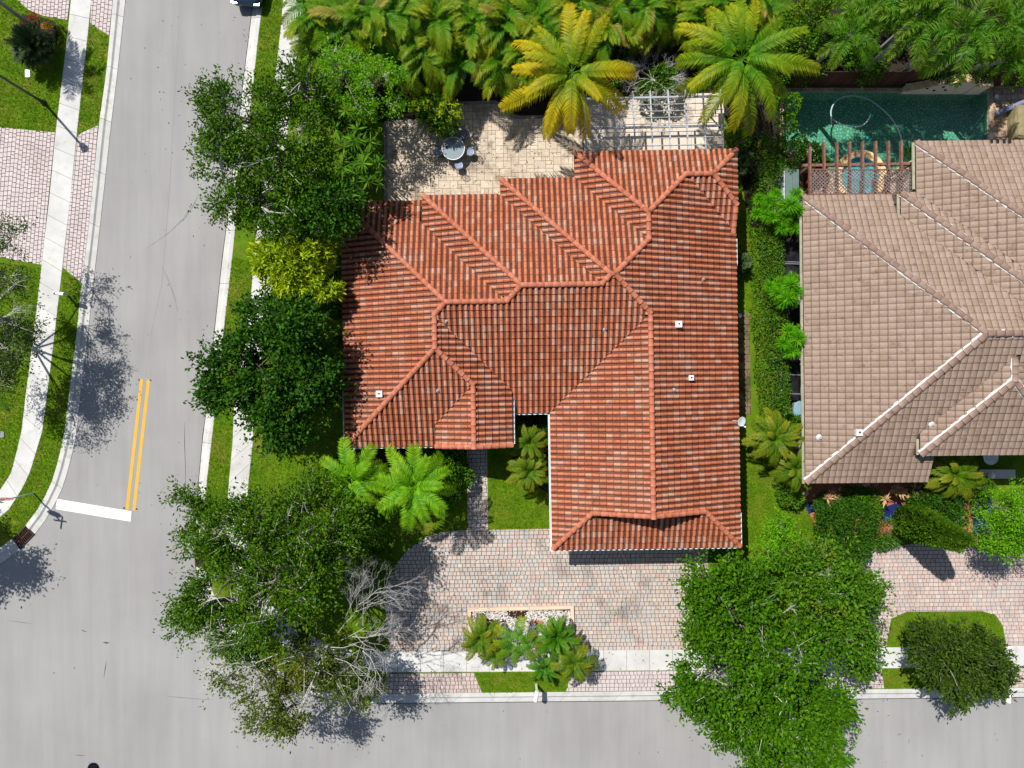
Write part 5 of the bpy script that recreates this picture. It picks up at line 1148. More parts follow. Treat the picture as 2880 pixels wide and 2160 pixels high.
bush('fern_clump', 'low ferny shrub at the driveway edge below the cypress', [(2500, 1500, .5, 40, .4), (2475, 1520, .45, 26, .35)], (.2, .03), 900, 'fern')
for lb, sp_ in (('cream and pink cordyline by the brown house corner', [(2335, 1378), (2350, 1385), (2328, 1392)]), ('cream and pink cordyline on the mulch in the middle of the bed', [(2525, 1368), (2535, 1375), (2515, 1362)]), ('cream and pink cordyline under the eave nearest the entry', [(2575, 1362), (2590, 1378), (2600, 1370), (2562, 1380)]), ('small cream cordyline beside a white stone', [(2492, 1395)])):
    rosettes('cordyline', lb, [(a, b + 10, rnd.uniform(1.1, 1.6)) for a, b in sp_], 17, .44, .09, 'cream', 'plant', 'cordylines in the red mulch bed')
rosettes('croton', 'deep red leaved croton in the corner bed', [(rnd.uniform(62, 108), rnd.uniform(42, 98), rnd.uniform(.5, 1.0)) for _ in range(22)], 12, .24, .05, 'red', 'plant')
rosettes('croton', 'orange and gold croton in the corner bed', [(rnd.uniform(118, 148), rnd.uniform(62, 108), rnd.uniform(.5, .9)) for _ in range(16)], 12, .2, .05, 'orange', 'plant')
tree('fern_tree', 'bright lime ferny sapling in front of the garage lawn', [(2200, 1505, 2.6, 40, .8, 1), (2160, 1550, 2.4, 36, .7, .8), (2215, 1545, 2.5, 36, .7, .8), (2198, 1475, 2.2, 22, .5, .4)], (.13, .05), 260, 24, 'lime', base=(2200, 1510), trunk=.05, twig_show=.05, tw=(.3, .6), spread=.07, hang=.1)
bush('shrub', 'bright green shrub spilling over the neighbouring bed edge', [(2215, 1385, .8, 34, .6), (2235, 1400, .7, 24, .5)], (.12, .05), 900, 'bright')
bush('shrub', 'small bright shrub by the brown house wall and bin', [(2235, 1190, .9, 26, .6)], (.13, .06), 500, 'green')
bush('shrub', 'round low shrub peeking out under the garage eave', [(2035, 1535, .6, 42, .5)], (.08, .04), 1500, 'bright')
bush('shrub', 'glossy dark green shrub row along the entry bed, east of the feathery palms', [(1270, 1300, 1.0, 42, .8), (1290, 1340, 1.0, 38, .7), (1215, 1290, 1.0, 45, .8), (1255, 1390, .9, 34, .6)], (.15, .075), 2600, 'green')
bush('shrub', 'bluish green groundcover shrub at the curved end of the entry bed', [(1190, 1420, .5, 40, .4), (1120, 1400, .6, 42, .5), (1250, 1400, .4, 26, .3)], (.11, .05), 1500, 'pale')
bush('shrub', 'dark leafy shrubs filling the shaded entry court', [(1540, 1210, .9, 34, .7), (1540, 1290, .8, 30, .6), (1460, 1190, .9, 34, .7), (1545, 1350, .7, 24, .5)], (.13, .06), 1600, 'dark')
bush('shrub', 'dense green shrub under the big corner tree by the driveway curve', [(1040, 1500, 1.0, 60, .8), (1060, 1580, 1.0, 50, .8), (980, 1440, 1.0, 55, .8), (1010, 1640, .9, 45, .7)], (.12, .06), 4200, 'green')
bush('shrub', 'yellow green shrub at the foot of the bare boughs beside the sidewalk', [(1055, 1920, 1.0, 34, .7), (1030, 1945, .9, 26, .6)], (.10, .05), 1000, 'bright')
bush('shrub', 'dark green shrubs against the west wall of the red house', [(940, 760, 1.4, 40, 1.0), (950, 860, 1.4, 36, 1.0), (955, 980, 1.4, 34, 1.0), (950, 1100, 1.2, 30, .9)], (.13, .06), 2600, 'dark')
bush('shrub', 'leafy shrub beside the entry path of the brown house', [(2760, 1370, 1.0, 30, .7), (2750, 1420, .8, 24, .5)], (.12, .05), 900, 'bright')

for k, (a, b, c, d) in enumerate(((2200, 2420, 60, 215), (2420, 2640, -20, 190), (2640, 2900, -20, 215), (1980, 2200, -20, 230), (1480, 1760, -20, 230))):
    lb = ('leafy understory behind the fence nearest the coconut palm', 'leafy understory behind the middle of the red fence', 'leafy understory at the far corner behind the fountain', 'leafy understory below the green coconut palm', 'leafy understory below the golden coconut palm')[k]
    bush('shrub', lb, [(rnd.uniform(a, b), rnd.uniform(c, d), rnd.uniform(.8, 1.6), rnd.uniform(34, 55), .8) for _ in range(9)], (.15, .06), 3600, 'green', group='leafy understory among the back palms')
# ------------------------------------------------------------------ objects
def at(px, py, z=Z0): return Vector((*P(px, py, z), z))
# ---- patio table and chairs
tc = at(1275, 419, .72); base = Vector((tc.x, tc.y, Z0 + .035))
tb = thing('patio_table', 'round glass topped patio table with a white rim', 'table', base)
def glass_mat(name, col, fac, rough=.05, alpha=.5):
    n = NT(name); tr = n.n('BsdfTransparent'); tr.inputs[0].default_value = (*col, 1); n.base(fac, rough, .6)
    mx = n.n('MixShader'); mx.inputs[0].default_value = alpha; n.l(tr.outputs[0], mx.inputs[1]); n.l(n.b.outputs[0], mx.inputs[2]); n.l(mx.outputs[0], n.out.inputs[0]); return n.m
M['tableglass'] = glass_mat('frosted_table_glass', (.75, .82, .84), (.34, .41, .44), .15, .55)
m_ = MB(); m_.lathe([(.001, .672), (.60, .672), (.60, .684), (.001, .684)], 40); m_.build('glass_top', M['tableglass'], tb, smooth=False)
m_ = MB(); m_.lathe([(.605, .665), (.635, .665), (.64, .68), (.635, .695), (.605, .695), (.605, .665)], 48); m_.build('rim', M['white'], tb, smooth=True)
for k in range(4):
    a = k * math.pi / 2 + .6; m_ = MB(); m_.tube([(.10 * math.cos(a), .10 * math.sin(a), .64), (.22 * math.cos(a), .22 * math.sin(a), .4), (.16 * math.cos(a), .16 * math.sin(a), .2), (.42 * math.cos(a), .42 * math.sin(a), 0)], .02, 6); m_.build('leg', M['iron'], tb)
m_ = MB()
for k in range(4):
    a = k * math.pi / 2 + .2; m_.bar((0, 0, .655), (.6 * math.cos(a), .6 * math.sin(a), .655), .025)
m_.lathe([(.09, .63), (.11, .65), (.09, .668)], 14); m_.build('brace', M['galv'], tb)
lan = at(1254, 410, .8); t_ = thing('candle_lantern', 'small dark lantern standing on the glass table', 'lantern', (lan.x, lan.y, base.z + .685), .5)
m_ = MB(); m_.box(0, 0, .012, .17, .17, .024); m_.box(0, 0, .19, .17, .17, .02); m_.lathe([(.08, .2), (.05, .24), (.012, .27), (.012, .30)], 4); m_.build('cap', M['iron'], t_)
m_ = MB(); [m_.bar((a * .075, b * .075, .02), (a * .075, b * .075, .19), .014) for a in (-1, 1) for b in (-1, 1)]; m_.build('frame', M['iron'], t_)
m_ = MB(); m_.lathe([(.03, .024), (.03, .12), (.004, .125)], 8); m_.build('candle', M['white'], t_)
def chair(px, py, face, label):
    p = at(px, py, .5); t = thing('patio_chair', label, 'chair', (p.x, p.y, base.z), face, 'wrought iron chairs round the patio table')
    if 'seat' not in CH:
        m = MB(); m.lathe([(.001, .425), (.20, .42), (.235, .43), (.235, .45), (.20, .445), (.001, .44)], 18); CH['seat'] = m.mesh('seat', M['iron_mesh'])
        m = MB(); ring = [(-.22 + .02 * math.cos(a) - .10 * (.5 + .5 * math.sin(a)), .21 * math.cos(a), .66 + .24 * math.sin(a)) for a in [2 * math.pi * k / 18 for k in range(19)]]; m.tube(ring, .014, 5, False)
        for yy in (-.14, -.07, 0, .07, .14): m.tube([(-.22, yy, .46 + yy * yy * 2), (-.275, yy, .66), (-.32, yy, .88 - yy * yy * 3)], .009, 4)
        for zz in (.58, .68, .78): m.tube([(-.25 - (zz - .58) * .35, -.2, zz), (-.26 - (zz - .58) * .35, .2, zz)], .008, 4)
        CH['back'] = m.mesh('backrest', M['iron_mesh'])
        for s in (-1, 1):
            m = MB(); m.tube([(-.24, s * .2, .62), (-.02, s * .27, .66), (.17, s * .26, .64), (.2, s * .23, .52), (.17, s * .2, .44)], .013, 5); CH['arm', s] = m.mesh('armrest', M['iron'])
            for f in (-1, 1): m = MB(); m.tube([(f * .15, s * .15, .42), (f * .19, s * .19, .2), (f * .23, s * .22, 0)], .015, 5); CH['leg', s, f] = m.mesh('leg', M['iron'])
    inst('seat', CH['seat'], t); inst('backrest', CH['back'], t)
    for s in (-1, 1):
        inst('armrest', CH['arm', s], t)
        for f in (-1, 1): inst('leg', CH['leg', s, f], t)
CH = {}; M['iron_mesh'] = plain('blue_grey_iron', (.12, .15, .21), .45, .5, .2, var=.35, scale=40)
def toward(px, py): p = at(px, py, .5); return math.atan2(tc.y - p.y, tc.x - p.x)
for px, py, lb in ((1300, 380, 'iron patio chair closest to the yellow tipped bush'), (1322, 428, 'iron patio chair on the trellis side of the glass table'), (1290, 466, 'iron patio chair on the house side of the glass table'), (1230, 428, 'iron patio chair on the street side of the glass table')):
    chair(px, py, toward(px, py) + rnd.uniform(-.15, .15), lb)

# ---- white trellis over the cream slab
def K(px, py, z): return Vector((*P(px, py, z), z))
tp = at(1840, 350); tr = thing('white_trellis', 'open white metal trellis of rafters and thin rods over the cream patio slab', 'trellis', (tp.x, tp.y, Z0)); to = Vector(tr.location)
xs_t = [1641, 1685, 1731, 1779, 1828, 1878, 1927, 1977, 2026]; tops = [262, 262, 262, 257, 256, 254, 252, 262, 251]
for i, px in enumerate(xs_t):
    m_ = MB(); m_.bar(K(px, tops[i], 2.6) - to, K(px + 9, 436, 2.6) - to, .07, .09); m_.build('rafter', M['galv'], tr)
for i, py in enumerate((293, 312, 330, 348, 370, 388, 409)):
    m_ = MB(); m_.tube([K(1644, py + 5, 2.665) - to, K(2034, py - 4, 2.665) - to], .022, 6); m_.build('rod', M['galv'], tr)
for py in (277, 360):
    m_ = MB(); m_.tube([K(1640, py + 2, 2.5) - to, K(2042, py - 7, 2.5) - to], .065, 8); m_.build('beam', M['galv'], tr)
    for px in (1650, 2028):
        q = K(px, py, 2.45) - to; m_ = MB(); m_.tube([(q.x, q.y, .02), (q.x, q.y, 2.45 - Z0)], .05, 8); m_.build('post', M['galv'], tr)

# ---- pool
pc = at(2480, 340); pool = thing('swimming_pool', 'rectangular green swimming pool with stone coping behind the brown house', 'pool', (pc.x, pc.y, 0)); po = Vector((pc.x, pc.y, 0))
def pw(px, py): x, y = P(px, py, Z0); return (x - po.x, y - po.y)
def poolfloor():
    n = NT('pool_pebble_ripple_floor'); p = n.pos(); v = n.n('TexVoronoi'); v.inputs['Scale'].default_value = 6; v.feature = 'DISTANCE_TO_EDGE'; n.l(p, v.inputs['Vector'])
    c = n.ramp(v.outputs['Distance'], [(.08, (.30, .36, .33)), (.30, (.66, .70, .64)), (.75, (.78, .80, .74))]); c = n.mix(.5, c, n.ramp(n.noise(p, 1.2, 4), [(.3, (.6, .7, .65)), (.7, (1.2, 1.2, 1.15))]), 'MULTIPLY'); return n.base(c, .9, .1)  # cell lines over the pebble colour imitate light ripples from the water
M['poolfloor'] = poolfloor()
def watermat(name, tint, refl=.9, sc=5.0, alpha=.0):
    n = NT(name); tr = n.n('BsdfTransparent'); tr.inputs[0].default_value = (*tint, 1); gl = n.n('BsdfGlossy'); gl.inputs['Roughness'].default_value = .04
    bp = n.n('Bump'); bp.inputs['Strength'].default_value = .5; bp.inputs['Distance'].default_value = .03; n.l(n.noise(n.pos((1, 1.6, 1)), sc, 4, .6, 1.2), bp.inputs['Height']); n.l(bp.outputs[0], gl.inputs['Normal'])
    fr = n.n('Fresnel'); fr.inputs['IOR'].default_value = 1.33; n.l(bp.outputs[0], fr.inputs['Normal']); mx = n.n('MixShader')
    n.l(fr.outputs[0], mx.inputs[0]); n.l(tr.outputs[0], mx.inputs[1]); n.l(gl.outputs[0], mx.inputs[2]); n.l(mx.outputs[0], n.out.inputs[0]); return n.m
M['water'] = watermat('pool_water', (.42, .72, .60)); M['spawater'] = watermat('spa_water', (.50, .82, .84), sc=8)
A = [pw(2203, 258), pw(2780, 258), pw(2780, 425), pw(2203, 425)]; L4 = [pw(2318, 425), pw(2580, 425), pw(2580, 480), pw(2318, 480)]
b_ = MB(); zf, zl, zt = -1.25, -.28, Z0 + .01
b_.sheet(A[::-1], zf); b_.sheet(L4[::-1], zl)
def wl(m, a, b, z0, z1): m.add([(a[0], a[1], z0), (b[0], b[1], z0), (b[0], b[1], z1), (a[0], a[1], z1)], [(0, 1, 2, 3)])
wl(b_, A[0], A[1], zf, zt); wl(b_, A[1], A[2], zf, zt); wl(b_, A[3], A[0], zf, zt); wl(b_, A[2], pw(2580, 425), zf, zt); wl(b_, pw(2580, 425), pw(2318, 425), zf, zl); wl(b_, pw(2318, 425), A[3], zf, zt)
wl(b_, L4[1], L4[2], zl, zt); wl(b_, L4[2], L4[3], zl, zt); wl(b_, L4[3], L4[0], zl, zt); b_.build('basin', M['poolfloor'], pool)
w_ = MB(); w_.add([(*A[0], 0), (*A[1], 0), (*A[2], 0), (*L4[1], 0), (*L4[2], 0), (*L4[3], 0), (*L4[0], 0), (*A[3], 0)], [tuple(range(8))]); w_.build('water', M['water'], pool)
st_ = MB(); 
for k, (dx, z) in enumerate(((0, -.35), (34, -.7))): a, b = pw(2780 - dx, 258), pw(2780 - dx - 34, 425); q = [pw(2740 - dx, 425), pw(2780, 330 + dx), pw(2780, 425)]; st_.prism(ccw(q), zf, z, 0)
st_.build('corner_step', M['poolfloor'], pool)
for side, n_, (a, b), wpx in (('t', 20, ((2196, 254), (2786, 254)), 8), ('l', 6, ((2198, 262), (2198, 425)), 9), ('r', 6, ((2785, 262), (2785, 425)), 9), ('b', 4, ((2203, 430), (2316, 430)), 8)):
    for k in range(n_):
        q0 = Vector(pw(*[a[i] + (b[i] - a[i]) * (k + .02) / n_ for i in (0, 1)])); q1 = Vector(pw(*[a[i] + (b[i] - a[i]) * (k + .98) / n_ for i in (0, 1)])); d = (q1 - q0); mid = (q0 + q1) / 2
        m_ = MB(); m_.box(mid.x, mid.y, .15, d.length, wpx / 50 * 1.25, .07, math.atan2(d.y, d.x)); m_.build('coping_stone', M['deck'], pool)
hs = [(2339, 357), (2338, 334), (2337, 312), (2347, 289), (2369, 273), (2397, 269), (2423, 273), (2450, 284), (2480, 306), (2506, 332), (2523, 360), (2534, 386), (2537, 408), (2540, 440)]
hs2 = [(2448, 326), (2440, 340), (2428, 351), (2410, 357), (2393, 356), (2372, 351), (2355, 345), (2343, 336)]
def smooth(pts, n=4):
    out = []
    for i in range(len(pts) - 1):
        p0, p1, p2, p3 = [Vector(pts[max(0, min(len(pts) - 1, j))]) for j in (i - 1, i, i + 1, i + 2)]
        for k in range(n):
            t = k / n; out.append(.5 * ((2 * p1) + (p2 - p0) * t + (2 * p0 - 5 * p1 + 4 * p2 - p3) * t * t + (3 * p1 - p0 - 3 * p2 + p3) * t ** 3))
    return out + [Vector(pts[-1])]
m_ = MB(); m_.tube([Vector((*P(q.x, q.y, .02), .03)) for q in smooth(hs)], .04, 6); hz = m_.build('pool_hose', M['hose']); tag(hz, 'pale hose looping over the pool surface', 'hose')
m_ = MB(); m_.tube([Vector((*P(q.x, q.y, .02), .025)) for q in smooth(hs2)], .038, 6); hz = m_.build('pool_hose', M['hose']); tag(hz, 'short curl of hose leading to the teal pool cleaner', 'hose')
cl = at(2450, 325, 0); t_ = thing('pool_cleaner', 'teal finned pool cleaner at the end of the hose curl', 'pool cleaner', (cl.x, cl.y, -.05))
m_ = MB(); m_.lathe([(.02, -.05), (.11, -.02), (.13, .03), (.07, .09), (.03, .12), (.001, .12)], 10); m_.build('body', M['teal'], t_)
for k in range(6):
    a = k * 1.05; m_ = MB(); m_.box(.19 * math.cos(a), .19 * math.sin(a), .03, .16, .05, .03, a); m_.build('fin', M['teal'], t_)
f_ = at(2440, 388, 0); o = MB().lathe([(.001, -.02), (.08, -.02), (.09, .02), (.06, .05), (.001, .055)], 14, (0, 0, 0)).build('pool_float', M['teal'], loc=(f_.x, f_.y, .02)); tag(o, 'small round turquoise float near the pergola end of the pool', 'float')
o = MB().lathe([(.001, 0), (.12, 0), (.12, .015), (.001, .02)], 18).build('skimmer_lid', M['white'], loc=(*P(2802, 272), Z0 + .04)); tag(o, 'round white skimmer lid on the stone deck at the pool end', 'lid')
# fountain wall behind the pool
fx0, fx1, fy = (2530 - 1440) / 50, (2706 - 1440) / 50, 16.42
fw = thing('fountain_wall', 'arched stone fountain wall standing at the back of the pool', 'wall', ((fx0 + fx1) / 2, fy, Z0)); NN = 18
def fh(t): return .42 + 1.25 * max(0, math.sin(min(1, t * 1.12) * math.pi * .58)) ** 1.3 if t < .86 else 1.66 - 1.9 * (t - .86)
vs = []; L_ = fx1 - fx0
for i in range(NN + 1):
    t = i / NN; x = -L_ / 2 + L_ * t
    for y, z in ((-.14, -.05), (-.14, fh(t)), (.14, fh(t)), (.14, -.05)): vs.append((x, y, z))
m_ = MB(); m_.add(vs, [(i * 4 + k, (i + 1) * 4 + k, (i + 1) * 4 + k + 1, i * 4 + k + 1) for i in range(NN) for k in range(3)] + [(3, 2, 1, 0), (NN * 4, NN * 4 + 1, NN * 4 + 2, NN * 4 + 3)]); m_.build('panel', M['stucco2'], fw)
for i in range(9):
    t0, t1 = i / 9 + .003, (i + 1) / 9 - .003; a = Vector((-L_ / 2 + L_ * t0, 0, fh(t0) + .035)); b = Vector((-L_ / 2 + L_ * t1, 0, fh(t1) + .035)); m_ = MB(); m_.bar(a, b, .42, .07); m_.build('coping_stone', M['coping'], fw)
for t, z in ((.3, .75), (.52, .95), (.62, .55), (.45, .5)):
    m_ = MB(); m_.lathe([(.001, 0), (.06, 0), (.08, .03), (.04, .05), (.001, .05)], 10); o = m_.build('spout', M['dark'], fw, loc=(-L_ / 2 + L_ * t, -.14, z)); o.rotation_euler = (math.pi / 2, 0, 0)
m_ = MB(); m_.box(L_ / 2 + .46, .02, .52, .84, .36, 1.14); o = m_.build('pier', M['stucco2'], fw); m_ = MB(); m_.box(L_ / 2 + .46, .02, 1.13, .90, .46, .08); m_.build('cap', M['coping'], fw)
o = MB().lathe([(.06, 0), (.16, .05), (.2, .14), (.185, .14), (.14, .06), (.001, .05)], 16).build('blue_bowl', plain('blue_glazed_bowl', (.03, .06, .22), .2, .6), loc=(25.6, 16.85, Z0)); tag(o, 'small blue glazed bowl behind the fountain wall', 'bowl')
# red fence, board by board
fn = thing('red_fence', 'dark red wooden fence of upright boards behind the pool', 'fence', (21.5, 16.72, Z0)); lib = []
for k in range(4):
    m_ = MB(); h_ = 1.84 + k * .012; m_.box(0, 0, h_ / 2, .138, .022, h_); lib.append(m_.mesh('board', M['redfence']))
for i in range(100):
    o = inst('board', lib[rnd.randrange(4)], fn); o.location = (-7.4 + i * .15, rnd.uniform(-.006, .006), 0); o.rotation_euler = (0, 0, rnd.uniform(-.03, .03))
for z in (.35, 1.45):
    m_ = MB(); m_.box(.05, .045, z, 15, .05, .09); m_.build('rail', M['redfence'], fn)
for i in range(7):
    m_ = MB(); m_.box(-7.4 + i * 2.48, .095, .92, .1, .09, 1.84); m_.build('post', M['redfence'], fn)
# spa
sx, sy = P(2418, 497, .4); sp_ = thing('spa', 'round raised spa with a sandstone rim under the wooden pergola', 'spa', (sx, sy, Z0))
for k in range(14):
    a0, a1 = 2 * math.pi * (k + .02) / 14, 2 * math.pi * (k + .98) / 14; vs = []
    for a in (a0, (a0 + a1) / 2, a1):
        for r, z in ((1.08, .30), (1.46, .30), (1.47, .40), (1.07, .40)): vs.append((r * math.cos(a), r * math.sin(a), z))
    m_ = MB(); m_.add(vs, [(i * 4 + j, (i + 1) * 4 + j, (i + 1) * 4 + (j + 1) % 4, i * 4 + (j + 1) % 4) for i in range(2) for j in range(4)] + [(0, 1, 2, 3), (11, 10, 9, 8)]); m_.build('rim_stone', M['coping'], sp_)
m_ = MB(); m_.lathe([(1.40, 0), (1.40, .3), (1.1, .3), (1.1, .06), (.001, .05)], 32); m_.build('basin', plain('pale_spa_plaster', (.42, .62, .66), .8, .2), sp_)
m_ = MB(); m_.lathe([(.001, .32), (1.09, .32)], 32); m_.build('water', M['spawater'], sp_)
# brown pergola with its lattice
pq = at(2420, 500); pg = thing('wooden_pergola', 'weathered brown wooden pergola with lattice roof beside the brown house', 'pergola', (pq.x, pq.y, Z0)); go = Vector(pg.location)
for i, px in enumerate((2277, 2317, 2353, 2389, 2425, 2462, 2498, 2534, 2572)):
    m_ = MB(); m_.bar(K(px, 401 - i * .6, 2.7) - go, K(px + 1, 562, 2.7) - go, .10, .2); m_.build('rafter', M['timber'], pg)
m_ = MB(); m_.bar(K(2256, 466, 2.5) - go, K(2572, 461, 2.5) - go, .14, .18); m_.build('beam', M['timber'], pg)
m_ = MB(); m_.bar(K(2272, 548, 2.5) - go, K(2572, 546, 2.5) - go, .12, .16); m_.build('beam', M['timber'], pg)
for px, py in ((2280, 466), (2560, 462), (2280, 548)):
    q = K(px, py, 2.4) - go; m_ = MB(); m_.box(q.x, q.y, 1.15, .14, .14, 2.3); m_.build('post', M['timber'], pg)
l0, l1 = K(2281, 477, 2.84) - go, K(2570, 547, 2.84) - go; lt = MB(); z_ = 2.84 - Z0; hgt_ = l0.y - l1.y; x = l0.x - hgt_
while x < l1.x:
    for sgn, dz in ((1, 0), (-1, .014)):
        a = (x, l1.y) if sgn > 0 else (x, l0.y); b = (x + hgt_, l0.y) if sgn > 0 else (x + hgt_, l1.y)
        (xa, ya), (xb, yb) = a, b; t0 = max(0, (l0.x - xa) / (xb - xa)); t1 = min(1, (l1.x - xa) / (xb - xa))
        if t1 - t0 > .05 and rnd.random() > .04: lt.bar((xa + (xb - xa) * t0, ya + (yb - ya) * t0, z_ + dz), (xa + (xb - xa) * t1, ya + (yb - ya) * t1, z_ + dz), .05, .012)
    x += .185
lp = lt.build('lattice', M['lattice'], pg, 'stuff')
for a, b in (((l0.x, l0.y), (l1.x, l0.y)), ((l0.x, l1.y), (l1.x, l1.y))): m_ = MB(); m_.bar((*a, z_ + .03), (*b, z_ + .03), .05, .04); m_.build('lattice_frame', M['timber'], pg)
# low lattice screen, shed, tarpaulins, bins
q = at(2259, 520); sc_ = thing('lattice_screen', 'low red brown lattice screen between the shed and the pergola', 'screen', (q.x, q.y, Z0))
m_ = MB(); m_.box(0, .68, .42, .07, .07, .84); m_.box(0, -.68, .42, .07, .07, .84); m_.build('post', M['timber'], sc_); m_ = MB(); m_.box(0, 0, .80, .06, 1.3, .07); m_.box(0, 0, .1, .06, 1.3, .07); m_.build('rail', M['timber'], sc_)
m_ = MB(); y = -.62
while y < .3: m_.bar((0.012, y, .14), (0.012, y + .6, .76), .02, .035); m_.bar((-.012, y + .6, .14), (-.012, y, .76), .02, .035); y += .11
m_.build('lattice', plain('red_brown_lattice', (.16, .05, .03), .8, .2, var=.3), sc_, 'stuff')
sh = thing('garden_shed', 'small shed with a grey green metal roof beside the pool corner', 'shed', (14.75, 10.7, Z0)); m_ = MB(); m_.box(0, -.3, .8, 1.0, 2.0, 1.55); m_.build('wall', M['stucco2'], sh)
for x0, z0_, x1, z1_, mt in ((-.52, 1.62, -.17, 1.98, 'galv'), (-.15, 1.99, .66, 1.74, 'shedroof')):  # sunward slope gets a paler metal: its sunlit brightness is put into the colour
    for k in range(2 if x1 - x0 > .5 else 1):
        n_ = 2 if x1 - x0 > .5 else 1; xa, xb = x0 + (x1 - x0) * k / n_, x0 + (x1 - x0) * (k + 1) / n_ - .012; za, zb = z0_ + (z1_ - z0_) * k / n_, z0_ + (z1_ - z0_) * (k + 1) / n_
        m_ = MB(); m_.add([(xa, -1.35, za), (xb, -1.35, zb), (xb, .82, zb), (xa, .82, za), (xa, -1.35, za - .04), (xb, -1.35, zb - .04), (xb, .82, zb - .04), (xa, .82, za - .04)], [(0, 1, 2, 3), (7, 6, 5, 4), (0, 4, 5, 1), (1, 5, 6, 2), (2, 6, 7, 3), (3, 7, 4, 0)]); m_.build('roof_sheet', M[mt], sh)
def tarp(label, x0, y0, x1, y1, z, bars):
    a = at(x0, y1, z); b = at(x1, y0, z); c = (a + b) / 2; w, h = b.x - a.x, b.y - a.y; t = thing('covered_rack', label, 'covered rack', (c.x, c.y, Z0), 0, 'racks under black tarpaulin along the brown house'); nx, ny = 9, 18; vs = []
    for j in range(ny + 1):
        for i in range(nx + 1):
            u, v = i / nx, j / ny; e = min(u, 1 - u, v * h / w, (1 - v) * h / w) ; zz = z - Z0 - .35 * (u - .3) ** 2 + .07 * math.sin(v * 13 + u * 3) * math.sin(u * 5 + 1) + rnd.uniform(-.018, .018)
            if e <= 1e-6: zz = .03
            vs.append((-w / 2 + w * min(1, max(0, u)), -h / 2 + h * v, zz))
    m = MB(); m.add(vs, [(j * (nx + 1) + i, j * (nx + 1) + i + 1, (j + 1) * (nx + 1) + i + 1, (j + 1) * (nx + 1) + i) for j in range(ny) for i in range(nx)]); m.build('tarpaulin', M['tarp'], t, smooth=True)
    for v in bars: m = MB(); m.bar((-w / 2 + .03, -h / 2 + h * v, z - Z0 + .06), (w / 2 - .1, -h / 2 + h * v - .03, z - Z0 - .02), .05, .04); m.build('bar', M['steel'], t)
    for s in (-1, 1):
        for v in (.02, .98): m = MB(); m.box(s * (w / 2 - .04), -h / 2 + h * v, (z - Z0) * .4, .05, .05, (z - Z0) * .8); m.build('leg', M['steel'], t)
tarp('rack draped in black tarpaulin below the largest tufted pine', 2186, 672, 2262, 800, 1.2, (.5, .46)); tarp('rack draped in black tarpaulin between two tufted pines', 2210, 850, 2262, 925, 1.1, ()); tarp('rack draped in black tarpaulin with two bars, above the blue bin', 2186, 1005, 2262, 1132, 1.2, (.62, .2))
def bin_(label, px, py, w, d, h, mt, lid, round_=False):
    p = at(px, py, h); t = thing('storage_bin', label, 'bin', (p.x, p.y, Z0), 0); m = MB(); m.box(0, 0, h / 2, w, d, h); m.build('body', M[mt], t); m = MB()
    if round_: m.lathe([(w * .56, h), (w * .6, h + .04), (w * .5, h + .1), (.001, h + .14)], 20, ell=d / w)
    else: m.box(0, 0, h + .035, w * 1.04, d * 1.04, .06, taper=.93)
    m.build('lid', M[lid], t)
bin_('pale blue lidded bin against the brown house wall', 2246, 1153, .58, .84, .95, 'greybin', 'bluebin', True); bin_('grey flat topped storage box beside the blue lidded bin', 2218, 1160, .52, .62, .6, 'greybin', 'greybin')
# folded umbrella and covered furniture by the pool end
ub = at(2800, 322, .3); ut = at(2900, 278, .7); u_ = thing('folded_umbrella', 'folded blue grey umbrella lying over the covered furniture at the pool end', 'umbrella', (ub.x, ub.y, Z0)); uo = Vector(u_.location); a, b = ub - uo, ut - uo
m_ = MB(); m_.tube([a.lerp(b, t) + Vector((0, 0, .02 * math.sin(t * 9))) for t in (0, .06, .2, .5, .8, 1)], [.12, .16, .15, .16, .13, .08], 10); m_.build('canopy', M['umbrella'], u_, smooth=False)
m_ = MB(); m_.tube([a.lerp(b, -.05), b, b + (b - a).normalized() * 1.0], .025, 6); m_.build('pole', M['galv'], u_)
cf = at(2888, 340, .8); c_ = thing('covered_furniture', 'bulky furniture under an olive canvas cover at the pool end', 'covered furniture', (cf.x, cf.y, Z0)); vs = []; NR = 16
for j, (rr, zz) in enumerate(((1.0, 0), (1.02, .3), (.97, .62), (.86, .76), (.45, .86))):
    for k in range(NR):
        a_ = 2 * math.pi * k / NR; sq = 1 / max(abs(math.cos(a_)), abs(math.sin(a_))) ** .75; f = rr * (1 + .025 * math.sin(k * 4.1 + j)); vs.append((.62 * sq * f * math.cos(a_), .98 * sq * f * math.sin(a_), zz + .02 * math.sin(k * 2.3)))
m_ = MB(); m_.add(vs, [(j * NR + k, j * NR + (k + 1) % NR, (j + 1) * NR + (k + 1) % NR, (j + 1) * NR + k) for j in range(4) for k in range(NR)] + [tuple(4 * NR + k for k in range(NR))]); m_.build('cover', M['canvas'], c_)
# ---- satellite dish on the red eave
sd = at(2084, 1186, 3.5); s_ = thing('satellite_dish', 'pale satellite dish on the east eave of the red roof', 'satellite dish', (sd.x - .28, sd.y + .02, 2.95))
m_ = MB(); m_.lathe([(.001, .0), (.10, .008), (.19, .03), (.235, .055), (.24, .06), (.19, .04), (.10, .018), (.001, .01)], 22, ell=1.12); o = m_.build('dish', plain('dish_grey', (.42, .46, .46), .5, .4), s_, loc=(.34, -.02, .42), smooth=True); o.rotation_euler = (.2, .28, 0)
m_ = MB(); m_.tube([(-.05, .02, .12), (.12, .0, .2), (.33, -.02, .41)], .025, 6); m_.build('arm', M['galv'], s_); m_ = MB(); m_.tube([(.34, -.2, .5), (.44, -.26, .64)], .014, 5); m_.box(.45, -.27, .66, .07, .07, .07); m_.build('receiver', M['white'], s_); m_ = MB(); m_.box(-.06, .02, .1, .12, .14, .05); m_.build('bracket', M['white'], s_)
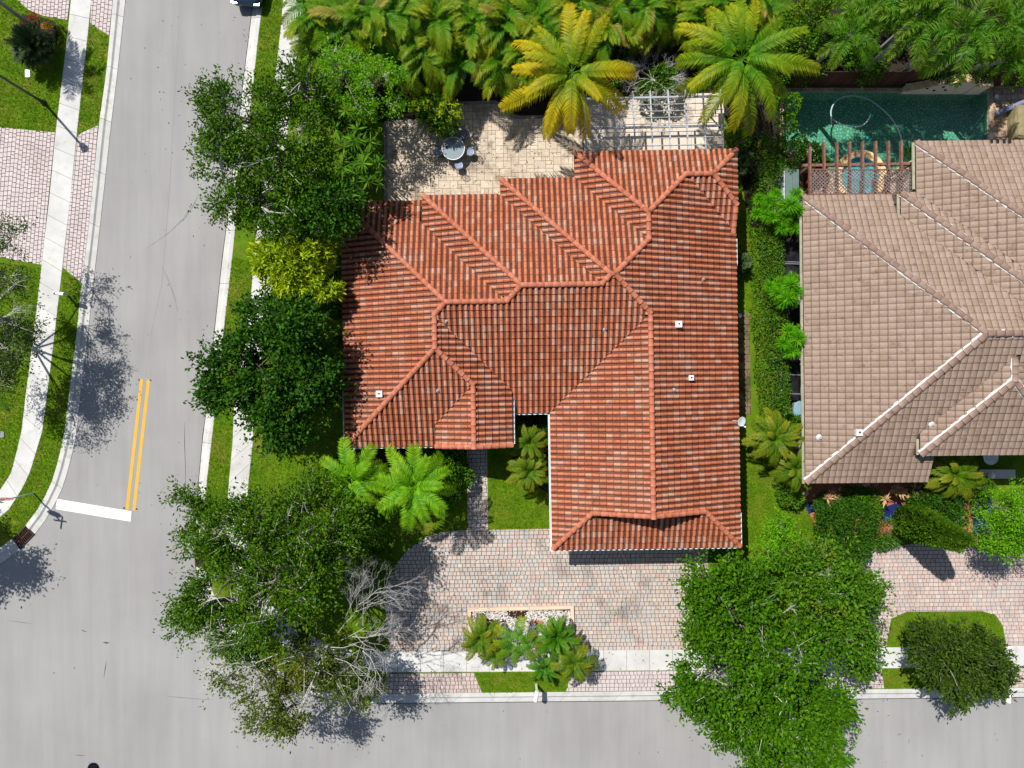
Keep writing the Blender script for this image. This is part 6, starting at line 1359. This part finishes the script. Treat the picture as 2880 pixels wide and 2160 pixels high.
# ---- planter in the driveway
pl0 = [(1315, 1708), (1613, 1701), (1618, 1832), (1322, 1836)]; pp_ = ccw(PP(pl0)); pcx = sum(p[0] for p in pp_) / 4; pcy = sum(p[1] for p in pp_) / 4
pt = thing('stone_planter', 'rectangular stone edged planter of white pebbles set into the driveway', 'planter', (pcx, pcy, Z0)); lq = [(p[0] - pcx, p[1] - pcy) for p in pp_]; bw_ = .19
for i in range(4):
    a = Vector(lq[i]); b = Vector(lq[(i + 1) % 4]); d = (b - a).normalized(); n_ = Vector((-d.y, d.x)); k_ = max(1, round((b - a).length / 1.2)); L_ = (b - a).length - bw_
    for j in range(k_):
        c = a + d * (bw_ + .0 + L_ * (j + .5) / k_ - bw_ * .0) + n_ * bw_ / 2; m_ = MB(); m_.box(c.x - d.x * 0, c.y, .085, L_ / k_ - .012, bw_, .17, math.atan2(d.y, d.x)); m_.build('border_stone', M['border'], pt)
inner = [(x * .955, y * .90) for x, y in lq]; m_ = MB(); m_.sheet(inner, .06); m_.build('mulch', M['darkmulch'], pt)
pm = MB(); kids = 0
for _ in range(9000):
    u, v = rnd.random(), rnd.random(); x = (lq[0][0] * (1 - u) + lq[1][0] * u) * .945; y = lq[0][1] * (1 - v) + lq[3][1] * v; y *= .87
    px = 1440 + (x + pcx) * 50 * H / (H - .1); py = 1080 - (y + pcy) * 50
    if ((px - 1455) / 30) ** 2 + ((py - 1713) / 26) ** 2 < 1 or ((px - 1372) / 34) ** 2 + ((py - 1765) / 26) ** 2 < 1: 
        if rnd.random() > .06: continue
    s = rnd.uniform(.025, .055); a = rnd.uniform(0, 3.14); ca_, sa_ = math.cos(a) * s, math.sin(a) * s; z = .062 + rnd.uniform(0, .02)
    pm.add([(x + ca_, y + sa_, z), (x - sa_ * .6, y + ca_ * .6, z), (x - ca_, y - sa_, z), (x + sa_ * .6, y - ca_ * .6, z), (x, y, z + s * .7)], [(0, 1, 4), (1, 2, 4), (2, 3, 4), (3, 0, 4)])
pm.build('pebbles', M['pebble'], pt, 'stuff')
def rock(label, px, py, r, mt='rock', ell=1.0, z=Z0, flat=.6, group=None, name='rock'):
    x, y = P(px, py, z + .1); m = MB(); sd_ = rnd.uniform(0, 9); prof = [(1.0, -.02), (1.02, .2), (.8, .42), (.4, .55), (.001, .58)]; n = 9
    vs = [(r * p_ * (1 + .16 * math.sin(k * 2.2 + sd_ + j)) * math.cos(2 * math.pi * k / n), ell * r * p_ * (1 + .16 * math.cos(k * 3.1 + sd_)) * math.sin(2 * math.pi * k / n), zz * r * 1.6 * flat) for j, (p_, zz) in enumerate(prof) for k in range(n)]
    m.add(vs, [(j * n + k, j * n + (k + 1) % n, (j + 1) * n + (k + 1) % n, (j + 1) * n + k) for j in range(4) for k in range(n)]); o = m.build(name, M[mt], loc=(x, y, z)); o.rotation_euler = (0, 0, rnd.uniform(0, 3)); tag(o, label, 'rock', group); return o
rock('long grey rock in the middle of the pebble planter', 1411, 1797, .34, ell=.55, z=Z0 + .06); rock('upright brown grey rock beside the lush sago palm', 1501, 1793, .2, ell=1.5, z=Z0 + .06, flat=1.2)
gs = at(1457, 1768, .4); g_ = thing('garden_statue', 'small grey stone bird statue with a curved neck in the pebble planter', 'statue', (gs.x, gs.y, Z0 + .06), math.radians(95))
m_ = MB(); m_.tube([(-.34, 0, .30), (-.22, 0, .33), (0, 0, .36), (.14, 0, .40), (.2, 0, .44)], [.03, .09, .12, .08, .045], 9); m_.tube([(.18, 0, .43), (.25, .02, .55), (.22, .05, .66), (.28, .09, .72), (.34, .12, .70)], [.045, .034, .03, .032, .012], 7); m_.build('body', M['rock'], g_, smooth=True)
for s in (-1, 1): m_ = MB(); m_.tube([(.0, s * .05, .3), (.02, s * .05, 0)], .02, 5); m_.build('leg', M['rock'], g_)
df = thing('fallen_frond', 'dry rust orange palm frond lying on the white pebbles', 'frond', (*P(1535, 1752), Z0 + .13)); me = frond_mesh('frond', 1.2, 26, .22, .03, .25, 'flat', plain('dry_frond', (.36, .11, .03), .8, .2, var=.4), .6, .0); o = inst('leaf', me, df); o.rotation_euler = (0, .02, math.radians(172))
# ---- neighbour's front garden: white stones, low wall, stone bowl
WS_ = [(2266, 1390, .2), (2292, 1393, .13), (2413, 1370, .17), (2438, 1362, .2), (2466, 1362, .17), (2441, 1388, .11), (2363, 1376, .1), (2457, 1378, .08), (2523, 1396, .11), (2538, 1404, .1), (2480, 1385, .14), (2417, 1389, .08)]
for i, (px, py, r) in enumerate(WS_): rock('flat pale stone on the red mulch along the brown house, %s from the corner' % ORD[i] if i else 'largest pale stone at the lawn corner of the red mulch', px, py, r, 'border' if i % 3 == 0 else 'rock', .8, flat=.35, group='pale stones on the red mulch', name='garden_stone')
lw_ = at(2795, 1335, .5); l_ = thing('low_wall', 'low grey garden wall with white ball finials in front of the bay window', 'wall', (lw_.x, lw_.y, Z0)); m_ = MB(); m_.box(.1, .05, .25, 1.9, .42, .5); m_.build('panel', M['rock'], l_)
m_ = MB(); m_.box(.1, .05, .525, 2.0, .5, .05); m_.build('cap', M['slab'], l_)
m_ = MB(); m_.lathe([(.001, .0), (.13, .04), (.19, .14), (.19, .22), (.11, .34), (.001, .37)], 14, (-.35, .0, .55)); m_.build('finial', M['white'], l_); m_ = MB(); m_.lathe([(.001, .0), (.09, .03), (.13, .1), (.08, .22), (.001, .25)], 12, (-.75, -.1, .55)); m_.build('finial', M['white'], l_)
bw2 = at(2787, 1286, .6); o = thing('stone_bowl', 'round white stone bowl with a scrolled rim beside the entry gable', 'bowl', (bw2.x, bw2.y, Z0)); m_ = MB(); m_.lathe([(.14, 0), (.12, .25), (.34, .42), (.42, .5), (.39, .5), (.30, .43), (.001, .38)], 22); m_.build('bowl', M['white'], o)
m_ = MB(); m_.tube([(.3 * math.cos(a) * (1 - a / 14), .3 * math.sin(a) * (1 - a / 14), .5 + a * .012) for a in [k * .5 for k in range(16)]], .035, 6); m_.build('scroll', M['white'], o)
# ---- street things
def mailbox(label, px, py, ang, h=1.0):
    t = thing('mailbox', label, 'mailbox', (*P(px, py), Z0), ang, 'white mailboxes along the kerbs'); m = MB(); m.box(0, 0, h / 2, .10, .10, h, taper=.95); m.build('post', M['white'], t); m = MB(); m.box(.16, 0, h - .1, .34, .07, .07); m.build('arm', M['white'], t)
    m = MB(); sec = [(-.10, 0), (.10, 0), (.10, .12), (.07, .19), (0, .215), (-.07, .19), (-.10, .12)]; vs = [(x, y, h + z) for x in (-.08, .48) for y, z in sec]; n = 7; m.add(vs, [(i, (i + 1) % n, n + (i + 1) % n, n + i)[::-1] for i in range(n)] + [tuple(range(n)), tuple(range(2 * n - 1, n - 1, -1))]); b = m.build('box', M['white'], t)
    m = MB(); m.box(.487, 0, h + .09, .012, .17, .16); m.build('door', M['galv'], b); m = MB(); m.box(.3, .108, h + .16, .14, .012, .05); m.build('flag', M['stopred'], b)
mailbox('white mailbox on the grass verge in front of the pebble planter', 1508, 1924, math.radians(-100)); mailbox('white mailbox on the verge by the pink paver driveway across the road', 191, 831, math.radians(-8)); mailbox('white mailbox half hidden under the compact oval tree', 2802, 1928, math.radians(-95), .95)
ss = thing('stop_sign', 'red octagonal stop sign with green street name blades at the junction corner', 'road sign', (*P(96, 1387), Z0), math.radians(-8)); m_ = MB(); m_.box(0, 0, 1.42, .06, .06, 2.84); m_.build('post', M['galv'], ss)
def octo(r, y0, y1, z): m = MB(); m.add([(r * math.cos(math.pi / 8 + k * math.pi / 4), y, z + r * math.sin(math.pi / 8 + k * math.pi / 4)) for y in (y0, y1) for k in range(8)], [(k, (k + 1) % 8, 8 + (k + 1) % 8, 8 + k) for k in range(8)] + [tuple(range(7, -1, -1)), tuple(range(8, 16))]); return m
octo(.38, .034, .038, 2.25).build('plate', M['white'], ss); octo(.355, .0385, .041, 2.25).build('face', M['stopred'], ss)
def text(s, size, loc, rot, mat, parent, name='lettering'):
    cu = bpy.data.curves.new(name, 'FONT'); cu.body = s; cu.size = size; cu.align_x = 'CENTER'; cu.align_y = 'CENTER'; cu.extrude = .001; cu.materials.append(mat); t_o = bpy.data.objects.new(name, cu); COL.objects.link(t_o); bpy.context.view_layer.update(); me = bpy.data.meshes.new_from_object(t_o.evaluated_get(bpy.context.evaluated_depsgraph_get())); bpy.data.objects.remove(t_o); o = bpy.data.objects.new(name, me); COL.objects.link(o); o.parent = parent; o.location = loc; o.rotation_euler = rot; return o
text('STOP', .27, (0, .043, 2.25), (math.pi / 2, 0, math.pi), M['white'], ss)
m_ = MB(); m_.box(0, 0, 2.93, .72, .012, .18); m_.build('street_name_blade', M['signgreen'], ss); m_ = MB(); m_.box(0, 0, 3.12, .012, .72, .18); m_.build('street_name_blade', M['signgreen'], ss)
lpz = thing('street_lamp', 'dark street lamp post at the picture edge throwing a long thin shadow', 'street lamp', (*P(124, 289), Z0), 0); m_ = MB(); m_.lathe([(.16, 0), (.16, .12), (.10, .2), (.075, .6), (.06, 4.5), (.05, 4.6)], 10); m_.build('post', M['black'], lpz)
m_ = MB(); m_.lathe([(.06, 4.55), (.16, 4.65), (.22, 5.0), (.24, 5.02), (.12, 5.18), (.02, 5.28)], 6); m_.build('lantern', M['black'], lpz); m_ = MB(); m_.lathe([(.12, 4.67), (.18, 4.98)], 6, (0, 0, 0)); m_.build('lamp_glass', M['white'], lpz)
def grate(label, a, b, c, d, nb):
    q = PP([a, b, c, d], Z0); cx = sum(p[0] for p in q) / 4; cy = sum(p[1] for p in q) / 4; t = thing('storm_drain', label, 'drain', (cx, cy, .0)); q = [(p[0] - cx, p[1] - cy) for p in q]; m = MB(); m.sheet(q if ccw(q) == q else q[::-1], -.02); m.build('pit', M['dark'], t)
    def mixp(u, v): return tuple((q[0][i] * (1 - u) + q[1][i] * u) * (1 - v) + (q[3][i] * (1 - u) + q[2][i] * u) * v for i in (0, 1))
    for (u0, v0, u1, v1) in ((0, .03, 1, .03), (0, .97, 1, .97), (0, .5, 1, .5), (.02, 0, .02, 1), (.98, 0, .98, 1)): m = MB(); m.bar((*mixp(u0, v0), .10 - .06 * (v0 + v1) / 2), (*mixp(u1, v1), .10 - .06 * (v0 + v1) / 2), .045, .05); m.build('frame', M['rust'], t)
    for k in range(1, nb): m = MB(); u = k / nb; m.bar((*mixp(u, .04), .092), (*mixp(u, .96), .036), .035, .04); m.build('bar', M['rust'], t)
grate('rusty storm drain grate in the corner kerb below the stop sign', (72, 1478), (35, 1516), (55, 1545), (95, 1503), 10); grate('storm drain grate in the kerb half under the big corner tree', (572, 1548), (576, 1594), (549, 1594), (545, 1545), 9)
mh = thing('manhole_cover', 'round dark iron manhole cover in the road at the picture bottom', 'manhole cover', (*P(263, 2161, 0), 0)); m_ = MB(); m_.lathe([(.001, .006), (.30, .006)], 28); m_.build('lid', M['steel'], mh); m_ = MB(); m_.lathe([(.30, .004), (.30, .012), (.335, .012), (.335, .004)], 28); m_.build('ring', M['iron'], mh)
m_ = MB()
for i in range(-3, 4):
    for j in range(-3, 4):
        if i * i + j * j < 10: m_.box(i * .08, j * .08, .01, .04, .04, .008)
m_.build('studs', M['iron'], mh, 'stuff')
for k, (px, py, lb) in enumerate(((391, 1069, 'dark road stud at the far end of the yellow lines, on the stop sign side'), (423, 1070, 'dark road stud at the far end of the yellow lines, on the house side'), (349, 1429, 'dark road stud at the stop line end, between the white bar and yellow lines'), (384, 1432, 'dark road stud at the stop line end, on the house side'))):
    t = thing('road_stud', lb, 'road stud', (*P(px, py, 0), .0), math.radians(5), 'road studs'); m_ = MB(); m_.box(0, 0, .012, .10, .10, .024, taper=.7); m_.build('body', M['black'], t); m_ = MB(); m_.box(.0, -.052, .014, .07, .012, .016); m_.build('reflector', M['white'], t)
def lidbox(label, px, py, w, d, mt, cat='box lid'):
    t = thing('utility_box', label, cat, (*P(px, py), Z0), math.radians(3)); m = MB(); c = .05; pts = [(-w / 2 + c, -d / 2), (w / 2 - c, -d / 2), (w / 2, -d / 2 + c), (w / 2, d / 2 - c), (w / 2 - c, d / 2), (-w / 2 + c, d / 2), (-w / 2, d / 2 - c), (-w / 2, -d / 2 + c)]; m.prism(pts, -.02, .055, .015); m.build('lid', M[mt], t); m = MB(); m.box(0, d * .3, .058, .05, .03, .006); m.build('finger_hole', M['dark'], t)
lidbox('white utility box lid set in the lawn near the corner bed', 79, 207, .29, .46, 'white'); lidbox('dark grey utility box lid at the picture edge on the west lawn', 3, 1222, .42, .36, 'steel')
lidbox('small white box lid on the strip beside the east wall of the red house', 2081, 888, .2, .24, 'white')
lidbox('pale utility cabinet lid by the west gutter of the brown house', 2250, 1238, .26, .34, 'stucco2')
# ---- car parked beyond the top of the picture
ca_t = thing('parked_car', 'dark blue car parked against the kerb, only its rounded tail in the picture', 'car', (*P(706, -98, .5), 0.0), math.radians(84) + math.pi); 
def car_body():
    secs = [(2.30, .62, .42, .62), (2.22, .78, .28, .80), (1.9, .88, .24, .88), (1.0, .91, .22, .96), (-.6, .91, .22, .98), (-1.7, .89, .24, .98), (-2.15, .82, .28, .92), (-2.30, .64, .42, .78)]; vs = []
    for x, w, z0_, z1_ in secs:
        for y, z in ((-w * .9, z0_), (-w, (z0_ + z1_) * .5), (-w * .93, z1_ - .06), (-w * .6, z1_), (w * .6, z1_), (w * .93, z1_ - .06), (w, (z0_ + z1_) * .5), (w * .9, z0_)): vs.append((x, y, z))
    n = 8; return MB().add(vs, [(i * n + k, i * n + (k + 1) % n, (i + 1) * n + (k + 1) % n, (i + 1) * n + k) for i in range(7) for k in range(n)] + [tuple(range(n - 1, -1, -1)), tuple(7 * n + k for k in range(n))])
car_body().build('body', M['carpaint'], ca_t, smooth=True)
gh = [(1.0, .80, .95), (.35, .66, 1.40), (-1.0, .66, 1.44), (-1.95, .74, .97)]; m_ = MB(); m_.add([(x, s * w, z) for x, w, z in gh for s in (-1, 1)], [(0, 1, 3, 2), (4, 5, 7, 6), (0, 2, 4, 6), (1, 7, 5, 3)]); m_.build('glass', M['carglass'], ca_t)
m_ = MB(); m_.box(-.33, 0, 1.435, 1.42, 1.28, .05, taper=.95); m_.build('roof', M['carpaint'], ca_t)
m_ = MB(); m_.tube([(-2.18, -.84, .52), (-2.36, -.55, .52), (-2.42, 0, .52), (-2.36, .55, .52), (-2.18, .84, .52)], [.10, .12, .12, .12, .10], 8); m_.build('bumper', M['chrome'], ca_t, smooth=True)
m_ = MB(); m_.box(-2.30, 0, .72, .03, .9, .06); m_.build('trim', M['chrome'], ca_t)
for s in (-1, 1):
    m_ = MB(); m_.box(-2.18, s * .66, .78, .18, .26, .16); m_.build('tail_light', M['redlamp'], ca_t); m_ = MB(); m_.box(2.2, s * .62, .66, .18, .3, .14); m_.build('headlight', M['chrome'], ca_t); m_ = MB(); m_.box(.75, s * .98, .98, .16, .2, .12); m_.build('wing_mirror', M['carpaint'], ca_t)
    for x in (1.4, -1.4):
        m_ = MB(); m_.lathe([(.2, -.1), (.31, -.1), (.33, -.06), (.33, .06), (.31, .1), (.2, .1)], 18); o = m_.build('wheel', M['tyre'], ca_t, loc=(x, s * .8, .33)); o.rotation_euler = (math.pi / 2, 0, 0); m_ = MB(); m_.lathe([(.001, -.07), (.2, -.09), (.2, .09), (.001, .07)], 12); m_.build('rim', M['chrome'], o)

# ---- fallen leaves on the paving and along the kerbs
lf = []
for (x0, y0, x1, y1, n_) in ((1090, 1500, 1990, 1825, 260), (1000, 1830, 2880, 1890, 160), (640, 0, 860, 1400, 220), (560, 1500, 1100, 2000, 200), (1085, 340, 1640, 560, 200), (0, 1700, 2880, 2150, 50), (250, 0, 700, 1500, 25), (1900, 1850, 2600, 2150, 70), (2420, 1530, 2880, 1815, 90), (1315, 1240, 1373, 1490, 40)):
    for _ in range(n_):
        x, y = P(rnd.uniform(x0, x1), rnd.uniform(y0, y1)); lf.append((x, y))
lf = np.array(lf); k_ = len(lf); a_ = NP.uniform(0, 6.28, k_); L_ = NP.uniform(.03, .07, k_)[:, None]; d_ = np.stack([np.cos(a_), np.sin(a_)], 1); e_ = np.stack([-np.sin(a_), np.cos(a_)], 1); V_ = np.zeros((k_, 4, 3))
for i_, q_ in enumerate((-d_ * L_, e_ * L_ * .4, d_ * L_, -e_ * L_ * .4)): V_[:, i_, :2] = lf + q_
V_[:, :, 2] = .15; V_[:, 2, 2] = .165
def on_street(x, y): return inside(x, y, RD)
RD = ccw(PP(road, 0))
for i_ in range(k_):
    if on_street(*lf[i_]): V_[i_, :, 2] -= .137
cloud('fallen_leaves', V_, leaf_mat('fallen_leaf', [(.08, .065, .035), (.12, .095, .05), (.06, .05, .03), (.15, .14, .06)], .8, .1, .1), None, 'stuff')
